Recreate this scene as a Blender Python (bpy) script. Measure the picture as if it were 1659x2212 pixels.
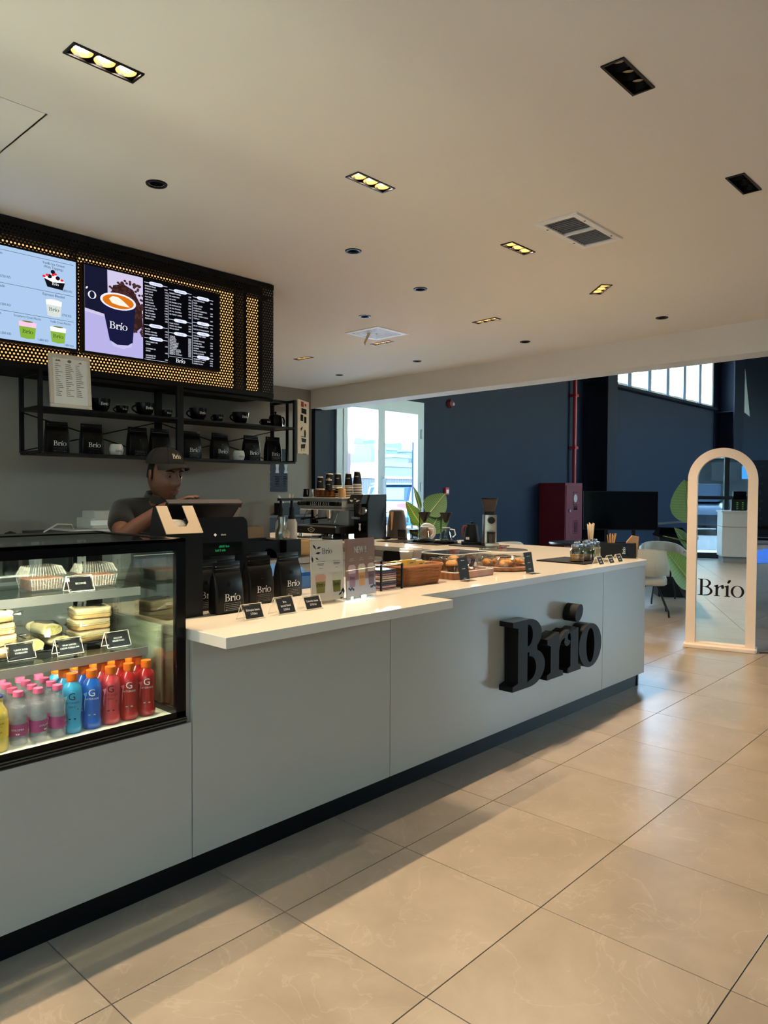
import bpy, bmesh, math, random
from mathutils import Vector, Matrix
random.seed(7)
PI = math.pi
scene = bpy.context.scene
COL = scene.collection
for o in list(bpy.data.objects):
    bpy.data.objects.remove(o)

# ------------------------------------------------------------ camera
F, PITCH, ROLL, YAW, CH = 1597.78, -0.0285329, 0.00509328, 0.752, 1.383
FW = Vector((math.cos(YAW)*math.cos(PITCH), math.sin(YAW)*math.cos(PITCH), math.sin(PITCH)))
_r = FW.cross(Vector((0, 0, 1))).normalized(); _u = _r.cross(FW)
RT = _r*math.cos(ROLL) + _u*math.sin(ROLL); UP = -_r*math.sin(ROLL) + _u*math.cos(ROLL)
CP = Vector((0, 0, CH))
cd = bpy.data.cameras.new('camera'); cam = bpy.data.objects.new('camera', cd); COL.objects.link(cam)
cd.sensor_fit = 'VERTICAL'; cd.sensor_height = 36.0; cd.lens = F/2212*36.0; cd.clip_start = 0.05; cd.clip_end = 500
cam.matrix_world = Matrix(((RT.x, UP.x, -FW.x, 0), (RT.y, UP.y, -FW.y, 0), (RT.z, UP.z, -FW.z, CH), (0, 0, 0, 1)))
scene.camera = cam
def ray(x, y): return FW + RT*((x-829.5)/F) - UP*((y-1106)/F)
def onz(x, y, z=0.0): d = ray(x, y); return CP + d*((z-CH)/d.z)
def onx(x, y, X): d = ray(x, y); return CP + d*(X/d.x)
def ony(x, y, Y): d = ray(x, y); return CP + d*(Y/d.y)
def atd(x, y, D): return CP + ray(x, y)*D
def project(p):
    d = Vector(p)-CP; z = d.dot(FW)
    return (829.5+F*d.dot(RT)/z, 1106-F*d.dot(UP)/z, z) if z > .01 else None

# ------------------------------------------------------------ light of the place
world = bpy.data.worlds.new('sky'); scene.world = world; world.use_nodes = True
nt = world.node_tree; bg = nt.nodes['Background']
sky = nt.nodes.new('ShaderNodeTexSky'); sky.sky_type = 'NISHITA'; sky.sun_disc = False
sky.sun_elevation = math.radians(41); sky.sun_rotation = math.radians(17); sky.air_density = 1.8; sky.dust_density = 1.6
tint = nt.nodes.new('ShaderNodeMix'); tint.data_type = 'RGBA'; tint.blend_type = 'MULTIPLY'; tint.inputs[0].default_value = 1.0; tint.inputs[7].default_value = (.80, .98, 1.18, 1)
nt.links.new(sky.outputs[0], tint.inputs[6]); nt.links.new(tint.outputs[2], bg.inputs[0]); bg.inputs[1].default_value = 7.0
sl = bpy.data.lights.new('sun', 'SUN'); sun = bpy.data.objects.new('sun', sl); COL.objects.link(sun)
sl.energy = 42.0; sl.angle = math.radians(.6); sl.color = (.93, 1, 1.06)
sun.rotation_euler = Vector((-0.22, -0.72, -0.66)).to_track_quat('-Z', 'Y').to_euler()
vs = scene.view_settings
vs.view_transform = 'Standard'; vs.look = 'None'; vs.gamma = 1.0; vs.use_curve_mapping = False; vs.exposure = 0.5

# ------------------------------------------------------------ materials
def lin(c):
    return tuple(((v/255)/12.92 if v/255 <= .04045 else ((v/255+.055)/1.055)**2.4) for v in c)
MATS = {}
def mat(name, rgb, rough=.5, metal=0., spec=.5, noise=.06, scale=30., bump=0., coat=0., trans=0., ior=1.45, emit=None, es=0., sheen=0.):
    if name in MATS: return MATS[name]
    if max(rgb) < 62 and spec == .5: spec = .22
    m = bpy.data.materials.new(name); MATS[name] = m; m.use_nodes = True
    n = m.node_tree.nodes; L = m.node_tree.links; b = n['Principled BSDF']
    c = lin(rgb)
    tc = n.new('ShaderNodeTexCoord'); nz = n.new('ShaderNodeTexNoise'); nz.inputs['Scale'].default_value = scale; nz.inputs['Detail'].default_value = 4
    L.new(tc.outputs['Object'], nz.inputs['Vector'])
    mx = n.new('ShaderNodeMix'); mx.data_type = 'RGBA'
    mx.inputs[6].default_value = (*[v*(1-noise) for v in c], 1); mx.inputs[7].default_value = (*[min(1, v*(1+noise)) for v in c], 1)
    L.new(nz.outputs['Fac'], mx.inputs[0]); L.new(mx.outputs[2], b.inputs['Base Color'])
    b.inputs['Roughness'].default_value = rough; b.inputs['Metallic'].default_value = metal
    b.inputs['Specular IOR Level'].default_value = spec; b.inputs['Coat Weight'].default_value = coat; b.inputs['Coat Roughness'].default_value = .05
    b.inputs['Transmission Weight'].default_value = trans; b.inputs['IOR'].default_value = ior
    b.inputs['Sheen Weight'].default_value = sheen
    if emit: b.inputs['Emission Color'].default_value = (*lin(emit), 1); b.inputs['Emission Strength'].default_value = es
    if bump:
        bp = n.new('ShaderNodeBump'); bp.inputs['Strength'].default_value = bump; bp.inputs['Distance'].default_value = .01
        L.new(nz.outputs['Fac'], bp.inputs['Height']); L.new(bp.outputs[0], b.inputs['Normal'])
    return m
def thin_glass(name, tint=(255, 255, 255), refl=1.0, rough=0.0):
    if name in MATS: return MATS[name]
    m = bpy.data.materials.new(name); MATS[name] = m; m.use_nodes = True
    n = m.node_tree.nodes; L = m.node_tree.links; n.remove(n['Principled BSDF']); out = n['Material Output']
    t = n.new('ShaderNodeBsdfTransparent'); t.inputs[0].default_value = (*lin(tint), 1)
    g = n.new('ShaderNodeBsdfGlossy'); g.inputs['Roughness'].default_value = rough
    lw = n.new('ShaderNodeLayerWeight'); lw.inputs[0].default_value = .5
    pw = n.new('ShaderNodeMath'); pw.operation = 'POWER'; pw.inputs[1].default_value = 4.0; L.new(lw.outputs['Facing'], pw.inputs[0])
    mt = n.new('ShaderNodeMath'); mt.operation = 'MULTIPLY_ADD'; mt.use_clamp = True; mt.inputs[1].default_value = .7*refl; mt.inputs[2].default_value = .035*refl
    L.new(pw.outputs[0], mt.inputs[0]); mx = n.new('ShaderNodeMixShader'); L.new(mt.outputs[0], mx.inputs[0])
    L.new(t.outputs[0], mx.inputs[1]); L.new(g.outputs[0], mx.inputs[2]); L.new(mx.outputs[0], out.inputs[0])
    return m
def film(name, rgb, clear=.6, rough=.25):
    """thin tinted plastic: part see-through, part surface"""
    if name in MATS: return MATS[name]
    m = mat(name, rgb, rough, noise=.03)
    n = m.node_tree.nodes; L = m.node_tree.links; out = n['Material Output']; b = n['Principled BSDF']
    t = n.new('ShaderNodeBsdfTransparent'); mx = n.new('ShaderNodeMixShader'); mx.inputs[0].default_value = clear
    L.new(b.outputs[0], mx.inputs[1]); L.new(t.outputs[0], mx.inputs[2]); L.new(mx.outputs[0], out.inputs[0])
    return m
def glow(name, rgb, s=1.0):
    if name in MATS: return MATS[name]
    m = bpy.data.materials.new(name); MATS[name] = m; m.use_nodes = True
    n = m.node_tree.nodes; L = m.node_tree.links; n.remove(n['Principled BSDF'])
    e = n.new('ShaderNodeEmission'); e.inputs[0].default_value = (*lin(rgb), 1); e.inputs[1].default_value = s
    L.new(e.outputs[0], n['Material Output'].inputs[0]); return m
def stone(name, a, b_, vein, rough):
    m = mat(name, a, rough); n = m.node_tree.nodes; L = m.node_tree.links; b = n['Principled BSDF']
    tc = n.new('ShaderNodeTexCoord'); oi = n.new('ShaderNodeObjectInfo')
    ad = n.new('ShaderNodeVectorMath'); ad.operation = 'ADD'; sc_ = n.new('ShaderNodeVectorMath'); sc_.operation = 'SCALE'; sc_.inputs[3].default_value = 1.0
    geo = n.new('ShaderNodeNewGeometry')
    L.new(geo.outputs['Position'], ad.inputs[0])
    cb = n.new('ShaderNodeCombineXYZ'); mu = n.new('ShaderNodeMath'); mu.operation = 'MULTIPLY'; mu.inputs[1].default_value = 37.0
    L.new(oi.outputs['Random'], mu.inputs[0]); L.new(mu.outputs[0], cb.inputs[0]); L.new(mu.outputs[0], cb.inputs[1]); L.new(cb.outputs[0], ad.inputs[1])
    nz = n.new('ShaderNodeTexNoise'); nz.inputs['Scale'].default_value = 2.6; nz.inputs['Detail'].default_value = 9; nz.inputs['Roughness'].default_value = .62; nz.inputs['Distortion'].default_value = .35
    L.new(ad.outputs[0], nz.inputs['Vector'])
    rp = n.new('ShaderNodeValToRGB'); rp.color_ramp.elements[0].position = .32; rp.color_ramp.elements[1].position = .7
    rp.color_ramp.elements[0].color = (*lin(a), 1); rp.color_ramp.elements[1].color = (*lin(b_), 1)
    L.new(nz.outputs['Fac'], rp.inputs[0])
    n2 = n.new('ShaderNodeTexNoise'); n2.inputs['Scale'].default_value = 3.5; n2.inputs['Detail'].default_value = 6; n2.inputs['Distortion'].default_value = .9
    L.new(ad.outputs[0], n2.inputs['Vector'])
    r2 = n.new('ShaderNodeValToRGB'); e = r2.color_ramp.elements
    e[0].position = .492; e[0].color = (0, 0, 0, 1); e[1].position = .508; e[1].color = (0, 0, 0, 1)
    k = r2.color_ramp.elements.new(.5); k.color = (.28, .28, .28, 1)
    L.new(n2.outputs['Fac'], r2.inputs[0])
    mx = n.new('ShaderNodeMix'); mx.data_type = 'RGBA'; mx.inputs[7].default_value = (*lin(vein), 1)
    L.new(r2.outputs[0], mx.inputs[0]); L.new(rp.outputs[0], mx.inputs[6]); L.new(mx.outputs[2], b.inputs['Base Color'])
    rr = n.new('ShaderNodeMapRange'); rr.inputs[3].default_value = rough-.02; rr.inputs[4].default_value = rough+.03
    L.new(nz.outputs['Fac'], rr.inputs[0]); L.new(rr.outputs[0], b.inputs['Roughness'])
    return m
def wood(name, a, b_, rough=.4, axis='X', sc=14.):
    m = mat(name, a, rough); n = m.node_tree.nodes; L = m.node_tree.links; b = n['Principled BSDF']
    tc = n.new('ShaderNodeTexCoord'); w = n.new('ShaderNodeTexWave'); w.bands_direction = axis; w.inputs['Scale'].default_value = sc; w.inputs['Distortion'].default_value = 5; w.inputs['Detail'].default_value = 3
    L.new(tc.outputs['Object'], w.inputs['Vector'])
    mx = n.new('ShaderNodeMix'); mx.data_type = 'RGBA'; mx.inputs[6].default_value = (*lin(a), 1); mx.inputs[7].default_value = (*lin(b_), 1)
    L.new(w.outputs['Fac'], mx.inputs[0]); L.new(mx.outputs[2], b.inputs['Base Color']); return m
def perforated(name, rgb, pitch=.0215, r=.0056):
    """black sheet punched with a hexagonal grid of round holes (object x / z)"""
    m = mat(name, rgb, .45, noise=.1); n = m.node_tree.nodes; L = m.node_tree.links; b = n['Principled BSDF']; out = n['Material Output']
    tc = n.new('ShaderNodeTexCoord'); sp = n.new('ShaderNodeSeparateXYZ'); L.new(tc.outputs['Object'], sp.inputs[0])
    def M(op, a, bb=None):
        q = n.new('ShaderNodeMath'); q.operation = op
        for i, v in enumerate((a, bb)):
            if v is None: continue
            if isinstance(v, (int, float)): q.inputs[i].default_value = v
            else: L.new(v, q.inputs[i])
        return q.outputs[0]
    px, pz = pitch, pitch*math.sqrt(3)
    def cell(ox, oz):
        fx = M('SUBTRACT', M('FLOORED_MODULO', M('ADD', sp.outputs[0], ox+100*px), px), px/2)
        fz = M('SUBTRACT', M('FLOORED_MODULO', M('ADD', sp.outputs[2], oz+100*pz), pz), pz/2)
        return M('SQRT', M('ADD', M('MULTIPLY', fx, fx), M('MULTIPLY', fz, fz)))
    d = M('MINIMUM', cell(0, 0), cell(px/2, pz/2)); hole = M('LESS_THAN', d, r)
    t = n.new('ShaderNodeBsdfTransparent'); mx = n.new('ShaderNodeMixShader')
    L.new(hole, mx.inputs[0]); L.new(b.outputs[0], mx.inputs[1]); L.new(t.outputs[0], mx.inputs[2]); L.new(mx.outputs[0], out.inputs[0])
    return m

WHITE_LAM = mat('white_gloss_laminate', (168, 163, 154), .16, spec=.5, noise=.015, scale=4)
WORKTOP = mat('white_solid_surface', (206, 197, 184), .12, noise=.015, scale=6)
BLACK = mat('black_satin', (16, 17, 20), .38, noise=.1)
BLACKG = mat('black_gloss', (8, 9, 12), .08, noise=.1)
BLACKM = mat('black_matte', (18, 18, 20), .7, noise=.12)
CHROME = mat('chrome', (215, 215, 218), .09, metal=1, noise=.03)
STEEL = mat('brushed_steel', (170, 168, 162), .3, metal=1, noise=.08, scale=80)
ALU = mat('pale_aluminium_frame', (188, 197, 202), .4, noise=.03)
PAPER = mat('white_paper', (236, 233, 226), .7, noise=.03)
INKW = mat('white_print', (226, 224, 218), .6, noise=.02)
INKK = mat('black_print', (18, 18, 20), .6, noise=.02)
GLASS = thin_glass('clear_glass', (246, 252, 250))
ACRYL = thin_glass('clear_acrylic', (250, 250, 248), 1.5)
KRAFT = mat('cream_plastic', (222, 205, 180), .5)

# ------------------------------------------------------------ geometry helpers
class MB:
    def __init__(s, M=None): s.v = []; s.f = []; s.M = M
    def add(s, vs, fs, M=None):
        o = len(s.v)
        for p in vs:
            p = Vector(p)
            if M is not None: p = M @ p
            if s.M is not None: p = s.M @ p
            s.v.append(p)
        s.f += [tuple(i+o for i in f) for f in fs]; return s
    def box(s, x0, y0, z0, x1, y1, z1, M=None):
        return s.add([(x0, y0, z0), (x1, y0, z0), (x1, y1, z0), (x0, y1, z0), (x0, y0, z1), (x1, y0, z1), (x1, y1, z1), (x0, y1, z1)],
                     [(0, 3, 2, 1), (4, 5, 6, 7), (0, 1, 5, 4), (1, 2, 6, 5), (2, 3, 7, 6), (3, 0, 4, 7)], M)
    def cbox(s, c, sz, M=None):
        return s.box(c[0]-sz[0]/2, c[1]-sz[1]/2, c[2]-sz[2]/2, c[0]+sz[0]/2, c[1]+sz[1]/2, c[2]+sz[2]/2, M)
    def lathe(s, prof, n=20, c=(0, 0, 0), sx=1, sy=1, cap=True, M=None):
        vs = []; fs = []
        for r, z in prof:
            for i in range(n):
                a = 2*PI*i/n; vs.append((c[0]+r*sx*math.cos(a), c[1]+r*sy*math.sin(a), c[2]+z))
        for k in range(len(prof)-1):
            for i in range(n):
                j = (i+1) % n; fs.append((k*n+i, k*n+j, (k+1)*n+j, (k+1)*n+i))
        if cap:
            if prof[0][0] > 1e-6: fs.append(tuple(range(n))[::-1])
            if prof[-1][0] > 1e-6: fs.append(tuple((len(prof)-1)*n+i for i in range(n)))
        return s.add(vs, fs, M)
    def tube(s, pts, r, n=8, cap=True, M=None):
        pts = [Vector(p) for p in pts]; rs = r if isinstance(r, (list, tuple)) else [r]*len(pts)
        vs = []; fs = []; up = Vector((0, 0, 1)); prev = None
        for k, p in enumerate(pts):
            t = (pts[min(k+1, len(pts)-1)]-pts[max(k-1, 0)]).normalized()
            if prev is None:
                a = t.cross(up if abs(t.z) < .95 else Vector((1, 0, 0))).normalized()
            else:
                a = (prev - t*prev.dot(t)).normalized()
            prev = a; b = t.cross(a)
            for i in range(n):
                q = 2*PI*i/n; vs.append(p + (a*math.cos(q)+b*math.sin(q))*rs[k])
        for k in range(len(pts)-1):
            for i in range(n):
                j = (i+1) % n; fs.append((k*n+i, k*n+j, (k+1)*n+j, (k+1)*n+i))
        if cap: fs.append(tuple(range(n))[::-1]); fs.append(tuple((len(pts)-1)*n+i for i in range(n)))
        return s.add(vs, fs, M)
    def prism(s, out, z0, z1, M=None):
        n = len(out); vs = [(x, y, z0) for x, y in out]+[(x, y, z1) for x, y in out]
        fs = [tuple(range(n))[::-1], tuple(range(n, 2*n))]+[(i, (i+1) % n, n+(i+1) % n, n+i) for i in range(n)]
        return s.add(vs, fs, M)
    def loft(s, rings, cap=True, closed=True, M=None):
        n = len(rings[0]); vs = [p for r in rings for p in r]; fs = []
        for k in range(len(rings)-1):
            for i in range(n if closed else n-1):
                j = (i+1) % n; fs.append((k*n+i, k*n+j, (k+1)*n+j, (k+1)*n+i))
        if cap: fs.append(tuple(range(n))[::-1]); fs.append(tuple((len(rings)-1)*n+i for i in range(n)))
        return s.add(vs, fs, M)
    def poly(s, pts, M=None): return s.add(pts, [tuple(range(len(pts)))], M)
    def rbox(s, x0, y0, x1, y1, z0, z1, r, n=4, taper=1.0, M=None):
        cx, cy = (x0+x1)/2, (y0+y1)/2
        o = rrect((x1-x0)/2, (y1-y0)/2, r, n)
        return s.loft([[(cx+x, cy+y, z0) for x, y in o], [(cx+x*taper, cy+y*taper, z1) for x, y in o]], M=M)
def rrect(hx, hy, r, n=4):
    p = []
    for cx, cy, a0 in ((hx-r, hy-r, 0), (-hx+r, hy-r, 90), (-hx+r, -hy+r, 180), (hx-r, -hy+r, 270)):
        for i in range(n+1):
            a = math.radians(a0+90*i/n); p.append((cx+r*math.cos(a), cy+r*math.sin(a)))
    return p
def TR(x=0, y=0, z=0, rz=0, rx=0, ry=0, s=1):
    return Matrix.Translation((x, y, z)) @ Matrix.Rotation(rz, 4, 'Z') @ Matrix.Rotation(ry, 4, 'Y') @ Matrix.Rotation(rx, 4, 'X') @ Matrix.Diagonal((s, s, s, 1))
def mesh_of(name, mb, m, smooth=None):
    me = bpy.data.meshes.new(name); me.from_pydata([tuple(v) for v in mb.v], [], mb.f); me.update()
    if m: me.materials.append(m)
    if smooth is not None:
        me.polygons.foreach_set('use_smooth', [True]*len(me.polygons)); me.set_sharp_from_angle(angle=math.radians(smooth))
    return me
def obj(name, mb, m, parent=None, smooth=40, bevel=0, label=None, cat=None, group=None, kind=None, loc=None, rz=0, subsurf=0, seg=2):
    me = mb if isinstance(mb, bpy.types.Mesh) else mesh_of(name, mb, m, smooth)
    o = bpy.data.objects.new(name, me); COL.objects.link(o); o.parent = parent
    if loc is not None: o.location = loc
    if rz: o.rotation_euler.z = rz
    if bevel:
        b = o.modifiers.new('bevel', 'BEVEL'); b.width = bevel; b.segments = seg; b.limit_method = 'ANGLE'; b.angle_limit = math.radians(50)
    if subsurf:
        b = o.modifiers.new('sub', 'SUBSURF'); b.levels = subsurf; b.render_levels = subsurf
    return tag(o, label, cat, group, kind)
def tag(o, label=None, cat=None, group=None, kind=None):
    if label: o['label'] = label
    if cat: o['category'] = cat
    if group: o['group'] = group
    if kind: o['kind'] = kind
    return o
def thing(name, label, cat, loc=(0, 0, 0), rz=0, group=None):
    o = bpy.data.objects.new(name, None); COL.objects.link(o); o.location = loc; o.rotation_euler.z = rz; o.empty_display_size = .05
    return tag(o, label, cat, group)
def struct(name, mb, m, label=None, **k):
    return obj(name, mb, m, kind='structure', label=label, **k)
def dup(root, loc, rz=0, label=None, group=None):
    r = root.copy(); COL.objects.link(r); r.location = loc; r.rotation_euler.z = rz
    if label: r['label'] = label
    if group: r['group'] = group
    for ch in list(root.children):
        c = ch.copy(); COL.objects.link(c); c.parent = r
        for g in list(ch.children):
            d = g.copy(); COL.objects.link(d); d.parent = c
    return r

# ------------------------------------------------------------ lettering
GL = {}
def make_glyphs():
    tmp = []
    for ch in 'ABCDEFGHIJKLMNOPQRSTUVWXYZabcdefghijklmnopqrstuvwxyz0123456789.-!&/%':
        cu = bpy.data.curves.new('g', 'FONT'); cu.body = ch; cu.resolution_u = 2; cu.size = 1.37
        o = bpy.data.objects.new('g', cu); COL.objects.link(o); tmp.append((ch, o, cu))
    def curve(key, loops):
        cu = bpy.data.curves.new('g', 'CURVE'); cu.dimensions = '2D'; cu.fill_mode = 'BOTH'
        for lp in loops:
            sp = cu.splines.new('POLY'); sp.points.add(len(lp)-1); sp.use_cyclic_u = True
            for i, p in enumerate(lp): sp.points[i].co = (p[0], p[1], 0, 1)
        o = bpy.data.objects.new('g', cu); COL.objects.link(o); tmp.append((key, o, cu))
    for wt, (s, h) in (('reg', (.15, .03)), ('bold', (.25, .075))):
        for k, loops in logo_outlines(s, h).items(): curve((wt, k), loops)
    bpy.context.view_layer.update(); dg = bpy.context.evaluated_depsgraph_get()
    for key, o, cu in tmp:
        me = bpy.data.meshes.new_from_object(o.evaluated_get(dg))
        vs = [tuple(v.co) for v in me.vertices]; fs = [tuple(p.vertices) for p in me.polygons]
        x0 = min((v[0] for v in vs), default=0); x1 = max((v[0] for v in vs), default=0)
        GL[key] = ([(v[0]-(0 if isinstance(key, tuple) else x0), v[1], 0) for v in vs], fs, x1-(0 if isinstance(key, tuple) else x0))
        bpy.data.objects.remove(o); bpy.data.curves.remove(cu); bpy.data.meshes.remove(me)
def arc(cx, cy, rx, ry, a0, a1, n=14):
    return [(cx+rx*math.cos(math.radians(a0+(a1-a0)*i/n)), cy+ry*math.sin(math.radians(a0+(a1-a0)*i/n))) for i in range(n+1)]
def logo_outlines(s, h):
    X = .68; st = .14; d = {}
    B = [(0, 0), (.44, 0)]+arc(.46, .275, .42, .275, -90, 62)+arc(.42, .765, .36, .235, -52, 90)+[(0, 1), (0, 1-h), (st, 1-h-.03), (st, h+.03), (0, h)]
    a = st+s
    hu = [(a, 1-h), (.40, 1-h)]+arc(.40, .765, max(.05, .38-s), .235-h, 90, -90)+[(a, .53+h)]
    hl = [(a, .53-.2*h), (.44, .53-.2*h)]+arc(.44, .275, max(.06, .44-s), .255-h, 90, -90)+[(a, h)]
    d['B'] = [B, hu, hl]
    x0 = .95; b = x0+.10+s
    d['r'] = [[(x0, 0), (b+.13, 0), (b+.13, h), (b, h+.03), (b, X-.27)]+arc(b+.20, X-.26, .19, .16, 180, 95, 8)+arc(b+.26, X-.13, .07+s*.15, .075+s*.15, 200, 380, 8)
              + [(b+.30, X+.015), (b+.16, X-.02), (b, X-.13), (b, X+.01), (b-.03, X+.01), (x0, X-.06), (x0, X-.06-h), (x0+.10, X-.1-h), (x0+.10, h+.03), (x0, h)]]
    x0 = 1.57; b = x0+.09+s
    d['i'] = [[(x0, 0), (b+.09, 0), (b+.09, h), (b, h+.03), (b, X+.01), (b-.03, X+.01), (x0, X-.06), (x0, X-.06-h), (x0+.09, X-.1-h), (x0+.09, h+.03), (x0, h)]]
    k = math.radians(52); e = []
    for i in range(20):
        t = 2*PI*i/20; u = (.10+s*.22)*math.cos(t); w = (.035+s*.28)*math.sin(t)
        e.append((b+.02+u*math.cos(k)-w*math.sin(k), X+.21+s*.1+u*math.sin(k)+w*math.cos(k)))
    d['dot'] = [e]
    cx = 2.32
    d['o'] = [arc(cx, X/2, .39, X/2+.02, 0, 345, 23), arc(cx, X/2, max(.1, .39-s), X/2+.02-max(h, .035), 0, 345, 23)]
    return d
make_glyphs()
LOGO_W = 2.71
def solid(vs, fs, depth):
    """extrude a flat fill into a solid"""
    n = len(vs); edges = {}
    for f in fs:
        for i in range(len(f)):
            a, b = f[i], f[(i+1) % len(f)]; edges[(a, b)] = 1
    out = [(x, y, 0) for x, y, z in vs]+[(x, y, depth) for x, y, z in vs]
    ff = [tuple(reversed(f)) for f in fs]+[tuple(i+n for i in f) for f in fs]
    for (a, b) in edges:
        if (b, a) not in edges: ff.append((a, b, b+n, a+n))
    return out, ff
def logo(mb, M, wt='reg', align='C'):
    """logo in local x right / y up, cap height 1"""
    dx = -LOGO_W/2 if align == 'C' else 0
    for k in ('B', 'r', 'i', 'dot', 'o'):
        vs, fs, w = GL[(wt, k)]; mb.add([(x+dx, y, 0) for x, y, z in vs], fs, M)
def text(mb, s, M, align='C', track=.12, wid=1.0):
    """one line of sans text, cap height about 1, local x right / y up"""
    if s.startswith('_'):      # print too small to read in the photograph: words as rows of little strokes
        widths = [int(q) for q in s[1:].split()]; tot = sum(widths)*.62+(len(widths)-1)*.5; x = {'C': -tot/2, 'L': 0, 'R': -tot}[align]; rq = random.Random(s)
        for n_ in widths:
            for k in range(n_):
                mb.box((x+.08)*wid, 0, 0, (x+.5)*wid, rq.choice((.65, .8, 1.0)), 0, M); x += .62
            x += .5
        return
    x = 0; items = []
    for ch in s:
        if ch == ' ': x += .42; continue
        vs, fs, w = GL.get(ch, GL['-']); items.append((x, vs, fs)); x += w+track
    x -= track; dx = {'C': -x/2, 'L': 0, 'R': -x}[align]
    for q, vs, fs in items: mb.add([((a+q+dx)*wid, b, 0) for a, b, c in vs], fs, M)
def FACE(x, y, z, rz=0, tilt=0, s=1.0):
    """frame for print on an upright face whose outward normal is -y turned by rz; tilt leans the top back"""
    return Matrix.Translation((x, y, z)) @ Matrix.Rotation(rz, 4, 'Z') @ Matrix.Rotation(PI/2-tilt, 4, 'X') @ Matrix.Diagonal((s, s, s, 1))
def wrap(mb, R, zc, ang, s, drawer, c=(0, 0, 0), taper=0.):
    """print wrapped on a cylinder of radius R around z, centred at angle ang"""
    t = MB(); drawer(t, Matrix.Diagonal((s, s, s, 1)))
    vs = []
    for v in t.v:
        r = R+v.y*taper; a = ang+v.x/R
        vs.append((c[0]+r*math.cos(a), c[1]+r*math.sin(a), c[2]+zc+v.y))
    mb.add(vs, t.f)
# ============================================================ the setting
from mathutils.geometry import tessellate_polygon
CEIL = 2.9
_mL = onz(1478, 1394); _mR = onz(1633, 1411); MC = (_mL+_mR)/2; MC.z = CH; MRZ = math.atan2(_mR.y-_mL.y, _mR.x-_mL.x)+math.radians(3.6)   # standing mirror
TILE = stone('beige_stone_tile', (137, 124, 108), (158, 144, 127), (182, 168, 151), .30)
GROUT = mat('tile_grout', (92, 84, 74), .9)
PAINT = mat('white_ceiling_paint', (226, 220, 212), .75, noise=.012, scale=1.5)
GREYW = mat('warm_grey_wall_paint', (138, 129, 119), .7, noise=.025, scale=2)
NAVY = mat('navy_wall_paint', (27, 38, 57), .62, noise=.10, scale=2.2, bump=.03)
NAVYD = mat('navy_steel_paint', (20, 28, 44), .5, noise=.06)

# floor: grout bed + tiles
TR0 = 0.007
fm = MB(); fm.box(-2.75, -9.9, -.12, 33, 9.3, -.004)
floor = struct('floor', fm, GROUT, 'beige stone tile floor', rz=TR0, smooth=None)
TS, GAP = .6, .0035
def tile_mb(cx=0, cy=0, mb=None):
    mb = mb or MB(); h = TS/2-GAP/2; e = .0005
    mb.add([(cx-h, cy-h, -.01), (cx+h, cy-h, -.01), (cx+h, cy+h, -.01), (cx-h, cy+h, -.01), (cx-h, cy-h, -e), (cx+h, cy-h, -e), (cx+h, cy+h, -e), (cx-h, cy+h, -e),
            (cx-h+e, cy-h+e, 0), (cx+h-e, cy-h+e, 0), (cx+h-e, cy+h-e, 0), (cx-h+e, cy+h-e, 0)],
           [(0, 1, 5, 4), (1, 2, 6, 5), (2, 3, 7, 6), (3, 0, 4, 7), (4, 5, 9, 8), (5, 6, 10, 9), (6, 7, 11, 10), (7, 4, 8, 11), (8, 9, 10, 11)]); return mb
tme = mesh_of('tile', tile_mb(), TILE)
RF = Matrix.Rotation(TR0, 4, 'Z'); seen = []; rest = MB()
for i in range(-7, 54):
    for j in range(-11, 19):
        cx, cy = .941+TS*(i+.5), 1.855-TS*(j+.5)
        if cx < -2.4 or cx > 32.6 or cy < -9.5 or cy > 9.0: continue
        w = RF @ Vector((cx, cy, 0)); q = project(w); vis = False
        if q and -120 < q[0] < 1780 and q[1] < 2420:
            hid = (w.y > 2.6 and w.x < 5.6) or (w.y > 3.9 and w.x < 13)
            vis = not hid and q[2] < 13.5
        if vis: seen.append((q[2], cx, cy))
        else: tile_mb(cx, cy, rest)
seen.sort()
for k, (d, cx, cy) in enumerate(seen):
    if k < 290: obj('tile', tme, None, floor, loc=(cx, cy, 0))
    else: tile_mb(cx, cy, rest)
obj('far_tiles', rest, TILE, floor, smooth=None, kind='stuff')

# ceiling with openings for the recessed fittings
LAMPS = [(1.27, 2.56, 0, 3, 1), (2.64, 2.57, 0, 3, 1), (3.965, 2.575, 0, 3, 1), (5.18, 2.635, .80, 3, 1), (5.445, 3.86, 1.50, 3, 1), (5.555, 5.235, PI/2, 3, 1), (5.593, 6.51, PI/2, 3, 1),
         (2.61, 1.23, 0, 3, 0), (3.885, 1.227, 0, 3, 0), (-.10, 2.56, 0, 3, 1), (1.33, 1.23, 0, 3, 0), (.05, 1.23, 0, 3, 0), (.05, -.6, 0, 3, 0), (2.6, -.6, 0, 3, 0), (5.2, -.6, 0, 3, 0)]
ROUND = [(1.936, 3.367), (3.313, 3.377), (4.268, 3.63), (4.609, 4.551), (6.369, 2.663), (6.469, 4.109), (6.6, 5.656), (6.714, 7.095), (3.47, 4.93)]
LL, LW = .262, .088
VENT = (3.945, 2.143, .56, .262); DIFF = (5.175, 4.95, .43)
def ring2(cx, cy, hx, hy, rz):
    return [(cx+x*math.cos(rz)-y*math.sin(rz), cy+x*math.sin(rz)+y*math.cos(rz)) for x, y in ((-hx, -hy), (hx, -hy), (hx, hy), (-hx, hy))]
BX0, BX1 = 6.34, 7.47       # bulkhead line x at y=-8 / y=8.7 (the header runs slightly askew)
def bx(y): return 7.451+(7.451-7.013)/(8.493-1.995)*(y-8.493)
loops = [[(-2.95, -8.05), (bx(-8.05)+.02, -8.05), (bx(8.75)+.02, 8.75), (-2.95, 8.75)]]
for x, y, rz, n, lit in LAMPS: loops.append(ring2(x, y, LL/2-.006, LW/2-.006, rz))
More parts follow.
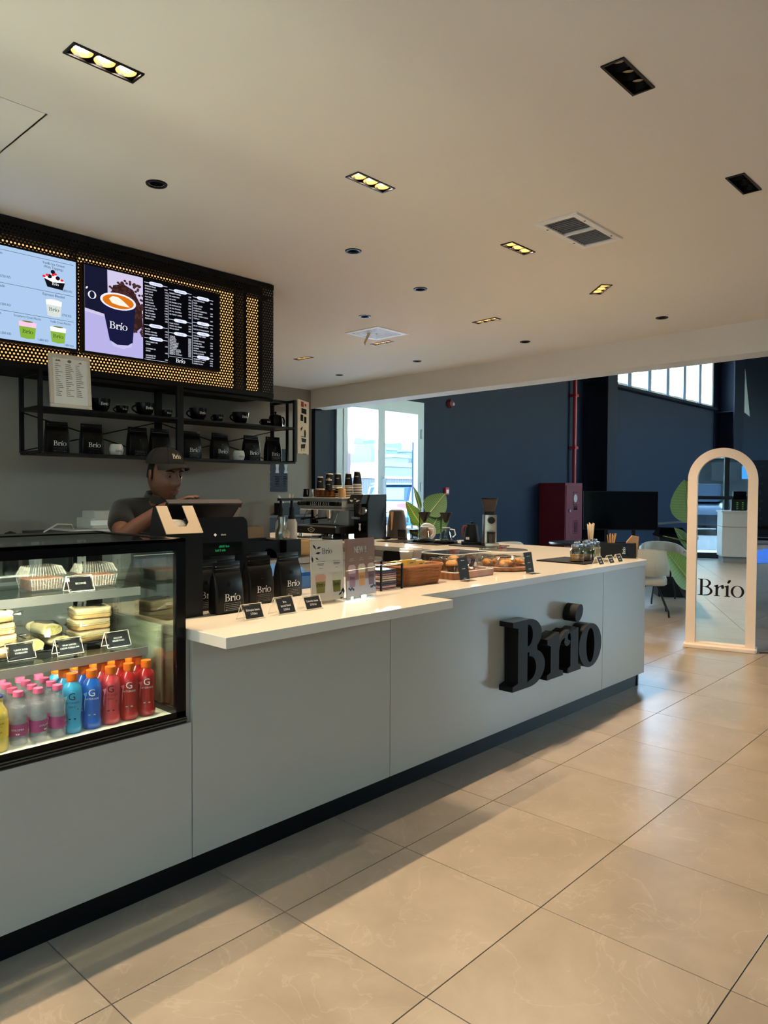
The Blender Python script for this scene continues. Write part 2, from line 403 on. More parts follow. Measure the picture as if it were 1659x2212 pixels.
loops.append(ring2(VENT[0], VENT[1], VENT[2]/2-.02, VENT[3]/2-.02, 0)); loops.append(ring2(DIFF[0], DIFF[1], DIFF[2]/2-.02, DIFF[2]/2-.02, 0))
for x, y in ROUND: loops.append([(x+.036*math.cos(2*PI*i/12), y+.036*math.sin(2*PI*i/12)) for i in range(12)])
loops.append(ring2(.80, 3.36, .485, .284, 0))
flat = [p for l in loops for p in l]
tri = tessellate_polygon([[Vector((x, y, 0)) for x, y in l] for l in loops])
cm = MB(); cm.add([(x, y, CEIL) for x, y in flat], [tuple(t) for t in tri]); cm.box(-2.95, -8.05, 3.12, 6.3, 8.75, 3.25); cm.box(6.3, 1, 3.12, 7.0, 8.75, 3.25)  # unseen slabs on top added to stop light leaking through the openings
ceiling = struct('ceiling', cm, PAINT, 'white plaster ceiling', smooth=None)
hm = MB()   # header and the wall over it that closes the tall hall
for z0, z1, t in ((2.622, 3.4, .3), (3.4, 7.3, .3)):
    hm.add([(bx(-9.9), -9.9, z0), (bx(8.75), 8.75, z0), (bx(8.75)+t, 8.75, z0), (bx(-9.9)+t, -9.9, z0), (bx(-9.9), -9.9, z1), (bx(8.75), 8.75, z1), (bx(8.75)+t, 8.75, z1), (bx(-9.9)+t, -9.9, z1)],
           [(0, 3, 2, 1), (4, 5, 6, 7), (0, 1, 5, 4), (1, 2, 6, 5), (2, 3, 7, 6), (3, 0, 4, 7)])
struct('wall_header', hm, PAINT, 'white bulkhead over the opening to the hall', smooth=None)
struct('wall_back', MB().box(-2.95, 4.75, 0, 3.73, 4.95, 2.95).box(3.53, 4.95, 0, 3.73, 8.5, 2.95), GREYW, 'warm grey wall behind the menu boards', smooth=None)
struct('wall_far', MB().box(3.53, 8.5, 0, 7.47, 8.75, 2.95), GREYW, 'grey end wall behind the coffee bar', smooth=None)
struct('trim_1', MB().box(7.47, 8.42, 0, 7.60, 8.75, 2.8).box(7.60, 8.5, 0, 7.83, 8.75, 2.8), NAVYD, 'navy pilaster beside the glass doors', smooth=None)
struct('wall_front', MB().box(-2.95, -8.05, 0, bx(-8)+.3, -7.9, 3.2), GREYW, 'wall behind the visitor side', smooth=None)
struct('wall_left', MB().box(-2.95, 4.6, 0, -2.75, 8.75, 3.2).box(-2.95, -8.05, 2.75, -2.75, 4.75, 3.2), GREYW, 'wall over the street front', smooth=None)

# ---- recessed spotlights
LAMPK = mat('black_lamp_housing', (22, 20, 18), .35)
REFL = mat('bronze_lit_reflector', (150, 118, 70), .3, metal=.6)
BULB = glow('warm_bulb', (255, 242, 220), 44); BULBOFF = mat('unlit_bulb_lens', (176, 168, 150), .2)
def lamp_fixture(x, y, rz, n, lit, label):
    t = thing('recessed_spotlight', label, 'ceiling light', (x, y, CEIL), rz, 'recessed triple spotlights')
    a, b = LL/2, LW/2; w = .009
    obj('frame', MB().box(-a, -b, -.005, a, -b+w, .002).box(-a, b-w, -.005, a, b, .002).box(-a, -b+w, -.005, -a+w, b-w, .002).box(a-w, -b+w, -.005, a, b-w, .002), LAMPK, t, smooth=None)
    a -= w; b -= w; d = .075
    obj('housing', MB().box(-a-.003, -b-.003, 0, a+.003, -b, d).box(-a-.003, b, 0, a+.003, b+.003, d).box(-a-.003, -b, 0, -a, b, d).box(a, -b, 0, a+.003, b, d).box(-a-.003, -b-.003, d, a+.003, b+.003, d+.004), LAMPK, t, smooth=None)
    for k in range(n):
        cx = (k-(n-1)/2)*(2*a/n)
        cup = MB(); cup.lathe([(.037, .004), (.034, .02), (.026, .04)], 20, (cx, 0, 0), cap=False)
        c = obj('reflector', cup, REFL if lit else LAMPK, t)  # lit fittings get bronze cups, unlit ones black: bulb glow put into the colour
        obj('bulb', MB().lathe([(0, .020), (.012, .021), (.0245, .026), (.0255, .034)], 20, (cx, 0, 0), cap=False), BULB if lit else BULBOFF, c)
        if lit:
            ld = bpy.data.lights.new('spot', 'SPOT'); ld.energy = SPOT_W; ld.color = (1.0, .765, .49); ld.spot_size = math.radians(118); ld.spot_blend = .9; ld.shadow_soft_size = .012
            lo = bpy.data.objects.new('spot', ld); COL.objects.link(lo); lo.parent = t; lo.location = (cx, 0, .012); lo.rotation_euler.x = math.radians(-24 if abs(rz) < .1 else -8)
SPOT_W = 50.0
LN = ['lit triple spotlight over the display case, nearest', 'lit triple spotlight over the till end of the counter', 'lit triple spotlight beside the return air grille', 'lit spotlight set diagonally over the counter corner',
      'lit spotlight over the pour-over station', 'lit spotlight just beyond the square air diffuser', 'lit spotlight farthest back by the grey wall', 'unlit black spotlight, large, at the upper right', 'unlit black spotlight at the right edge of the ceiling',
      'lit spotlight above the far left end of the case', 'unlit spotlight above the visitor floor on the left', 'unlit spotlight over the visitor floor, left', 'unlit spotlight near the street windows', 'unlit spotlight over the middle of the visitor floor', 'unlit spotlight over the right of the visitor floor']
for k, a in enumerate(LAMPS): lamp_fixture(*a, LN[k])
rn = ['nearest round black downlight, above the menu board', 'round black downlight in the middle of the ceiling', 'round downlight right of the middle one', 'small round downlight above the square diffuser', 'round downlight at the right near the bulkhead', 'round downlight near the bulkhead over the doors',
      'round downlight near the bulkhead, second from the corner', 'round downlight nearest the far corner', 'round downlight by the right end of the menu board']
for (x, y), lb in zip(ROUND, rn):
    t = thing('round_downlight', lb, 'ceiling light', (x, y, CEIL), 0, 'round recessed downlights')
    obj('rim', MB().lathe([(.036, .004), (.038, -.006), (.050, -.006), (.053, 0)], 28, cap=False), BLACK, t)
    obj('cup', MB().lathe([(.037, 0), (.034, .05), (.02, .055), (0, .055)], 24, cap=False), BLACKM, t)
    obj('lens', MB().lathe([(0, .028), (.018, .03), (.026, .04)], 20, cap=False), mat('smoky_lens', (70, 64, 58), .12), t)
# ---- return grille
t = thing('return_air_grille', 'white louvred return air grille with two fields in the ceiling', 'air vent', (VENT[0], VENT[1], CEIL))
a, b, w = VENT[2]/2, VENT[3]/2, .036
VW = mat('white_enamel', (232, 230, 226), .45, noise=.03)
obj('frame', MB().box(-a, -b, -.012, a, -b+w, 0).box(-a, b-w, -.012, a, b, 0).box(-a, -b+w, -.012, -a+w, b-w, 0).box(a-w, -b+w, -.012, a, b-w, 0), VW, t, smooth=None, bevel=.002)
obj('centre_bar', MB().box(-.006, -b+w, -.012, .006, b-w, .01), VW, t, smooth=None)
obj('duct', MB().box(-a+.02, -b+.02, .09, a-.02, b-.02, .1).box(-a+.02, -b+.018, 0, a-.02, -b+.02, .1).box(-a+.02, b-.02, 0, a-.02, b-.018, .1).box(-a+.018, -b, 0, -a+.02, b, .1).box(a-.02, -b, 0, a-.018, b, .1), BLACKM, t, smooth=None)
sm = mesh_of('louvre', MB().add([(-.009, -b+w, -.006), (-.009, b-w, -.006), (.005, b-w, .006), (.005, -b+w, .006), (-.008, -b+w, -.007), (-.008, b-w, -.007), (.006, b-w, .005), (.006, -b+w, .005)], [(0, 1, 2, 3), (4, 7, 6, 5)]), VW)
for s in (-1, 1):
    for k in range(9): obj('louvre', sm, None, t, loc=(s*.008+s*(k+.6)*(a-w-.01)/9, 0, 0))
obj('screw', MB().lathe([(0, -.0135), (.006, -.0135), (.006, -.011)], 10, (-a*.55, -b+.018, 0)), BLACK, t); obj('screw', MB().lathe([(0, -.0135), (.006, -.0135), (.006, -.011)], 10, (a*.6, -b+.018, 0)), BLACK, t)
obj('screw', MB().lathe([(0, -.0135), (.006, -.0135), (.006, -.011)], 10, (-a*.6, b-.018, 0)), BLACK, t); obj('screw', MB().lathe([(0, -.0135), (.006, -.0135), (.006, -.011)], 10, (a*.5, b-.018, 0)), BLACK, t)
# ---- square diffuser
t = thing('square_air_diffuser', 'white square ceiling diffuser with concentric louvres and a dangling tape', 'air vent', (DIFF[0], DIFF[1], CEIL), .0)
h = DIFF[2]/2
def sqring(mb, o, i, z0, z1): return mb.loft([[(-o, -o, z0), (o, -o, z0), (o, o, z0), (-o, o, z0)], [(-i, -i, z1), (i, -i, z1), (i, i, z1), (-i, i, z1)]], cap=False)
obj('frame', sqring(sqring(MB(), h, h-.045, -.008, -.010), h, h, 0, -.008), VW, t, smooth=None)
for k in range(5):
    o_ = h-.056-k*.031; obj('louvre', sqring(sqring(sqring(MB(), o_, o_-.018, -.010, -.010), o_, o_, -.002, -.010), o_-.018, o_-.018, -.002, -.010), VW, t, smooth=None)
obj('duct', MB().box(-h+.02, -h+.02, .09, h-.02, h-.02, .1).box(-h+.018, -h, 0, -h+.02, h, .1).box(h-.02, -h, 0, h-.018, h, .1).box(-h, -h+.018, 0, h, -h+.02, .1).box(-h, h-.02, 0, h, h-.018, .1), BLACKM, t, smooth=None)
obj('tape', MB().add([(-.10, .02, -.012), (-.075, .005, -.012), (-.115, .06, -.10), (-.10, .05, -.105), (-.10, .055, -.13)], [(0, 1, 3, 2), (2, 3, 4)]), mat('beige_tape', (200, 188, 150), .6), t, smooth=None)
# ---- access hatch
t = thing('ceiling_access_hatch', 'flush white access hatch in the ceiling at the left edge', 'hatch', (.80, 3.36, CEIL))
obj('panel', MB().box(-.478, -.277, 0.001, .478, .277, .02), PAINT, t, smooth=None); obj('gap_frame', MB().box(-.49, -.29, .012, .49, .29, .03), BLACKM, t, smooth=None)

# ============================================================ tall hall beyond the header
YW = 8.6
dz1, cx0, cx1 = 2.96, 8.06, 10.2
WZ0, WZ1 = 4.10, 6.0
wm = MB()
wm.box(7.47, YW, dz1, cx1, YW+.25, 7.3).box(7.47, YW, 0, cx0, YW+.25, dz1).box(cx1, YW, 0, 17.15, YW+.25, 7.3)
wm.box(17.15, YW, 0, 24.5, YW+.25, WZ0).box(17.15, YW, WZ1, 24.5, YW+.25, 7.3).box(24.5, YW, 0, 33, YW+.25, 7.3)
struct('wall_hall', wm, NAVY, 'navy blue wall of the tall hall', smooth=None)
sm_ = MB(); sm_.box(6.9, -10.15, 0, 33, -9.9, 4.1).box(6.9, -10.15, 6.0, 33, -9.9, 7.3).box(6.9, -10.15, 4.1, 18, -9.9, 6.0)  # unseen high openings added here to let daylight into the hall
for x in (18, 25, 31.8): sm_.box(x, -10.15, 3.2, x+1.2, -9.9, 6.2)
struct('wall_right', sm_, NAVY, 'navy wall on the far side of the hall', smooth=None)
struct('wall_end', MB().box(33, -10.15, 0, 33.2, 8.85, 7.3), NAVY, 'navy end wall of the hall', smooth=None)
struct('roof', MB().box(6.6, -10.15, 7.3, 33.2, 8.85, 7.5), NAVYD, 'dark hall roof', smooth=None)
def ibeam(x, label, z1=7.3, y0=8.12, gw=.34):
    t = thing('steel_column', label, 'column', (x, YW, 0))
    obj('web', MB().box(-.02, y0-YW, 0, .02, 0, z1), NAVYD, t, smooth=None)
    obj('flange', MB().box(-gw/2, y0-YW-.03, 0, gw/2, y0-YW, z1), NAVYD, t, smooth=None)
    obj('flange', MB().box(-gw/2, -.03, 0, gw/2, 0, z1), NAVYD, t, smooth=None)
    obj('stiffener', MB().box(-gw/2, y0-YW, 3.95, gw/2, 0, 3.98), NAVYD, t, smooth=None)
    return t
ibeam(16.35, 'navy steel column behind the fire hose cabinet', y0=8.0, gw=.5)
colR = ibeam(25.2, 'navy steel column right of the high window', y0=8.0, gw=.9)
obj('gusset_plate', MB().prism([(0, 0), (.55, -.1), (.0, 1.4)], 0, .03, M=TR(.46, 7.98-YW, 4.0, rx=PI/2)), mat('grey_steel_plate', (128, 146, 156), .5), colR, smooth=None, label='pale triangular steel gusset')
# high window
t = tag(bpy.data.objects.new('window_1', None), 'row of tall narrow panes high in the navy wall', kind='structure'); COL.objects.link(t); t.location = (17.15, YW, WZ0)
W_ = 24.5-17.15
obj('window_frame', MB().box(0, -.06, 0, W_, .2, .07).box(0, -.06, WZ1-WZ0-.07, W_, .2, WZ1-WZ0).box(0, -.06, 0, .12, .2, WZ1-WZ0).box(W_-.12, -.06, 0, W_, .2, WZ1-WZ0), ALU, t, smooth=None)
for k in range(1, 6): obj('mullion', MB().box(k*W_/6-.11, -.10, 0, k*W_/6+.11, .16, WZ1-WZ0), mat('blue_grey_mullion', (120, 140, 168), .5), t, smooth=None)
FROST = film('milky_polycarbonate', (225, 240, 240), .75, .4)
for k in range(6): obj('pane', MB().box(k*W_/6, .09, .03, (k+1)*W_/6, .10, WZ1-WZ0-.03), FROST, t, smooth=None)
obj('sill', MB().box(0, -.18, -.09, W_+.1, .02, -.02), NAVYD, t, smooth=None)
# glass doors
t = tag(bpy.data.objects.new('door_1', None), 'pale grey framed double glass door to the yard', kind='structure'); COL.objects.link(t); t.location = (cx0, YW, 0)
DW = cx1-cx0; H = dz1
obj('door_frame', MB().box(0, -.03, 0, .14, .12, H).box(DW-.10, -.03, 0, DW, .12, H).box(.14, -.03, H-.10, DW-.10, .12, H), ALU, t, smooth=None)
for (x0, x1) in ((.14, 1.02), (1.02, DW-.10)):
    s = .085; lf = obj('leaf', MB().box(x0, -.045, .02, x0+s, .03, H-.10).box(x1-s, -.045, .02, x1, .03, H-.10).box(x0+s, -.045, H-.22, x1-s, .03, H-.10).box(x0+s, -.045, .02, x1-s, .03, .25), ALU, t, smooth=None)
    obj('pane', MB().box(x0+s, -.01, .25, x1-s, .0, H-.22), thin_glass('door_glass', (236, 244, 248)), lf, smooth=None)
obj('handle', MB().tube([(1.06, -.05, .9), (1.06, -.10, .9), (1.06, -.10, 1.6), (1.06, -.05, 1.6)], .014), ALU, t)
for z in (.5, 1.45, 2.4): obj('hinge', MB().lathe([(.018, -.08), (.018, .08)], 10, (DW-.09, -.06, z)), ALU, t)
# street front behind the camera
_n = Vector((math.sin(MRZ), -math.cos(MRZ), 0)); _d = ray(1569, 1010); _p = CP+_d*((MC-CP).dot(_n)/_d.dot(_n)); _q = _d-_n*(2*_d.dot(_n)); MUL = _p.y+_q.y*((-2.85-_p.x)/_q.x)   # the mullion seen in the mirror
t = tag(bpy.data.objects.new('window_2', None), 'tinted street front glazing with dark mullions', kind='structure'); COL.objects.link(t); t.location = (-2.85, 0, 0)
DKM = mat('dark_grey_mullion', (46, 52, 56), .5)
fr = MB().box(-.05, -7.9, 0, .05, 4.6, .12).box(-.05, -7.9, 2.65, .05, 4.6, 2.78).box(-.04, -7.9, 1.24, .04, 4.6, 1.31)
MY = [4.55]+[MUL+1.72*k for k in (2, 1, 0, -1, -2, -3, -4, -5) if -7.6 < MUL+1.72*k < 4.3]
for y in MY: fr.box(-.06, y-.045, .12, .06, y+.045, 2.65)
obj('window_frame', fr, DKM, t, smooth=None)
TG = thin_glass('tinted_street_glass', (144, 150, 151))
ys = [-7.9]+sorted(MY[1:])+[4.6]
for a_, b_ in zip(ys[:-1], ys[1:]): obj('pane', MB().box(-.005, a_, .1, .005, b_, 2.66), TG, t, smooth=None)
# ============================================================ counter
YF = 2.235; ZT = .90
JX = [-.42, 1.4147, 2.437, 4.483, 5.126]
cnt = thing('service_counter', 'long white gloss service counter with black plinth', 'counter', (0, 0, 0))
pz0, pz1 = .092, .862
g = .0018
for k in range(4):
    z1 = .573 if k == 0 else pz1
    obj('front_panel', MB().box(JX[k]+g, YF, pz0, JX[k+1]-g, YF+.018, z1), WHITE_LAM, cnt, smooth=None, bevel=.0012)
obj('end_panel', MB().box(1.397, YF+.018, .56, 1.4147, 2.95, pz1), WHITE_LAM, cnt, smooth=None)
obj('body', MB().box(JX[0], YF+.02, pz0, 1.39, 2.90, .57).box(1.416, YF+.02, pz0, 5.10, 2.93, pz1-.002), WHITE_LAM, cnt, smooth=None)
obj('corner_panel', MB().add([(5.126, YF, pz0), (5.74, 2.965, pz0), (5.74, 3.02, pz0), (5.10, 3.02, pz0), (5.10, YF+.02, pz0), (5.126, YF, pz1), (5.74, 2.965, pz1), (5.74, 3.02, pz1), (5.10, 3.02, pz1), (5.10, YF+.02, pz1)],
    [(0, 1, 6, 5), (1, 2, 7, 6), (2, 3, 8, 7), (3, 4, 9, 8), (4, 0, 5, 9), (4, 3, 2, 1, 0), (5, 6, 7, 8, 9)]), WHITE_LAM, cnt, smooth=None)
obj('return_body', MB().box(4.77, 3.0, pz0, 5.74, 3.68, pz1-.002).box(4.77, 4.46, pz0, 5.74, 6.65, pz1-.002).box(5.40, 3.68, pz0, 5.74, 4.46, pz1-.002), WHITE_LAM, cnt, smooth=None)
PLN = mat('black_plinth', (12, 13, 15), .3)
obj('plinth', MB().box(JX[0], 2.268, 0, 5.085, 2.9, pz0).add([(5.05, 2.268, 0), (5.7, 3.0, 0), (5.7, 6.6, 0), (4.85, 6.6, 0), (4.85, 2.9, 0), (5.05, 2.268, pz0), (5.7, 3.0, pz0), (5.7, 6.6, pz0), (4.85, 6.6, pz0), (4.85, 2.9, pz0)],
    [(0, 1, 6, 5), (1, 2, 7, 6), (2, 3, 8, 7), (3, 4, 9, 8), (4, 0, 5, 9), (5, 6, 7, 8, 9)]), PLN, cnt, smooth=None)
obj('plinth_cap', MB().box(5.075, 2.262, 0, 5.095, 2.30, pz0), BLACK, cnt, smooth=None)
DRW = mat('cream_drawer_front', (226, 216, 200), .3)
for y0, y1 in ((3.05, 3.66), (4.47, 5.08), (5.1, 5.7), (5.72, 6.4)):
    d = obj('drawer', MB().box(4.752, y0, .45, 4.77, y1, .80), DRW, cnt, smooth=None); obj('drawer', MB().box(4.752, y0, .12, 4.77, y1, .44), DRW, cnt, smooth=None)
outl = [(1.405, 2.018), (2.612, 2.018), (2.612, 2.214), (5.142, 2.226), (5.78, 2.985), (5.78, 6.70), (4.72, 6.70), (4.72, 2.985), (1.405, 2.985)]
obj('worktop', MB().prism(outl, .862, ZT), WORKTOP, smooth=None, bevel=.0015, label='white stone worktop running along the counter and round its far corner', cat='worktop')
# undercounter fridge in the return
t = thing('undercounter_fridge', 'black undercounter drinks fridge with lit glass door', 'fridge', (4.77, 4.07, 0))
obj('body', MB().box(0, -.38, .1, .60, -.36, .86).box(0, .36, .1, .60, .38, .86).box(.58, -.36, .1, .60, .36, .86).box(0, -.36, .1, .58, .36, .13).box(0, -.36, .84, .58, .36, .86), BLACK, t, smooth=None)
dr = obj('door', MB().box(-.03, -.37, .11, 0, -.31, .85).box(-.03, .31, .11, 0, .37, .85).box(-.03, -.31, .74, 0, .31, .85).box(-.03, -.31, .11, 0, .31, .18), BLACK, t, smooth=None)
obj('pane', MB().box(-.018, -.31, .18, -.012, .31, .74), GLASS, dr, smooth=None)
obj('handle', MB().box(-.05, .325, .25, -.03, .345, .72), STEEL, dr, smooth=None)
obj('liner', MB().box(.56, -.35, .14, .575, .35, .83), mat('white_liner', (225, 232, 232), .4), t, smooth=None)
obj('lamp', MB().box(.02, -.3, .825, .05, .3, .835), glow('fridge_led', (210, 240, 240), 9), t, smooth=None)
for z in (.35, .56): obj('shelf', MB().box(.04, -.34, z, .54, .34, z+.008), STEEL, t, smooth=None)
FCAP = mat('white_bottle_cap', (236, 236, 232), .4)
for k in range(6):
    bt = thing('milk_bottle', ['rightmost', 'second from the right', 'third from the right', 'third from the left', 'second from the left', 'leftmost'][k]+' white capped bottle in the undercounter fridge', 'bottle', (4.77+.14, 3.84+k*.085, .568), 0, 'bottles in the undercounter fridge')
    obj('body', MB().lathe([(.033, 0), (.033, .10), (.02, .13), (.018, .14)], 14), mat('milky_bottle', (206, 222, 224), .3), bt); obj('cap', MB().lathe([(.021, .14), (.021, .16)], 14), FCAP, bt)

# raised black letters on the front
x0 = ony(1108, 1497, 2.135); x1 = ony(1302, 1420, 2.135); zt = ony(1108, 1346, 2.135).z
s_h = zt-x0.z; s_w = (x1.x-x0.x)/2.75
t = thing('counter_sign', 'thick black letters reading Brio on the counter front', 'sign', (x0.x, YF, x0.z))
SIGNB = mat('black_sign_paint', (12, 12, 14), .45, noise=.05)
for k in ('B', 'r', 'i', 'dot', 'o'):
    vs, fs, w = GL[('bold', k)]; sv, sf = solid(vs, fs, .085/s_h)
    M = Matrix.Translation((0, -.012, 0)) @ Matrix.Rotation(PI/2, 4, 'X') @ Matrix.Diagonal((s_w, s_h, s_h, 1))
    obj('letter' if k != 'dot' else 'accent', MB().add(sv, sf, M), SIGNB, t, smooth=30)
obj('standoffs', MB().box(.2*s_w, -.012, .1, .3*s_w, 0, .14).box(1.15*s_w, -.012, .1, 1.22*s_w, 0, .14).box(1.78*s_w, -.012, .1, 1.85*s_w, 0, .14).box(2.0*s_w, -.012, .12, 2.1*s_w, 0, .15).box(1.93*s_w, -.012, s_h*.86, 1.98*s_w, 0, s_h*.92), BLACK, t, smooth=None)

# ============================================================ chilled display case
CX0, CX1, CY0, CY1, CZ0, CZ1 = -.02, 1.392, 2.238, 2.90, .576, 1.214
case = thing('display_case', 'black framed chilled glass display case lit from inside', 'display case', (0, 0, 0))
CF = mat('black_case_frame', (9, 9, 11), .22)
INW = mat('white_case_liner', (222, 224, 214), .3); INS = mat('case_steel', (178, 178, 172), .38, metal=.55)
obj('base', MB().box(CX0, CY0, CZ0, CX1, CY1, .594), CF, case, smooth=None)
obj('lower_trim', MB().box(CX0, CY0-.004, .578, CX1, CY0+.012, .600).box(CX0, CY0+.0, .600, CX1, CY0+.004, .618), CF, case, smooth=None)
obj('lower_rail', MB().box(CX0, CY0-.010, .586, CX1, CY0-.004, .590).box(CX0, CY0-.008, .594, CX1, CY0-.004, .597), mat('grey_gasket', (70, 68, 60), .4), case, smooth=None)
obj('front_border', MB().box(CX0, CY0, 1.176, CX1, CY0+.006, CZ1).box(1.356, CY0, .60, CX1, CY0+.006, 1.176), CF, case, smooth=None)
obj('front_glass', MB().box(CX0, CY0+.0065, .60, CX1-.01, CY0+.0125, 1.2), GLASS, case, smooth=None)
obj('side_frame', MB().box(1.37, CY0+.012, .594, CX1, CY0+.045, CZ1).box(1.37, CY1-.05, .594, CX1, CY1, CZ1).box(1.37, CY0+.045, 1.18, CX1, CY1-.05, CZ1).box(1.37, CY0+.045, .594, CX1, CY1-.05, .62), CF, case, smooth=None)
obj('side_glass', MB().box(1.372, CY0+.045, .62, 1.378, CY1-.05, 1.18), thin_glass('side_glass', (236, 240, 232), 2.6), case, smooth=None)
obj('side_liner', MB().box(1.380, CY0+.14, .61, 1.386, CY1-.05, .90), INW, case, smooth=None)
obj('top_frame', MB().box(CX0, CY0+.0, 1.205, CX1, CY0+.03, CZ1+.002).box(CX0, CY1-.12, 1.19, CX1, CY1, CZ1+.002).box(1.36, CY0, 1.205, CX1, CY1, CZ1+.002).box(CX0, CY0, 1.205, CX0+.03, CY1, CZ1+.002), CF, case, smooth=None)
obj('top_glass', MB().box(CX0+.03, CY0+.03, 1.207, 1.36, CY1-.12, 1.213), GLASS, case, smooth=None)
obj('deck', MB().box(CX0, CY0+.03, .594, 1.37, CY1-.02, .600), INW, case, smooth=None)
obj('back_post', MB().box(1.335, CY1-.04, .6, 1.37, CY1-.01, 1.2).box(CX0, CY1-.04, .6, CX0+.03, CY1-.01, 1.2), CF, case, smooth=None)
for x in (.66, 1.30):
    r = obj('slotted_rail', MB().box(x-.014, CY1-.075, .6, x+.014, CY1-.06, 1.19), INS, case, smooth=None)
    sl_ = MB()
    for k in range(14): sl_.box(x-.003, CY1-.0765, .64+k*.04, x+.003, CY1-.0748, .662+k*.04)
    obj('slots', sl_, BLACKM, r, smooth=None)
obj('back_door', MB().box(CX0+.03, CY1-.03, .61, .70, CY1-.024, 1.19), GLASS, case, smooth=None); obj('back_door', MB().box(.66, CY1-.02, .61, 1.335, CY1-.014, 1.19), GLASS, case, smooth=None)
obj('door_stile', MB().box(.66, CY1-.032, .61, .70, CY1-.012, 1.19).box(1.29, CY1-.022, .61, 1.335, CY1-.012, 1.19), CF, case, smooth=None)
LED = glow('case_led', (255, 243, 218), 56)
for nm, z, yf, dep in (('shelf', 1.033, 2.452, .36), ('shelf', .824, 2.40, .42)):
    s_ = obj('shelf', MB().box(.02, yf+.004, z-.008, 1.335, yf+dep, z), GLASS, case, smooth=None)
    obj('shelf_edge', MB().box(.02, yf, z-.028, 1.34, yf+.006, z+.001).box(.02, yf+.006, z-.028, 1.34, yf+.03, z-.026), INS, s_, smooth=None)
    obj('led_strip', MB().box(.05, yf+.008, z-.0255, 1.31, yf+.026, z-.018), LED, s_, smooth=None)
    obj('bracket', MB().box(1.30, yf+.03, z-.03, 1.304, CY1-.07, z-.009).box(.66, yf+.03, z-.03, .664, CY1-.07, z-.009), INS, s_, smooth=None)
l_ = obj('lamp_tube', MB().box(.02, 2.272, 1.187, ony(189, 1168, 2.28).x, 2.30, 1.200), LED, case, smooth=None)
obj('lamp_clip', MB().box(.95, 2.268, 1.184, .966, 2.304, 1.204), BLACK, l_, smooth=None)

def tent_card(x, y, z, lines, label, w=.088, h=.052, rz=0, group='tent cards', size=.0095, name='price_card', offs=None):
    t = thing(name, label, 'price card', (x, y, z), rz, group)
    lean = math.radians(28); d = h*math.tan(lean)*.9
    obj('acrylic_tent', MB().add([(-w/2, 0, 0), (w/2, 0, 0), (w/2, d, h), (-w/2, d, h), (w/2, 2*d, 0), (-w/2, 2*d, 0)], [(0, 1, 2, 3), (3, 2, 4, 5)]).box(-w/2, -.002, 0, w/2, .002, .003).box(-w/2, 2*d-.002, 0, w/2, 2*d+.002, .003).box(-w/2, d-.003, h-.003, w/2, d+.003, h), ACRYL, t, smooth=None)
    rim = film('acrylic_edge', (235, 230, 215), .35); e = .0022
    def P(u, v): return (u, d*v/h-.0008, v)
    ed = MB()
    for (a, b) in ((P(-w/2, 0), P(-w/2, h)), (P(w/2, 0), P(w/2, h)), (P(-w/2, h), P(w/2, h)), (P(-w/2, .001), P(w/2, .001)), ((-w/2, 2*d, 0), (-w/2, d, h)), ((w/2, 2*d, 0), (w/2, d, h)), ((-w/2, 2*d, .001), (w/2, 2*d, .001))): ed.tube([a, b], e*.55, 5)
    obj('edges', ed, rim, t)
    i0 = .008; a = math.atan2(d, h); L = math.hypot(d, h)
    M = Matrix.Translation((0, -.0012, 0)) @ Matrix.Rotation(PI/2-a, 4, 'X')
    obj('card', MB().add([(-w/2+i0, .006, 0), (w/2-i0*.7, .006, 0), (w/2-i0*.7, L-.006, 0), (-w/2+i0, L-.006, 0)], [(0, 1, 2, 3)], M), mat('black_card', (26, 28, 32), .6), t, smooth=None)
    tx = MB(); n = len(lines); lh = size*1.75
    for k, s in enumerate(lines):
        yy = L/2+((n-1)/2-k)*lh-size/2
        text(tx, s, M @ Matrix.Translation((0, yy, .0008)) @ Matrix.Diagonal((size*.8, size, 1, 1)))
    obj('lettering', tx, INKW, t, smooth=None)
    return t
FV = math.radians(0)
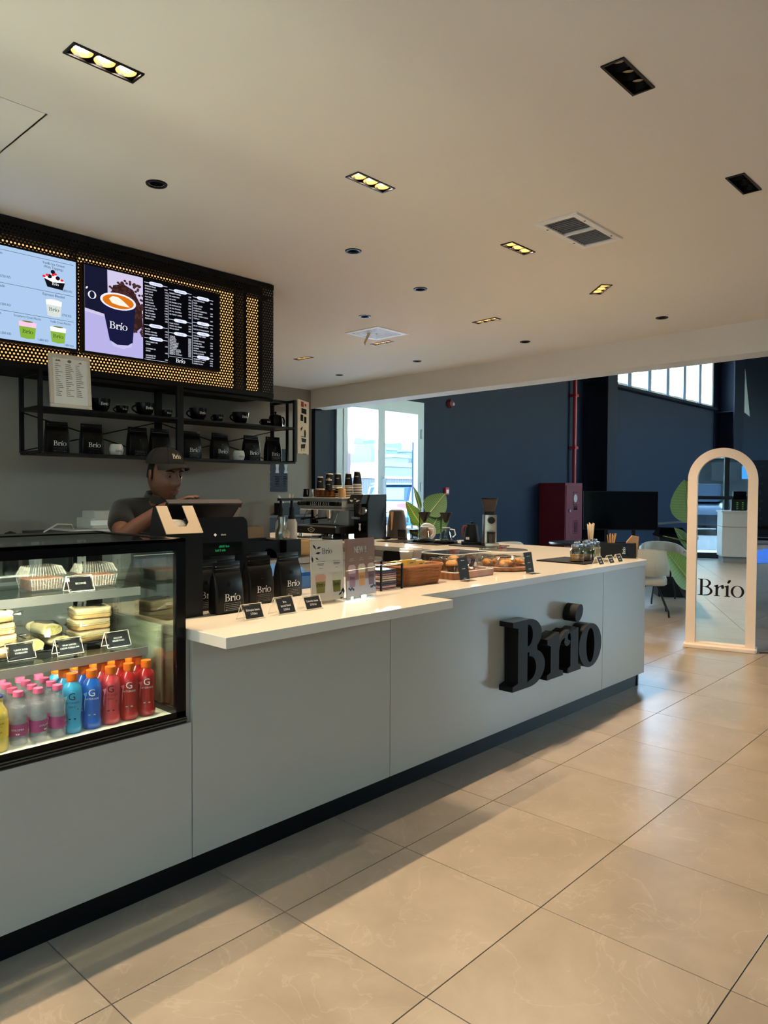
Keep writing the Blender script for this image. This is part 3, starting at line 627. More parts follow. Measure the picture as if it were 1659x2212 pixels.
# ---- upper shelf: brownies
BOXP = film('clear_clamshell', (235, 235, 225), .95, .08); BROWN = mat('brownie', (66, 40, 26), .8, bump=.5, scale=60); BRTOP = mat('brownie_crust', (128, 78, 50), .7, bump=.6, scale=70)
def clamshell(x, y, z, rz, label):
    t = thing('brownie_box', label, 'food box', (x, y, z), rz, 'clear clamshell boxes of brownies')
    a, b = .068, .056
    rid = MB(); n = 26
    def ring(hx, hy, zz, amp): 
        o = rrect(hx, hy, .014, 6); out = []
        for i, (px, py) in enumerate(o): k = 1+amp*(1 if i % 2 else -1); out.append((px*k, py*k, zz))
        return out
    obj('tray', MB().loft([ring(a*.86, b*.86, 0, .012), ring(a*.98, b*.98, .045, .012), ring(a*1.12, b*1.12, .046, 0), ring(a*1.12, b*1.12, .049, 0)], cap=False).poly(ring(a*.86, b*.86, 0, 0)), BOXP, t, smooth=25)
    obj('lid', MB().loft([ring(a*1.12, b*1.12, .0495, 0), ring(a*1.0, b*1.0, .051, .012), ring(a*.8, b*.76, .083, .012), ring(a*.72, b*.68, .085, 0)], cap=False).poly(ring(a*.72, b*.68, .085, 0)), BOXP, t, smooth=25)
    rr = MB()
    for s in (-1, 1):
        for k in range(13):
            u = (k-6)/6; rr.tube([(u*a*.86, s*b*1.0, .052), (u*a*.7, s*b*.78, .082)], .0011, 4); rr.tube([(s*a*1.0, u*b*.8, .052), (s*a*.8, u*b*.62, .082)], .0011, 4)
            rr.tube([(u*a*.8, s*b*.87, .004), (u*a*.9, s*b*.985, .044)], .0009, 4)
    obj('ribs', rr, film('clamshell_rib', (240, 240, 228), .72, .2), t)
    bw = obj('brownie', MB().rbox(-a*.8, -b*.8, a*.8, b*.8, .004, .038, .006), BROWN, t); obj('crust', MB().rbox(-a*.82, -b*.82, a*.82, b*.82, .038, .043, .006), BRTOP, bw)
p = onz(105, 1277, 1.034); clamshell(p.x, p.y+.06, 1.0345, .08, 'clear brownie box in front on the upper glass shelf, left of the card')
p = onz(214, 1269, 1.034); clamshell(p.x+.01, p.y+.06, 1.0345, 0, 'clear brownie box right of the brownie card')
p = onz(5, 1280, 1.034); clamshell(p.x-.05, p.y+.12, 1.0345, 0, 'clear brownie box at the left edge of the upper shelf')
p = onz(153, 1280, 1.034); tent_card(p.x+.042, p.y+.006, 1.0345, ['BROWNIE'], 'black tent card reading brownie on the upper case shelf', size=.0075, group='tent cards in the case')
# ---- lower shelf: plates of sandwiches
BREAD = mat('toasted_bread', (240, 216, 172), .75, bump=.5, scale=45); BREADT = mat('golden_bread_crust', (222, 180, 122), .7, bump=.4, scale=40)
WRAPM = mat('flour_tortilla', (240, 224, 182), .75, bump=.3, scale=35); FILL = mat('chicken_filling', (222, 204, 132), .8, noise=.3, bump=.8, scale=90)
CLING = thin_glass('cling_film', (252, 252, 248), 2.2, .08)
def crumple(mb, rx, ry, z0, z1, seed):
    rnd = random.Random(seed); n = 20; rings = []
    for k, zz in enumerate((z0, z0+(z1-z0)*.35, z0+(z1-z0)*.7, z1)):
        f = (1.06, 1.14, 1.10, .8)[k]
        rings.append([(rx*f*(1+rnd.uniform(-.07, .09))*math.copysign(abs(math.cos(a))**.7, math.cos(a)), ry*f*(1+rnd.uniform(-.07, .09))*math.copysign(abs(math.sin(a))**.7, math.sin(a)), zz+rnd.uniform(-.003, .003)) for a in [2*PI*i/n for i in range(n)]])
    return mb.loft(rings)
def tails(mb, x, y, z, seed, s=1):
    rnd = random.Random(seed); v = []; f = []
    c = (x, y, z); n = 9
    for i in range(n):
        a = (-.9+1.8*i/(n-1)); r = .035*s*(1+rnd.uniform(-.3, .4)); v.append((x+r*math.cos(a)*(1 if s > 0 else 1), y+r*math.sin(a)*.8, z+rnd.uniform(-.012, .014)))
    v.append(c); f = [(i, i+1, n) for i in range(n-1)]; return mb.add(v, f)
def plate(x, y, z, label, r=.082):
    o = obj('plate', MB().lathe([(0, .006), (r*.7, .006), (r*.97, .010), (r, .011), (r, .014), (r*.8, .010), (0, .010)], 36, cap=False).lathe([(r*.6, 0), (r*.62, .006)], 30), mat('black_plate', (18, 18, 20), .35), loc=(x, y, z), label=label, cat='plate', group='black plates in the case')
PZ = .8245
pl = {}
for key, (px, py), lb in (('turkey', (8, 1440), 'black plate under the turkey sandwiches'), ('wrap', (105, 1418), 'black plate under the wraps'), ('hall', (212, 1398), 'black plate under the halloumi sandwiches')):
    p = onz(px, py, PZ); pl[key] = (p.x+.02, p.y+.12); plate(p.x+.02, p.y+.12, PZ, lb)
def sandwich(x, y, z, rz, label, group, seed, hgt=.033, a=.058, b=.048):
    t = thing('sandwich', label, 'sandwich', (x, y, z), rz, group)
    rnd = random.Random(seed)
    def slc(z0, z1):
        o = rrect(a, b, .02, 4); return MB().loft([[(px*.97, py*.97, z0) for px, py in o], [(px, py, z0+.25*(z1-z0)) for px, py in o], [(px*.99, py*.99, z1-.002) for px, py in o], [(px*.9, py*.9, z1) for px, py in o]])
    obj('bread_slice', slc(0, hgt*.42), BREADT, t); obj('filling', slc(hgt*.4, hgt*.6), mat('cheese_filling', (226, 206, 150), .7, noise=.2, scale=60), t); obj('bread_slice', slc(hgt*.58, hgt), BREAD, t)
    obj('wrapping', tails(tails(crumple(MB(), a, b, -.0005, hgt+.0035, seed), a, -.01, hgt*.5, seed+1), -a-.03, .0, hgt*.5, seed+2), CLING, t, smooth=20)
for k in range(4): sandwich(pl['turkey'][0]-.005*k, pl['turkey'][1]+.004*(k % 2), PZ+.0115+k*.0385, .15*(k % 2)-.05, ['bottom', 'second', 'third', 'top'][k]+' turkey sandwich in the wrapped stack at the left of the case', 'wrapped turkey sandwiches', 10+k*3)
for k in range(3): sandwich(pl['hall'][0]+.004*k, pl['hall'][1]+.004*(k % 2), PZ+.0115+k*.041, .1-.12*k, ['bottom', 'middle', 'top'][k]+' halloumi sandwich in the wrapped stack at the right', 'wrapped halloumi sandwiches', 40+k*3, .036, .066, .05)
def wrapr(x, y, z, rz, label, seed):
    t = thing('chicken_wrap', label, 'wrap', (x, y, z), rz, 'chicken wraps in cling film')
    o = [(.034*math.copysign(abs(math.cos(a))**.8, math.cos(a)), .019*math.sin(a)) for a in [2*PI*i/22 for i in range(22)]]
    obj('tortilla', MB().loft([[(px*s, yy, .021+pz*s) for px, pz in o] for yy, s in ((-.048, .97), (-.03, 1), (.06, 1), (.085, .8), (.095, .4))]), WRAPM, t)
    obj('filling', MB().loft([[(px*s, yy, .021+pz*s) for px, pz in o] for yy, s in ((-.0495, .84), (-.047, .86))]), FILL, t)
    obj('wrapping', tails(crumple(MB(), .034, .06, .0, .043, seed).add([], []), .05, -.04, .02, seed), CLING, t, smooth=20)
wx, wy = pl['wrap']
wrapr(wx-.041, wy-.02, PZ+.0115, -.12, 'lower left chicken wrap in the pile of three', 3); wrapr(wx+.043, wy-.015, PZ+.0115, .12, 'lower right chicken wrap in the pile of three', 5); wrapr(wx+.012, wy-.02, PZ+.056, .1, 'top chicken wrap of the pile, cut end forward', 8)
for px, py, lines, lb in ((10, 1432, ['TURKEY-SLICED', 'SOURDOUGH'], 'black tent card for the turkey sourdough'), (118, 1420, ['WRAP CHICKEN', 'CAESAR-TORILLA MW'], 'black tent card for the chicken caesar wrap'), (226, 1403, ['HALLOUMI', 'GRILLED-SLICED'], 'black tent card for the grilled halloumi')):
    p = onz(px+4, py, PZ); tent_card(p.x+.05, max(p.y, 2.405)+.003, PZ+.0015, lines, lb, size=.0058, group='tent cards in the case', rz=.0)
# ---- bottles on the deck
ORC = mat('orange_cap', (240, 112, 22), .35); PKC = mat('pink_cap', (226, 98, 138), .4)
CAMA = math.atan2(-2.35, -1.1)
def ribbed_cap(mb, r, z0, z1, n=24):
    return mb.loft([[((r if i % 2 else r*.955)*math.cos(2*PI*i/n), (r if i % 2 else r*.955)*math.sin(2*PI*i/n), z) for i in range(n)] for z in (z0, z1)]+[[(r*.9*math.cos(2*PI*i/n), r*.9*math.sin(2*PI*i/n), z1+.001) for i in range(n)]])
def sport(x, y, rgb, dark, label, top=None):
    t = thing('sports_drink_bottle', label, 'bottle', (x, y, .6003), 0, 'sports drinks on the case deck')
    body = MB().lathe([(.026, 0), (.0305, .006), (.031, .02), (.0285, .035), (.0275, .055), (.0305, .08), (.0315, .115), (.031, .135), (.026, .152), (.016, .163), (.0145, .168)], 24)
    nm = 'drink_%d_%d_%d' % rgb
    m = mat(nm, rgb, .22, coat=.6, noise=.05, scale=18, trans=.25)
    obj('body', body, m, t); obj('cap', ribbed_cap(MB(), .0175, .168, .190), ORC, t)
    obj('neck_ring', MB().lathe([(.0165, .1645), (.0165, .167)], 20), ORC, t)
    lb = MB(); ink = INKK if dark else INKW
    wrap(lb, .0322, .110, CAMA, .024, lambda q, M: text(q, 'G', M)); wrap(lb, .0320, .098, CAMA, .0062, lambda q, M: text(q, 'GATORADE', M))
    if dark: wrap(lb, .0318, .085, CAMA, .006, lambda q, M: text(q, 'ZERO', M)); wrap(lb, .0312, .077, CAMA, .001, lambda q, M: q.box(-20, 0, 0, 20, 4, 0, M))
    wrap(lb, .0296, .046, CAMA, .001, lambda q, M: q.box(-11, 0, 0, 12, 4, 0, M))
    obj('print', lb, ink, t, smooth=None)
    bolt = MB(); wrap(bolt, .0323, .115, CAMA, .001, lambda q, M: q.add([(2, 6, 0), (6, 14, 0), (3, 8, 0), (-1, 0, 0)], [(0, 1, 2), (0, 2, 3)], M)); obj('emblem_bolt', bolt, mat('bolt_orange', (226, 84, 30), .5), t, smooth=None)
    sw = MB(); wrap(sw, .0319, .07, CAMA-.55, .001, lambda q, M: q.add([(-12, 48, 0), (2, 54, 0), (2, 46, 0), (-3, 30, 0), (-5, 10, 0), (-6, -10, 0), (-8, 12, 0), (-5, 40, 0)], [tuple(range(8))], M)); obj('swoosh', sw, mat('pale_print_%d' % rgb[0], tuple(min(255, c+90) for c in rgb), .5), t, smooth=None)
RED, PKR, BLU, CYA = (205, 26, 34), (226, 70, 82), (14, 104, 214), (60, 176, 226)
gx = [1.305, 1.240, 1.175, 1.110, 1.045]; spec = [(RED, 0, 'red'), (RED, 0, 'red'), (PKR, 1, 'pink red, low sugar'), (BLU, 0, 'deep blue'), (CYA, 1, 'pale blue, low sugar')]
order = ['at the right end of the case', 'second from the right end', 'in the middle of the row', 'next to the pale blue one', 'beside the water bottles']
for k in range(5):
    for r_, rowname in ((0, 'front'), (1, 'second'), (2, 'back')):
        sport(gx[k]+.004*r_, 2.352+r_*.068, *spec[k][:2], '%s sports drink %s, %s row' % (spec[k][2], order[k], rowname))
WPL = film('clear_bottle', (226, 226, 232), .86, .06); WLB = mat('plum_label', (150, 52, 108), .45)
def water(x, y, label, rnd):
    t = thing('water_bottle', label, 'bottle', (x, y, .6003), 0, 'pink capped water bottles')
    obj('body', MB().lathe([(.021, 0), (.0255, .006), (.026, .03), (.025, .034), (.0252, .07), (.026, .078), (.0262, .10), (.024, .12), (.017, .138), (.0125, .146), (.0125, .152)], 22, cap=False), WPL, t)
    obj('water', MB().lathe([(.02, .003), (.0243, .008), (.0245, .06), (.0248, .10), (.022, .118)], 18), film('still_water', (206, 208, 222), .72, .05), t)
    obj('cap', ribbed_cap(MB(), .0148, .150, .165), PKC, t)
    lb = obj('label_band', MB().lathe([(.0262, .033), (.0262, .069)], 24, cap=False), WLB, t)
    tx = MB(); wrap(tx, .0267, .050, CAMA+rnd, .0062, lambda q, M: text(q, 'DOLOMIA', M)); wrap(tx, .0267, .042, CAMA+rnd, .001, lambda q, M: [q.add([(5*math.cos(a)+(-1 if a < -PI/2 else 1), 5*math.sin(a), 0) for a in aa]+[(-.8 if aa[0] < -PI/2-.1 else .8, 0, 0)], [tuple(range(len(aa)+1))], M) for aa in ([-PI+.3*i for i in range(6)], [-PI/2+.3*i for i in range(6)])])
    obj('lettering', tx, INKW, lb, smooth=None)
for c, xx in enumerate((.992, .934, .876)):
    for r_ in range(4):
        water(xx+.004*r_, 2.338+r_*.058+.004*c, 'pink capped water bottle, %s column, %s row' % (['right', 'middle', 'left'][c], ['front', 'second', 'third', 'back'][r_]), (0, .9, 1.6)[(2-c+r_) % 3])
GB = mat('ginger_beer_liquid', (226, 190, 84), .2, coat=.5, trans=.2)
for c, xx in enumerate((.815, .757, .70)):
    for r_ in range(2):
        t = thing('ginger_beer_bottle', 'yellow ginger beer bottle, %s, %s row' % (['beside the water', 'one from the water', 'two from the water'][c], ['front', 'back'][r_]), 'bottle', (xx, 2.336+r_*.06, .6003), 0, 'ginger beer bottles')
        obj('body', MB().lathe([(.024, 0), (.0275, .006), (.0275, .105), (.024, .122), (.0135, .140), (.0125, .160)], 22), GB, t); obj('cap', MB().lathe([(.0145, .160), (.0145, .167), (.012, .169)], 18), mat('blue_crown_cap', (60, 66, 120), .4, metal=.5), t)
        lb = obj('label_band', MB().lathe([(.0277, .045), (.0277, .098)], 24, cap=False), mat('yellow_label', (222, 178, 52), .5), t)
        tx = MB()
        for s, z, h_ in (('FRANKLIN', .084, .006), ('& SONS LTD', .076, .0035), ('SPICED', .067, .003), ('GINGER', .058, .0062), ('BEV', .049, .0062)): wrap(tx, .0281, z, CAMA, h_, lambda q, M: text(q, s, M))
        obj('lettering', tx, mat('olive_print', (72, 54, 18), .6), lb, smooth=None)
# ============================================================ menu board
BY0, BY1, BZ0, BZ1 = 4.36, 4.72, 2.068, 2.893
BXL, BXR = .2, 3.455
board = thing('menu_board', 'black perforated menu light box along the back wall', 'menu board', (0, BY0, 0))
PERF = perforated('perforated_black_sheet', (15, 15, 18))
for x0, x1 in ((BXL, 1.98), (1.98, 3.20), (3.20, BXR)):
    obj('front_sheet', MB().add([(x0+.002, 0, BZ0), (x1-.002, 0, BZ0), (x1-.002, 0, BZ1), (x0+.002, 0, BZ1)], [(0, 1, 2, 3)]), PERF, board, smooth=None)
obj('light_panel', MB().box(BXL+.02, .10, 2.11, 3.17, .11, 2.80).box(3.225, .10, 2.11, 3.39, .11, 2.80), glow('warm_light_panel', (255, 186, 112), 1.0), board, smooth=None)
obj('inner_shadow_box', MB().box(BXL, .13, BZ0, BXR, .15, BZ1).box(BXL, .02, BZ0, BXR, .13, BZ0+.01).box(BXL, .02, 2.10, BXR, .13, 2.106).box(BXL, .02, 2.80, BXR, .13, 2.806), BLACKM, board, smooth=None)
obj('top_rail', MB().box(BXL, -.004, 2.858, BXR, .02, BZ1), BLACK, board, smooth=None)
obj('bottom_rail', MB().box(BXL, -.004, BZ0, BXR, .02, BZ0+.03), BLACK, board, smooth=None)
obj('post', MB().box(3.185, .003, BZ0, 3.215, .12, BZ1), BLACK, board, smooth=None); obj('post', MB().box(1.976, .003, BZ0, 1.984, .09, BZ1), BLACK, board, smooth=None)
obj('bottom_sheet', MB().box(BXL, 0, BZ0-.004, BXR, BY1-BY0+.02, BZ0), BLACKM, board, smooth=None)
sd = obj('side_sheet', MB().add([(0, 0, BZ0-.03), (.42, 0, BZ0-.03), (.42, 0, BZ1), (0, 0, BZ1)], [(0, 1, 2, 3)]), PERF, board, smooth=None); sd.location = (BXR, 0, 0); sd.rotation_euler.z = math.atan2(.355, .245)
# ---- screens
def screen(x0, x1, z0, z1, label):
    t = thing('menu_screen', label, 'screen', ((x0+x1)/2, BY0, z0))
    w, h = x1-x0, z1-z0; b = .014
    obj('bezel', MB().box(-w/2, -.05, 0, w/2, -.006, h), BLACK, t, smooth=None, bevel=.003)
    obj('wall_bracket', MB().box(-.15, -.006, h*.3, .15, 0, h*.7), BLACK, t, smooth=None)
    return t, w-2*b, h-2*b, b
def E_(c, s=1.0): return glow('screen_%d_%d_%d_%g' % (*c, s), c, s)
def flat(name, parent, mb, c, s=1.0): return obj(name, mb, E_(c, s), parent, smooth=None)
LAY = [0]
def SM(w, h, b, k):
    """frame: u,v in 0..1 of the picture, layer k"""
    return Matrix.Translation((-w/2, -.0503-.0004*k, b)) @ Matrix.Rotation(PI/2, 4, 'X') @ Matrix.Diagonal((w, h, 1, 1))
def mtext(mb, M, u, v, s, h, asp, align='L', wid=.8):
    text(mb, s, M @ Matrix.Translation((u, v, 0)) @ Matrix.Diagonal((h*asp*wid, h, 1, 1)), align)
def mlogo(mb, M, u, v, h, asp): logo(mb, M @ Matrix.Translation((u, v, 0)) @ Matrix.Diagonal((h*asp, h, 1, 1)))
def ell(cx, cy, rx, ry, n=28, a0=0, a1=2*PI): return [(cx+rx*math.cos(a0+(a1-a0)*i/n), cy+ry*math.sin(a0+(a1-a0)*i/n), 0) for i in range(n)]
a = ony(170, 572, BY0-.05); bq = ony(465, 803, BY0-.05)
t, w, h, b = screen(1.992, 2.955, 2.192, 2.726, 'right menu screen with a coffee cup photo and a black price list'); asp = h/w
PB = .85
flat('picture', t, MB().poly([(0, 0, 0), (1, 0, 0), (1, 1, 0), (0, 1, 0)], SM(w, h, b, 0)), (6, 6, 9), 1)
ph = flat('cup_photo', t, MB().poly([(.0, 0, 0), (.40, 0, 0), (.40, 1, 0), (0, 1, 0)], SM(w, h, b, 1)), (172, 166, 216), PB)
flat('photo_backdrop', t, MB().poly([(.0, .46, 0), (.40, .38, 0), (.40, 1, 0), (0, 1, 0)], SM(w, h, b, 2)), (196, 188, 218), PB)
flat('photo_bag', t, MB().poly([(0, .5, 0), (.155, .46, 0), (.15, 1, 0), (0, 1, 0)], SM(w, h, b, 3)), (22, 23, 46), PB)
sub = MB(); mlogo(sub, SM(w, h, b, 4), -.02, .62, .13, asp); sub2 = MB()
for f in sub.f:
    if all(sub.v[i].x > -w/2+.002 for i in f): sub2.add([sub.v[i] for i in f], [tuple(range(len(f)))])
flat('photo_bag_logo', t, sub2, (226, 226, 236), PB)
be = MB(); rnd = random.Random(5)
for k in range(230):
    u = .16+.24*rnd.random(); v = .98-.70*rnd.random()
    if u < .16+max(0, .62-v)*.55 or v > .92-(u-.30)**2*6: continue
    be.poly(ell(u, v, .010, .015, 8), SM(w, h, b, 3)@Matrix.Identity(4))
flat('photo_beans', t, be, (66, 40, 38), .9)
flat('photo_bean_mass', t, MB().poly([(.16, .62, 0), (.19, .83, 0), (.26, .87, 0), (.33, .82, 0), (.39, .64, 0), (.40, .40, 0), (.35, .32, 0), (.26, .45, 0)], SM(w, h, b, 2.5)), (48, 28, 28), .9)
flat('photo_cup', t, MB().poly([(.105, .66, 0), (.345, .62, 0), (.325, .17, 0), (.29, .13, 0), (.215, .12, 0), (.165, .16, 0)], SM(w, h, b, 4)), (20, 22, 52), 1)
flat('photo_cup_foot', t, MB().poly([(.168, .165, 0), (.215, .125, 0), (.29, .135, 0), (.322, .175, 0), (.315, .12, 0), (.26, .085, 0), (.19, .10, 0)], SM(w, h, b, 5)), (188, 182, 222), PB)
flat('photo_cup_rim', t, MB().poly(ell(.225, .645, .124, .10), SM(w, h, b, 5)), (228, 224, 236), PB)
flat('photo_coffee', t, MB().poly(ell(.225, .643, .108, .082), SM(w, h, b, 6)), (204, 110, 20), PB)
flat('photo_latte_art', t, MB().poly([(.16, .66, 0), (.185, .70, 0), (.225, .695, 0), (.26, .66, 0), (.305, .60, 0), (.23, .60, 0), (.18, .615, 0)], SM(w, h, b, 7)), (240, 228, 214), PB)
sub = MB(); mlogo(sub, SM(w, h, b, 6), .225, .31, .085, asp); flat('photo_cup_logo', t, sub, (236, 236, 242), PB)
tx = MB(); pill = MB(); ln = MB(); dk = MB()
M = SM(w, h, b, 1); M2 = SM(w, h, b, 2); M3 = SM(w, h, b, 3)
def header(u0, u1, v, s):
    cu = (u0+u1)/2; ln.box(u0, v-.003, 0, u1, v+.003, 0, M); o = rrect(.052, .021, .0205, 5); pill.poly([(cu+x*1.0, v+y, 0) for x, y in o], M2); mtext(dk, M3, cu, v-.009, s, .018, asp, 'C')
def rows(u0, u1, v, items, pr, dv=.0335):
    for k, s in enumerate(items):
        if s: mtext(tx, M2, u0, v-k*dv, s, .0165, asp, 'L', .86)
        p_ = pr[k % len(pr)]
        if s and p_: mtext(tx, M2, u1, v-k*dv, p_, .0165, asp, 'R', .86)
header(.41, .585, .955, 'HOT BEVERAGES')
rows(.415, .585, .905, ['ESPRESSO SINGLE', 'ESPRESSO DOUBLE', 'AMERICANO', 'FLAT WHITE', 'CORTADO', 'CAFE LATTE', 'CAPPUCCINO', 'SPANISH LATTE', 'HOT CHOCOLATE', 'V60- ETHIOPIA', 'V60- COLOMBIA', 'TURKEY COFFEE', 'FRENCH PRESS'], ['0.900', '1.000', '1.250', '1.500', '1.250', '1.500', '1.600', '1.800', '2.000'])
header(.41, .585, .43, 'ICE BLENDED'); rows(.415, .585, .375, ['MOCHA', 'MOCHA CARAMEL', 'ESPRESSO BLENDED'], ['1.750'])
header(.41, .585, .27, 'BRIO REFRESHER'); rows(.42, .585, .215, ['STRAWBERRY MIX', 'GINGER', '', 'CUCUMBER MIX', 'GINGER', '', 'LEMONADE MIX', 'PASSION FRUIT'], ['', '1.500', '', '', '1.500', '', '', '1.500'], .028)
header(.595, .775, .93, 'ICE BEVERAGES'); rows(.60, .77, .88, ['ESPRESSO SHAKEN', 'ICE AMERICANO', 'ICE LATTE', 'ICE SPANISH LATTE', 'ICE WHITE MOCHA', 'ICE V60- ETHIOPIA', 'ICE V60- COLOMBIA', 'ICE TURKEY COFFEE'], ['1.250', '1.750', '1.500', '1.800', '2.000'], .038)
header(.595, .775, .555, 'YOGURT'); rows(.60, .77, .50, ['PLAIN YOGURT', 'MANGO ICE CREAM', 'MIX ICE CREAM'], ['1.250', '1.500', '1.800'])
header(.595, .775, .385, 'ADD ONS'); rows(.60, .77, .335, ['VANILLA', 'CARAMEL', 'HAZELNUT', 'PISTACHIO', 'PASSION FRUIT', 'STRAWBERRY', 'BLACK BERRY', 'BLUE BERRY', 'MARSHMALLOWS', 'BARISTA ALMOND', 'BARISTA OATS', 'BARISTA COCONUT'], ['0.250'], .0205)
header(.785, .955, .905, 'SANDWICHES'); rows(.79, .95, .855, ['HALLOUMI GRILLED', 'SLICED', 'TURKEY SLICED', 'SOURDOUGH', '4 CHEESE SOURDOUGH', 'SMOKE TURKEY', 'WRAP CHICKEN CAESAR', 'TORTILLA'], ['1.800', '', '1.800', '', '1.650'])
header(.785, .955, .575, 'SALADS'); rows(.79, .95, .525, ['SALAD CHICKEN CAESAR', 'ROCCA & POMEGRANATE'], ['1.850'], .045)
header(.785, .955, .44, 'PASTRIES'); rows(.79, .95, .395, ['CAKE BAKED CHEESE', 'PROTEIN', 'CLASSIC BROWNIE', 'COOKIE BITES', 'MUFFIN BLUEBERRY', 'CRUMBLE', 'MUFFIN CHOCOLATE', 'NUTELLA COOKIE'], ['1.500', '', '1.250', '1.000'], .033)
header(.785, .955, .13, 'CROISSANTS'); rows(.79, .95, .09, ['CROISSANT 4 CHEESE', 'CROISSANT PLAIN', 'DANISH PASTRY'], ['0.900'], .03)
for u, v0, v1 in ((.59, .06, .88), (.78, .03, .86)): ln.box(u-.0012, v0, 0, u+.0012, v1, 0, M)
ln.box(.41, .0, 0, .585, .004, 0, M @ Matrix.Translation((0, .0, 0))); ln.box(.595, .083, 0, .775, .087, 0, M)
flat('menu_text', t, tx, (224, 226, 240), 1); flat('menu_headers', t, pill, (206, 212, 240), 1); flat('menu_rules', t, ln, (190, 194, 214), 1); flat('header_text', t, dk, (12, 12, 20), 1)
sub = MB(); mlogo(sub, M2, .685, .018, .05, asp); flat('menu_logo', t, sub, (236, 236, 244), 1)
# left screen
t, w, h, b = screen(1.02, 1.968, 2.192, 2.726, 'left pale blue menu screen with iced drinks'); asp = h/w
M = SM(w, h, b, 0); M1 = SM(w, h, b, 1); M2 = SM(w, h, b, 2); M3 = SM(w, h, b, 3); M4 = SM(w, h, b, 4)
BG = .78
flat('picture', t, MB().poly([(0, 0, 0), (1, 0, 0), (1, 1, 0), (0, 1, 0)], M), (168, 196, 230), BG)
ln = MB()
for v in (.955, .60, .305): ln.box(.3, v-.002, 0, .985, v+.002, 0, M1)
flat('menu_rules', t, ln, (40, 44, 60), .8)
tx = MB()
for u, v, s, hh, al in ((.86, .905, 'Vanilla Ice Cream', .030, 'C'), (.86, .862, 'With Toppings', .030, 'C'), (.945, .635, '1.800 KD', .026, 'C'), (.86, .555, 'Espresso Blended', .030, 'C'), (.94, .355, '1.750 KD', .026, 'C'), (.70, .262, 'Strawberry Cream Matcha', .026, 'C'), (.90, .262, 'Vanilla Cream Matcha', .026, 'C'), (.795, .035, '1.800 KD', .026, 'C'), (.955, .018, '1.800 KD', .024, 'C'),
                       (.50, .905, 'Cup Ice Cream', .030, 'C'), (.575, .66, '1.750 KD', .026, 'C'), (.53, .555, 'Lemonade', .030, 'C'), (.575, .36, '1.500 KD', .026, 'C'), (.53, .262, 'Pecan', .026, 'C'), (.575, .05, '1.500 KD', .026, 'C')): mtext(tx, M1, u, v, s, hh, asp, al, .72 if 'Matcha' in s else .85)
flat('menu_text', t, tx, (30, 34, 50), .8)
def cup2(u, v, wd, ht, body, top, cream, mid=None):
    tp = .8; flat('pictured_cup', t, MB().poly([(u-wd/2, v+ht*.9, 0), (u+wd/2, v+ht*.9, 0), (u+wd/2*tp, v+.01, 0), (u, v, 0), (u-wd/2*tp, v+.01, 0)][::-1], M1), body, .95)
    flat('pictured_cream', t, MB().poly([(u-wd/2, v+ht*.92, 0), (u-wd*.47, v+ht*.66, 0), (u+wd*.47, v+ht*.66, 0), (u+wd/2, v+ht*.92, 0), (u, v+ht, 0)], M2), cream, 1)
    flat('pictured_top', t, MB().poly(ell(u, v+ht*.95, wd*.32, ht*.04), M3), top, .9)
cup2(.70, .035, .105, .20, (120, 160, 52), (96, 110, 50), (230, 176, 200)); cup2(.885, .035, .10, .195, (122, 162, 56), (96, 110, 50), (226, 228, 232)); cup2(.86, .325, .10, .20, (192, 200, 194), (220, 220, 210), (226, 230, 224))
TS_ = Matrix.Translation((.105, .01, 0)); M1 = M1 @ TS_; M2 = M2 @ TS_; M3 = M3 @ TS_; MB4 = M4; M4 = M4 @ TS_
flat('pictured_tub', t, MB().poly([(.695, .74, 0), (.825, .72, 0), (.81, .635, 0), (.715, .645, 0)][::-1], M1), (14, 15, 20), 1)
flat('pictured_ice_cream', t, MB().poly([(.692, .738, 0), (.725, .77, 0), (.75, .82, 0), (.785, .77, 0), (.828, .722, 0), (.75, .705, 0)], M2), (226, 230, 244), 1)
bb = MB()
for u, v in ((.75, .82), (.73, .765), (.78, .76)): bb.poly(ell(u, v, .014, .024, 12), M3)
flat('pictured_blackberries', t, bb, (16, 16, 28), 1); bb = MB()
for u, v in ((.75, .785), (.695, .755), (.715, .775), (.805, .745), (.765, .80)): bb.poly(ell(u, v, .01, .014, 10), M4)
flat('pictured_raspberries', t, bb, (205, 40, 50), 1)
sub = MB(); 
for u, v, hh in ((.70, .095, .042), (.885, .095, .042), (.86, .39, .042)): mlogo(sub, MB4, u, v, hh, asp)
flat('pictured_logos', t, sub, (24, 30, 30), 1); sub = MB(); mlogo(sub, M4, .765, .675, .028, asp); flat('pictured_tub_logo', t, sub, (232, 234, 240), 1)

# ============================================================ wall shelf
SZ0, SZ1 = 1.598, 1.858
rk = thing('wall_rack', 'black steel two-tier wall rack under the menu board', 'shelf', (0, 0, 0))
IR = mat('black_powder_coat', (14, 15, 18), .5)
def bar(p, q, w=.022): 
    a_ = Vector(p); b_ = Vector(q); c = (a_+b_)/2; d = b_-a_; s = [max(abs(d[i]), w) for i in range(3)]
    return MB().cbox(c, s)
XS = (1.745, 2.628, 2.652, 3.62)
for x in XS: 
    obj('front_post', bar((x, 4.312, SZ0), (x, 4.312, BZ0-.006), .022), IR, rk, smooth=None); obj('rear_post', bar((x, 4.582, SZ0), (x, 4.582, BZ0-.006)), IR, rk, smooth=None)
    for z in (SZ0-.002, SZ1-.008, BZ0-.017): obj('side_rail', bar((x, 4.312, z), (x, 4.582, z), .02), IR, rk, smooth=None)
obj('front_post', bar((3.62, 4.40, SZ0), (3.62, 4.40, BZ0-.006), .016), IR, rk, smooth=None)
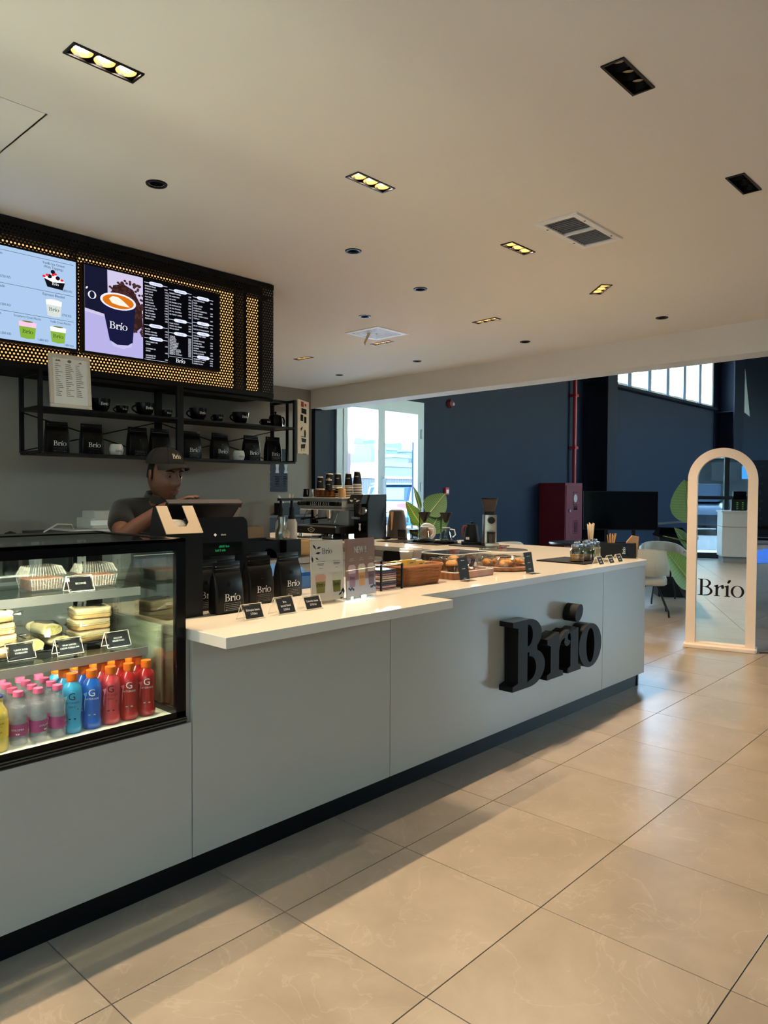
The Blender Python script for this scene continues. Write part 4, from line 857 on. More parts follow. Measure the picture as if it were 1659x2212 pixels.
for x0, x1 in ((XS[0], XS[1]), (XS[2], XS[3])):
    for z in (SZ0, SZ1): obj('shelf_board', MB().box(x0, 4.303, z-.014, x1, 4.59, z-.002), IR, rk, smooth=None)
    obj('cross_brace', MB().tube([(x0, 4.582, SZ0+.01), (x1, 4.582, SZ1-.02)], .004, 6).tube([(x1, 4.582, SZ0+.01), (x0, 4.582, SZ1-.02)], .004, 6), IR, rk)
obj('top_rail', bar((XS[0], 4.40, BZ0-.017), (XS[3], 4.40, BZ0-.017), .02), IR, rk, smooth=None)
# certificate
t = thing('framed_certificate', 'white framed certificate leaning on the rack below the left screen', 'picture frame', (1.925, 4.318, SZ1-.002), 0)
FRM = mat('ivory_frame', (214, 200, 184), .5)
tl = -.085; Mt = Matrix.Rotation(tl, 4, 'X'); fw_, fh, fb = .245, .315, .022
obj('frame', MB().box(-fw_/2, -.012, 0, fw_/2, .008, fb, Mt).box(-fw_/2, -.012, fh-fb, fw_/2, .008, fh, Mt).box(-fw_/2, -.012, fb, -fw_/2+fb, .008, fh-fb, Mt).box(fw_/2-fb, -.012, fb, fw_/2, .008, fh-fb, Mt), FRM, t, smooth=None, bevel=.004)
pp = obj('paper', MB().box(-fw_/2+fb, -.003, fb, fw_/2-fb, .006, fh-fb, Mt), PAPER, t, smooth=None)
pr_ = MB(); rnd = random.Random(3); FM = Mt @ FACE(0, -.0034, 0)
for k in range(17):
    v = .255-k*.0115
    for c in range(3):
        u0 = -.085+c*.06; L_ = rnd.uniform(.012, .048); pr_.box(u0, v, 0, u0+L_, v+.0032, 0, FM)
pr_.poly([(-.085, .272, 0), (-.05, .272, 0), (-.06, .285, 0), (-.068, .278, 0), (-.075, .284, 0)], FM); pr_.poly(ell(0, .277, .012, .009, 14), FM); pr_.poly([(.05, .270, 0), (.075, .270, 0), (.068, .28, 0)], FM)
obj('print', pr_, mat('grey_ink', (120, 112, 106), .7), pp, smooth=None)
# cups
CUPM = mat('black_glazed_ceramic', (16, 16, 18), .25)
def mug(x, y, z, r, hh, label, group='black cups on the rack'):
    t = thing('coffee_cup', label, 'cup', (x, y, z), 0, group)
    k = r
    obj('body', MB().lathe([(k*.45, 0), (k*.62, hh*.08), (k*.9, hh*.4), (k, hh*.8), (k*1.03, hh), (k*.95, hh), (k*.9, hh*.75), (k*.5, hh*.12), (0, hh*.1)], 28, cap=False).lathe([(0, .001), (k*.45, 0)], 28, cap=False), CUPM, t)
    hp = [(-k*.9-hh*.42*math.sin(PI*i/10), 0, hh*.86-hh*.62*i/10) for i in range(11)]
    obj('handle', MB().tube(hp, k*.1, 8), CUPM, t)
    lg = MB(); wrap(lg, k*1.02+.0015, hh*.52, -PI/2-.02, k*.30, lambda q, M: logo(q, M), taper=.12); obj('logo', lg, INKW, t, smooth=None)
for (x, big, lb) in ((2.17, 1, 'large black cup right of the certificate'), (2.312, 0, 'small black cup between the two large cups on the left bay'), (2.47, 1, 'large black cup second from the certificate'), (2.625, 0, 'small black cup left of the middle post'),
                     (2.868, 1, 'large black cup right of the middle post'), (3.03, 0, 'small black cup between the large cups on the right bay'), (3.222, 1, 'large black cup on the right bay near the pot'), (3.452, 0, 'small black cup next to the black pot')):
    mug(x-.012, 4.43, SZ1-.002, .058 if big else .038, .088 if big else .056, lb)
t = thing('black_pot', 'small black lidded pot at the right end of the rack', 'pot', (3.555, 4.46, SZ1-.002))
obj('body', MB().lathe([(.055, 0), (.056, .01), (.05, .08), (.044, .095)], 26), BLACKG, t); obj('lid', MB().lathe([(.045, .095), (.03, .103), (.008, .105), (.006, .112), (.011, .122), (.0, .126)], 22), BLACKG, t)
obj('handle', MB().tube([(.045, 0, .09), (.075, 0, .085), (.085, 0, .06), (.08, 0, .03)], .006), BLACKG, t)
# coffee bags
BAGM = mat('black_foil_bag', (9, 9, 10), .34, noise=.15, bump=.12, scale=14); LINE = mat('silver_print', (168, 166, 162), .5); DARKL = mat('dim_print', (120, 118, 114), .6)
def bag_meshes(w, hh, d):
    def ring(z, hw, hd, r=.012): return [(x, y, z) for x, y in rrect(hw, hd, min(r, hd*.9), 3)]
    body = MB().loft([ring(0, w*.46, d*.46), ring(hh*.03, w*.5, d*.5), ring(hh*.45, w*.50, d*.48), ring(hh*.70, w*.49, d*.32), ring(hh*.80, w*.485, d*.12), ring(hh*.82, w*.485, .0035), ring(hh, w*.48, .002)])
    fy = lambda z: -(d*.5 if z < .45*hh else d*.5-(z-.45*hh)/(.37*hh)*(d*.5-.004))-.0015
    prt = MB(); lo = .23; sl = 0.0
    def face(z, s): return FACE(0, -d*.492-.0018, z, 0, 0, s)
    logo(prt, FACE(w*.05, -d*.495-.0015, hh*.245, 0, .0, w*.205)); 
    bx_ = MB(); u0, u1, v0, v1 = -w*.24, w*.34, hh*.06, hh*.2; M = FACE(0, -d*.50-.0012, 0); e = .0007
    for q in ((u0, v0, u1, v0+e), (u0, v1-e, u1, v1), (u0, v0, u0+e, v1), (u1-e, v0, u1, v1)): bx_.box(q[0], q[1], 0, q[2], q[3], 0, M)
    for k in range(3): bx_.box(u0+w*.05, v0+.006+k*.007, 0, u1-w*.05, v0+.007+k*.007, 0, M)
    bx_.poly(ell(u0+.01, v0+.002, .0022, .0022, 8), M); bx_.poly(ell(u1-.012, v0+.002, .0022, .0022, 8), M)
    text(bx_, 'Brio', M @ Matrix.Translation(((u0+u1)/2, v1-.008, 0)) @ Matrix.Diagonal((.003, .003, 1, 1)))
    zt = MB()
    Mz = FACE(0, -.0072, hh*.86); zt.box(-w*.42, 0, 0, w*.42, .0022, 0, Mz); 
    for k in range(22): zt.box(-w*.4+k*w*.037, .011, 0, -w*.4+k*w*.037+w*.014, .0125, 0, Mz)
    zt.poly(ell(-w*.40, .012, .003, .003, 8), Mz)
    ribs = MB().box(-w*.455, -.0068, hh*.853, w*.455, .0035, hh*.87).box(-w*.455, -.006, hh*.905, w*.455, .003, hh*.93)
    valve = MB().lathe([(.009, 0), (.009, .0015), (.006, .0022), (0, .0022)], 16, M=FACE(0, -d*.475, hh*.57))
    return [('body', mesh_of('bag_body', body, BAGM, 35)), ('zip_band', mesh_of('zip_band', ribs, BAGM, 40)), ('logo', mesh_of('bag_logo', prt, INKW)), ('label_frame', mesh_of('bag_label', bx_, LINE)), ('zip_print', mesh_of('zip_print', zt, DARKL)), ('valve', mesh_of('valve', valve, BAGM, 40))]
BAGA = bag_meshes(.138, .19, .06)
def bag(parts, loc, rz, label, group, skip=()):
    t = thing('coffee_bag', label, 'bag', loc, rz, group)
    for n_, me in parts:
        if n_ not in skip: obj(n_, me, None, t)
    return t
for x, lb, sk in ((1.905, 'black coffee bag at the left end of the rack', ()), (2.118, 'black coffee bag second from the left on the rack', ()), (2.425, 'plain black coffee bag with only a label, right of the white tumbler', ('logo',)), (2.585, 'plain black coffee bag with only a label, behind the cap', ('logo',)),
              (2.825, 'black coffee bag right of the middle post', ()), (3.055, 'black coffee bag left of the right hand tumbler', ()), (3.33, 'black coffee bag right of the right hand tumbler', ()), (3.53, 'black coffee bag at the right end of the rack', ())):
    bag(BAGA, (x-.01, 4.45, SZ0-.002), random.uniform(-.05, .05), lb, 'coffee bags on the rack', sk)
TUM = mat('white_ceramic', (216, 206, 194), .3)
for x, lb in ((2.27, 'white rounded tumbler on the left bay of the rack'), (3.205, 'white rounded tumbler on the right bay of the rack')):
    t = thing('tumbler', lb, 'cup', (x-.01, 4.43, SZ0-.002), 0, 'white tumblers')
    obj('body', MB().lathe([(.028, 0), (.038, .012), (.043, .035), (.040, .058), (.034, .072), (.031, .072), (.036, .05), (.03, .01), (0, .008)], 28, cap=False), TUM, t)
    lg = MB(); wrap(lg, .0425, .022, -PI/2-.05, .0165, lambda q, M: logo(q, M)); obj('logo', lg, INKK, t, smooth=None)
# illustrated board hanging at the rack end
pb = ony(624, 860, 4.36)
t = thing('illustrated_board', 'pale wooden board with black coffee drawings hung on the rack end', 'wall art', (3.755, 4.375, 1.665), math.radians(29))
obj('board', MB().rbox(-.12, -.006, .12, .006, 0, .41, .004), mat('birch_board', (214, 196, 168), .6), t)
dr_ = MB(); M = FACE(0, -.0065, 0)
for q in ((-.05, .31, .06, .35), (-.07, .25, -.01, .30), (.01, .24, .06, .29), (-.06, .13, .05, .135), (-.05, .02, -.04, .06), (.0, .02, .01, .06), (-.02, .0, .07, .004)): dr_.box(q[0], q[1], 0, q[2], q[3], 0, M)
dr_.poly([(-.06, .17, 0), (-.02, .20, 0), (-.03, .21, 0), (-.07, .19, 0)], M); dr_.poly(ell(.03, .16, .022, .03, 16), M); dr_.poly([(-.05, .12, 0), (.06, .12, 0), (.05, .09, 0), (-.04, .09, 0)], M); dr_.poly([(-.06, .07, 0), (.04, .08, 0), (.03, .045, 0), (-.06, .04, 0)], M)
obj('drawing', dr_, INKK, t, smooth=None); ac = MB(); ac.box(-.06, .36, 0, .0, .40, 0, M); ac.box(.02, .37, 0, .06, .39, 0, M); obj('colour_patch', ac, mat('red_patch', (178, 60, 56), .6), t, smooth=None)
# black coffee poster on the far wall
pc = ony(603, 1032, 8.5); t = thing('coffee_poster', 'navy poster of coffee makers on the far grey wall', 'poster', (ony(590, 1032, 8.49).x, 8.485, ony(600, 1062, 8.49).z))
obj('sheet', MB().box(-.3, -.012, 0, ony(619.5, 1032, 8.49).x-ony(590, 1032, 8.49).x, .014, .62), mat('navy_poster', (26, 32, 48), .5), t, smooth=None)
dr_ = MB(); M = FACE(0, -.0125, 0)
for cx in (-.10, .06, .22):
    dr_.poly([(cx-.035, .27, 0), (cx+.035, .27, 0), (cx+.025, .33, 0), (cx+.035, .40, 0), (cx-.03, .40, 0), (cx-.02, .33, 0)], M); dr_.box(cx-.035, .42, 0, cx+.035, .432, 0, M)
    for r_ in range(7): dr_.box(cx-.045+(.01 if r_ % 2 else 0), .07+r_*.024, 0, cx+.045-(.012 if r_ % 3 else 0), .077+r_*.024, 0, M)
    for r_ in range(3): dr_.box(cx-.045, .50+r_*.03, 0, cx+.045, .508+r_*.03, 0, M)
obj('print', dr_, mat('poster_white', (176, 182, 190), .6), t, smooth=None)
# ============================================================ on the ledge
BAGB = bag_meshes(.135, .20, .062)
for k, (x, y, rz, lb) in enumerate(((1.70, 2.44, .03, 'black coffee bag in front at the left on the ledge'), (1.935, 2.545, .03, 'black coffee bag in front, second on the ledge'), (2.155, 2.615, .05, 'black coffee bag in front, nearest the drink menus'),
        (1.672, 2.56, .0, 'black coffee bag at the back left, half hidden'), (1.835, 2.66, .05, 'black coffee bag at the back behind the first two'), (2.06, 2.725, .04, 'black coffee bag at the back behind the third'))):
    bag(BAGB, (x, y, ZT+.0005), rz, lb, 'coffee bags on the ledge')
for px, py, lines, lb in ((514, 1340.5, ['Ethiopian beans', '3.750kd'], 'tent card for Ethiopian beans in front of the bags'), (586, 1329, ['Brio', 'special blend', '3.500kd'], 'tent card for the special blend in front of the bags'), (645, 1319, ['Colombia beans', '3.750 kd'], 'tent card for Colombia beans beside the drink menus')):
    p = onz(px+17, py+1, ZT); tent_card(p.x+.043, p.y, ZT+.0005, lines, lb, w=.094, h=.056 if len(lines) < 3 else .066, size=.0088, rz=.0, group='bean price cards')
# acrylic menus
def acrylic_menu(p0, p1, h, label, paper, lean=.05):
    a_, b_ = Vector(p0), Vector(p1); w = (b_-a_).length; rz = math.atan2(b_.y-a_.y, b_.x-a_.x); c = (a_+b_)/2
    t = thing('acrylic_menu_stand', label, 'menu stand', (c.x, c.y, ZT+.0005), rz, 'acrylic drink menus')
    Mt = Matrix.Rotation(-lean, 4, 'X')
    obj('acrylic_sheet', MB().box(-w/2, -.004, 0, w/2, -.0035, h, Mt).box(-w/2, .0035, 0, w/2, .004, h, Mt).box(-w/2, -.004, 0, -w/2+.001, .004, h, Mt).box(w/2-.001, -.004, 0, w/2, .004, h, Mt), ACRYL, t, smooth=None)
    obj('acrylic_foot', MB().box(-w/2+.012, -.004, 0, w/2-.012, .05, .003), ACRYL, t, smooth=None)
    pg = obj('page', MB().box(-w/2+.003, -.002, .012, w/2-.003, .002, h-.003, Mt), paper, t, smooth=None)
    return t, pg, w, h, Mt
v0, v1, v2 = onz(672, 1307, ZT), onz(744, 1298.5, ZT), onz(812, 1286, ZT)
t, pg, w, h, Mt = acrylic_menu((v0.x, v0.y, 0), (v1.x, v1.y, 0), .272, 'acrylic menu with two matcha drinks on a pale page', mat('pale_grey_page', (214, 208, 204), .5, noise=.02))
FM = Mt @ FACE(0, -.0023, 0); FM2 = Mt @ FACE(0, -.0027, 0); FM3 = Mt @ FACE(0, -.0031, 0)
def cupflat(parent, u, v, wd, ht, body, cream, lt):
    obj('pictured_cup', MB().poly([(u-wd*.38, v, 0), (u+wd*.38, v, 0), (u+wd/2, v+ht, 0), (u-wd/2, v+ht, 0)], FM), mat('print_%d_%d_%d' % body, body, .5), parent, smooth=None)
    obj('pictured_cream', MB().poly([(u-wd*.47, v+ht*.68, 0), (u+wd*.47, v+ht*.68, 0), (u+wd*.52, v+ht, 0), (u+wd*.3, v+ht*1.12, 0), (u-wd*.3, v+ht*1.12, 0), (u-wd*.52, v+ht, 0)], FM2), mat('print_%d_%d_%d' % cream, cream, .5), parent, smooth=None)
    lg = MB(); logo(lg, FM3 @ Matrix.Translation((u, v+ht*.38, 0)) @ Matrix.Diagonal((wd*.26, wd*.3, 1, 1))); obj('pictured_logo', lg, lt, parent, smooth=None)
cupflat(pg, -.038, .045, .056, .072, (128, 122, 50), (216, 168, 150), INKK); cupflat(pg, .048, .045, .050, .074, (116, 116, 44), (206, 204, 190), INKK)
ink = MB(); logo(ink, FM @ Matrix.Translation((.0, .212, 0)) @ Matrix.Diagonal((.0195, .024, 1, 1)))
for u, s in ((-.035, 'Strawberry Cream Matcha'), (.05, 'Vanilla Cream Matcha')):
    text(ink, s, FM @ Matrix.Translation((u, .178, 0)) @ Matrix.Diagonal((.0032, .004, 1, 1))); ink.box(u-.018, .169, 0, u+.018, .171, 0, FM); ink.box(u-.015, .164, 0, u+.015, .166, 0, FM); text(ink, '1.800 KD', FM @ Matrix.Translation((u, .149, 0)) @ Matrix.Diagonal((.003, .0038, 1, 1)))
obj('lettering', ink, INKK, pg, smooth=None)
lf = MB()
for (u, v, a, L) in ((-.075, .255, -.9, .03), (-.055, .235, .3, .026), (-.06, .215, .1, .028), (-.08, .205, -1.4, .03), (-.062, .197, -.5, .02), (.055, .028, .6, .028), (.07, .035, 1.1, .03), (.085, .03, 1.6, .03), (.06, .015, .1, .024)):
    lf.poly([(u, v, 0), (u+L*.5*math.cos(a-.35), v+L*.5*math.sin(a-.35), 0), (u+L*math.cos(a), v+L*math.sin(a), 0), (u+L*.5*math.cos(a+.35), v+L*.5*math.sin(a+.35), 0)], FM)
obj('printed_leaves', lf, mat('leaf_print', (40, 42, 46), .6), pg, smooth=None)
t, pg, w, h, Mt = acrylic_menu((v1.x+.012, v1.y, 0), (v2.x, v2.y, 0), .272, 'acrylic menu headed NEW with three shakes on brown', mat('brown_page', (150, 112, 100), .5, noise=.05))
FM = Mt @ FACE(0, -.0023, 0); FM2 = Mt @ FACE(0, -.0027, 0); FM3 = Mt @ FACE(0, -.0031, 0)
obj('printed_table', MB().poly([(-w/2+.003, .012, 0), (w/2-.003, .012, 0), (w/2-.003, .085, 0), (-w/2+.003, .085, 0)], FM), mat('pale_print_table', (196, 186, 182), .5), pg, smooth=None)
FM = FM2; FM2 = FM3; FM3 = Mt @ FACE(0, -.0035, 0)
for u, b_, c_ in ((-.065, (168, 118, 132), (216, 190, 196)), (.005, (222, 156, 30), (232, 214, 190)), (.075, (120, 72, 54), (216, 196, 180))): cupflat(pg, u, .055, .052, .088, b_, c_, INKK)
ink = MB(); text(ink, 'NEW !!', FM @ Matrix.Translation((.0, .205, 0)) @ Matrix.Diagonal((.021, .03, 1, 1)))
for k in (.0006, -.0006): text(ink, 'NEW !!', FM @ Matrix.Translation((k*2, .205+k, 0)) @ Matrix.Diagonal((.021, .03, 1, 1)))
for u, s in ((-.065, ('MIX BERRIES', 'PROTEIN SHAKE')), (.005, ('MANGO', 'PROTEIN SHAKE')), (.075, ('COFFEE', 'PROTEIN SHAKE'))):
    for k in (0, 1): text(ink, s[k], FM @ Matrix.Translation((u, .178-k*.008, 0)) @ Matrix.Diagonal((.0034, .0045, 1, 1)))
obj('lettering', ink, INKW, pg, smooth=None)
fr_ = MB()
for u, v in ((-.09, .05), (-.08, .045), (-.07, .05), (-.06, .044), (.09, .05), (.08, .045), (.10, .046), (.07, .044)): fr_.poly(ell(u, v, .006, .006, 10), FM3)
obj('printed_fruit', fr_, mat('dark_fruit_print', (40, 26, 34), .6), pg, smooth=None)
# wire rack with bars
t = thing('wire_snack_rack', 'small black wire rack of wrapped snack bars', 'rack', (2.655, 2.50, ZT+.0005), .0)
a_, b_, hh = .075, .07, .125
for x in (-a_, a_):
    for y in (-b_, b_): obj('corner_post', MB().box(x-.004, y-.004, 0, x+.004, y+.004, hh), IR, t, smooth=None)
for k in range(6):
    z = .012+k*.021; obj('wire', MB().tube([(-a_, -b_, z), (a_, -b_, z), (a_, b_, z), (-a_, b_, z), (-a_, -b_, z)], .0022, 6), IR, t)
obj('top_frame', MB().tube([(-a_, -b_, hh), (a_, -b_, hh), (a_, b_, hh), (-a_, b_, hh), (-a_, -b_, hh)], .004, 6), CHROME, t)
SB = [mat('snack_wrap_a', (196, 150, 150), .35), mat('snack_wrap_b', (70, 62, 86), .35), mat('snack_wrap_c', (214, 196, 176), .35)]
for k in range(5):
    obj('snack_bar', MB().rbox(-.062, -.05, .062, .05, 0, .017, .012), SB[k % 3], loc=(2.655, 2.50, ZT+.003+k*.0195), label='%s snack bar in the wire rack' % ['lowest pink', 'second lowest dark', 'middle cream', 'second highest pink', 'top dark'][k], cat='snack bar', group='snack bars in the wire rack')
# wicker basket
WK = mat('wicker', (150, 92, 48), .6, noise=.25, scale=120)
t = thing('wicker_basket', 'brown wicker basket of cookie boxes and jars', 'basket', (2.915, 2.545, ZT+.0005), -.02)
bw, bd, bh = .165, .105, .095
def bpath(z, k, ph):
    s = .86+.14*z/bh; o = rrect(bw*s, bd*s, .04, 8); n = len(o); out = []
    for i in range(n*2):
        p0 = Vector((*o[(i//2) % n], 0)); p1 = Vector((*o[(i//2+1) % n], 0)); p = p0 if i % 2 == 0 else (p0+p1)/2
        f = 1+.03*(1 if (i+ph) % 2 else -1); out.append((p.x*f, p.y*f, z))
    out.append(out[0]); return out
for k in range(12):
    obj('wicker_strand', MB().tube(bpath(.005+k*.0078, k, k % 2), .0042, 5, cap=False), WK, t)
st_ = MB()
for (x, y) in rrect(bw, bd, .04, 8): st_.tube([(x*.86, y*.86, 0), (x, y, bh)], .003, 5)
obj('stakes', st_, WK, t)
rim = [(x*1.02, y*1.02, bh+.004) for x, y in rrect(bw, bd, .04, 8)]; obj('rim', MB().tube(rim+[rim[0]], .0075, 6, cap=False), WK, t); obj('base', MB().prism([(x*.86, y*.86) for x, y in rrect(bw, bd, .04, 6)], 0, .004), WK, t, smooth=None)
YB = mat('yellow_carton', (214, 172, 74), .55); KB = mat('kraft_carton', (170, 132, 92), .65)
def carton(x, y, z, s, rz, rx, m, label):
    t = thing('cookie_box', label, 'box', (x, y, z), rz, 'small cartons in the basket')
    M = Matrix.Rotation(rx, 4, 'X')
    obj('box', MB().box(-s[0]/2, -s[1]/2, 0, s[0]/2, s[1]/2, s[2], M), m, t, smooth=None, bevel=.0015)
    obj('window', MB().poly([(q[0]*s[0]*.34, -s[1]/2-.0006, .008+s[2]*.5*q[1]) for q in [(math.cos(a), math.sin(a)) for a in [PI*i/12 for i in range(13)]]], M), mat('dark_window', (60, 44, 34), .2), t, smooth=None)
    tx = MB(); text(tx, '_7', M @ FACE(0, -s[1]/2-.0008, s[2]*.76, 0, 0, s[0]*.085)); obj('lettering', tx, INKK, t, smooth=None)
zb = ZT+.045
carton(2.81, 2.535, zb, (.062, .045, .078), .15, -.12, YB, 'yellow carton at the left end of the basket'); carton(2.885, 2.52, zb, (.07, .05, .082), -.05, -.1, YB, 'yellow carton left of the middle of the basket'); carton(2.958, 2.515, zb, (.062, .045, .072), -.1, -.1, YB, 'yellow carton in the middle of the basket')
carton(3.02, 2.54, zb-.005, (.06, .05, .066), .1, 0, KB, 'brown kraft carton at the right end of the basket'); carton(2.86, 2.59, zb, (.062, .045, .07), .1, 0, YB, 'yellow carton at the back of the basket')
JARP = film('clear_tub', (225, 220, 215), .6, .12); COOK = mat('dark_cookies', (52, 34, 28), .7, noise=.3, bump=.5, scale=80)
for x, y, z, lb in ((2.95, 2.595, ZT+.055, 'lower left clear tub of dark biscuits behind the basket boxes'), (3.03, 2.60, ZT+.055, 'lower right clear tub of dark biscuits behind the basket boxes'), (2.95, 2.595, ZT+.116, 'upper left clear tub of dark biscuits'), (3.03, 2.60, ZT+.122, 'upper right clear tub of dark biscuits')):
    t = thing('biscuit_tub', lb, 'tub', (x, y, z), 0, 'clear tubs of biscuits')
    obj('tub', MB().lathe([(.031, 0), (.036, .04), (.036, .046)], 22), JARP, t); obj('biscuits', MB().lathe([(.028, .002), (.033, .034)], 18), COOK, t); obj('lid', MB().lathe([(.038, .045), (.038, .058), (.034, .060)], 24), film('clear_lid', (230, 222, 214), .3, .2), t)
# rectangular pastry box
ACW = wood('acacia_wood', (118, 70, 38), (146, 92, 52), .35, 'Y', 9.)
t = thing('pastry_box', 'rectangular clear pastry cover on an acacia wood tray', 'pastry display', (3.375, 2.60, ZT+.0005), .0)
obj('tray', MB().rbox(-.19, -.15, .19, .15, 0, .034, .03, taper=1.03), ACW, t); lid = obj('cover', MB().loft([[(x, y, .036) for x, y in rrect(.183, .145, .02)], [(x*.97, y*.96, .135) for x, y in rrect(.183, .145, .02)]], cap=False).poly([(x*.97, y*.96, .135) for x, y in rrect(.183, .145, .02)]), ACRYL, t)
ed_ = [(x*.97, y*.96, .135) for x, y in rrect(.183, .145, .02)]; obj('cover_edge', MB().tube(ed_+[ed_[0]], .002, 5, cap=False), film('acrylic_rim', (225, 232, 236), .3), lid); e2 = [(x, y, .038) for x, y in rrect(.185, .147, .02)]; obj('cover_edge', MB().tube(e2+[e2[0]], .003, 5, cap=False), film('acrylic_rim', (225, 232, 236), .3), lid)
obj('knob', MB().rbox(-.032, -.012, .032, .012, .136, .15, .006), mat('red_brown_wood', (112, 52, 34), .45), lid)
CRO = mat('baked_pastry', (206, 146, 82), .65, noise=.25, bump=.6, scale=40); MUF = mat('chocolate_muffin', (64, 40, 30), .8, bump=.8, scale=60); CKI = mat('pale_cookie', (206, 176, 134), .75, bump=.5, scale=50)
def wrapblob(t, r, h_, seed): obj('wrapping', crumple(MB(), r, r*.9, 0, h_, seed), CLING, t, smooth=15)
def muffin(x, y, z, m, label, s=1.0):
    t = thing('muffin', label, 'muffin', (x, y, z), 0, 'muffins under the clear cover')
    obj('case', MB().loft([[(r*s*(1+.06*(i % 2))*math.cos(2*PI*i/28), r*s*(1+.06*(i % 2))*math.sin(2*PI*i/28), zz*s) for i in range(28)] for r, zz in ((.022, 0), (.031, .034))]), mat('brown_muffin_case', (92, 60, 42), .7), t)
    obj('crown', MB().lathe([(.033*s, .034*s), (.036*s, .042*s), (.030*s, .056*s), (.016*s, .064*s), (0, .066*s)], 18, cap=False), m, t); wrapblob(t, .04*s, .07*s, int(x*1000))
zz = ZT+.0355
muffin(3.26, 2.53, zz, CRO, 'golden muffin at the front left under the rectangular cover'); muffin(3.27, 2.65, zz, MUF, 'dark muffin at the back left under the rectangular cover'); muffin(3.43, 2.65, zz, CRO, 'golden muffin in the middle under the rectangular cover', 1.1); muffin(3.51, 2.60, zz, MUF, 'dark muffin at the right under the rectangular cover', 1.15); muffin(3.35, 2.66, zz, MUF, 'dark muffin at the back middle under the rectangular cover')
for k, (x, y) in enumerate(((3.36, 2.54), (3.43, 2.55), (3.36, 2.54))):
    t = thing('cookie', ['pale wrapped cookie at the front left under the rectangular cover', 'pale wrapped cookie at the front middle under the rectangular cover', 'pale wrapped cookie on top of the front left one'][k], 'cookie', (x, y, zz+(0.02 if k == 2 else 0)), 0, 'wrapped cookies'); obj('cookie', MB().lathe([(.03, 0), (.036, .005), (.033, .012), (.015, .016), (0, .016)], 20), CKI, t); wrapblob(t, .038, .018, 77+k)
# round pastry dome
t = thing('round_pastry_stand', 'round clear pastry cover on a round wooden board', 'pastry display', (3.865, 2.60, ZT+.0005))
obj('board', MB().lathe([(0, 0), (.165, 0), (.178, .008), (.18, .022), (.165, .02), (0, .016)], 44, cap=False), ACW, t); lid = obj('cover', MB().lathe([(.162, .022), (.16, .11), (.15, .122), (0, .126)], 44, cap=False), ACRYL, t)
for zc, rr_ in ((.115, .158), (.024, .163)): obj('cover_edge', MB().tube([(rr_*math.cos(2*PI*i/40), rr_*math.sin(2*PI*i/40), zc) for i in range(41)], .002, 5, cap=False), film('acrylic_rim', (225, 232, 236), .3), lid)
obj('knob', MB().rbox(-.028, -.012, .028, .012, .127, .141, .006), mat('red_brown_wood', (112, 52, 34), .45), lid)
def croissant(x, y, z, rz, label):
    t = thing('croissant', label, 'croissant', (x, y, z), rz, 'wrapped croissants')
    pts = []; rs = []
    for i in range(43):
        u = i/42; a = PI*(.08+.84*u); pts.append((.070*math.cos(a), .048*math.sin(a)-.03, .021)); rs.append((.005+.0155*math.sin(PI*u)**.9)*(1+.16*math.cos(u*PI*14)))
    obj('pastry', MB().tube(pts, rs, 12), CRO, t, smooth=25); obj('wrapping', tails(crumple(MB(), .068, .045, .0, .058, int(x*999)), .07, 0, .03, int(y*99)), CLING, t, smooth=15)
for x, y, rz, lb in ((3.80, 2.53, .2, 'wrapped croissant at the front left on the round board'), (3.93, 2.55, -.2, 'wrapped croissant at the front right on the round board'), (3.80, 2.66, .5, 'wrapped croissant at the back left on the round board'), (3.94, 2.66, -.4, 'wrapped croissant at the back right on the round board')): croissant(x, y, ZT+.0225, rz, lb)
def slant_card(px, py, lines, label, w=.085, h=.125):
    p = onz(px, py, ZT); t = thing('list_card', label, 'price card', (p.x+w/2, p.y-.03, ZT+.0005), 0, 'tall black list cards'); Mt = Matrix.Rotation(-.18, 4, 'X')
    obj('acrylic_holder', MB().box(-w/2-.004, -.002, 0, w/2+.004, .002, h+.004, Mt).box(-w/2-.004, -.05, 0, w/2+.004, 0, .003), ACRYL, t, smooth=None)
    obj('card', MB().box(-w/2, -.003, .006, w/2, -.0022, h, Mt), mat('black_card', (26, 28, 32), .6), t, smooth=None)
    tx = MB()
    for v, s in lines: text(tx, s, Mt @ FACE(0, -.0034, h*v) @ Matrix.Diagonal((.0036, .0052, 1, 1)))
    obj('lettering', tx, INKW, t, smooth=None)
slant_card(984, 1255, ((.86, '_8 5'), (.5, '_4 8'), (.08, '_6 5')), 'tall black list card in front of the rectangular cover'); slant_card(1127, 1239.5, ((.80, '_9 5'), (.5, '_8 4'), (.2, '_3 10')), 'tall black list card beside the round pastry stand')
# slate with jars
obj('slate_mat', MB().box(-.19, -.185, 0, .19, .185, .008), BLACKM, smooth=None, loc=(4.665, 2.545, ZT+.0005), rz=-.02, label='black slate mat under the topping jars', cat='mat')
JG = thin_glass('jar_glass', (236, 242, 240), 1.8)
def jar(x, y, fillm, fh, label, s=1.0):
    t = thing('topping_jar', label, 'jar', (x, y, ZT+.0088), 0, 'glass topping jars')
    obj('glass', MB().lathe([(.044*s, 0), (.048*s, .008), (.048*s, .07), (.044*s, .082), (.036*s, .090), (.037*s, .098), (.035*s, .10), (.034*s, .09), (.042*s, .08), (.046*s, .068), (.046*s, .01), (0, .006)], 28, cap=False), JG, t)
    obj('topping', MB().lathe([(.045*s, .0065), (.0455*s, fh), (.03*s, fh+.004), (0, fh+.002)], 24), fillm, t)
    obj('lid', MB().lathe([(.036*s, .098), (.040*s, .101), (.040*s, .112), (.030*s, .118), (.018*s, .120), (.022*s, .132), (.012*s, .137), (0, .137)], 26), mat('silver_glass_lid', (150, 168, 186), .12, metal=.85), t)
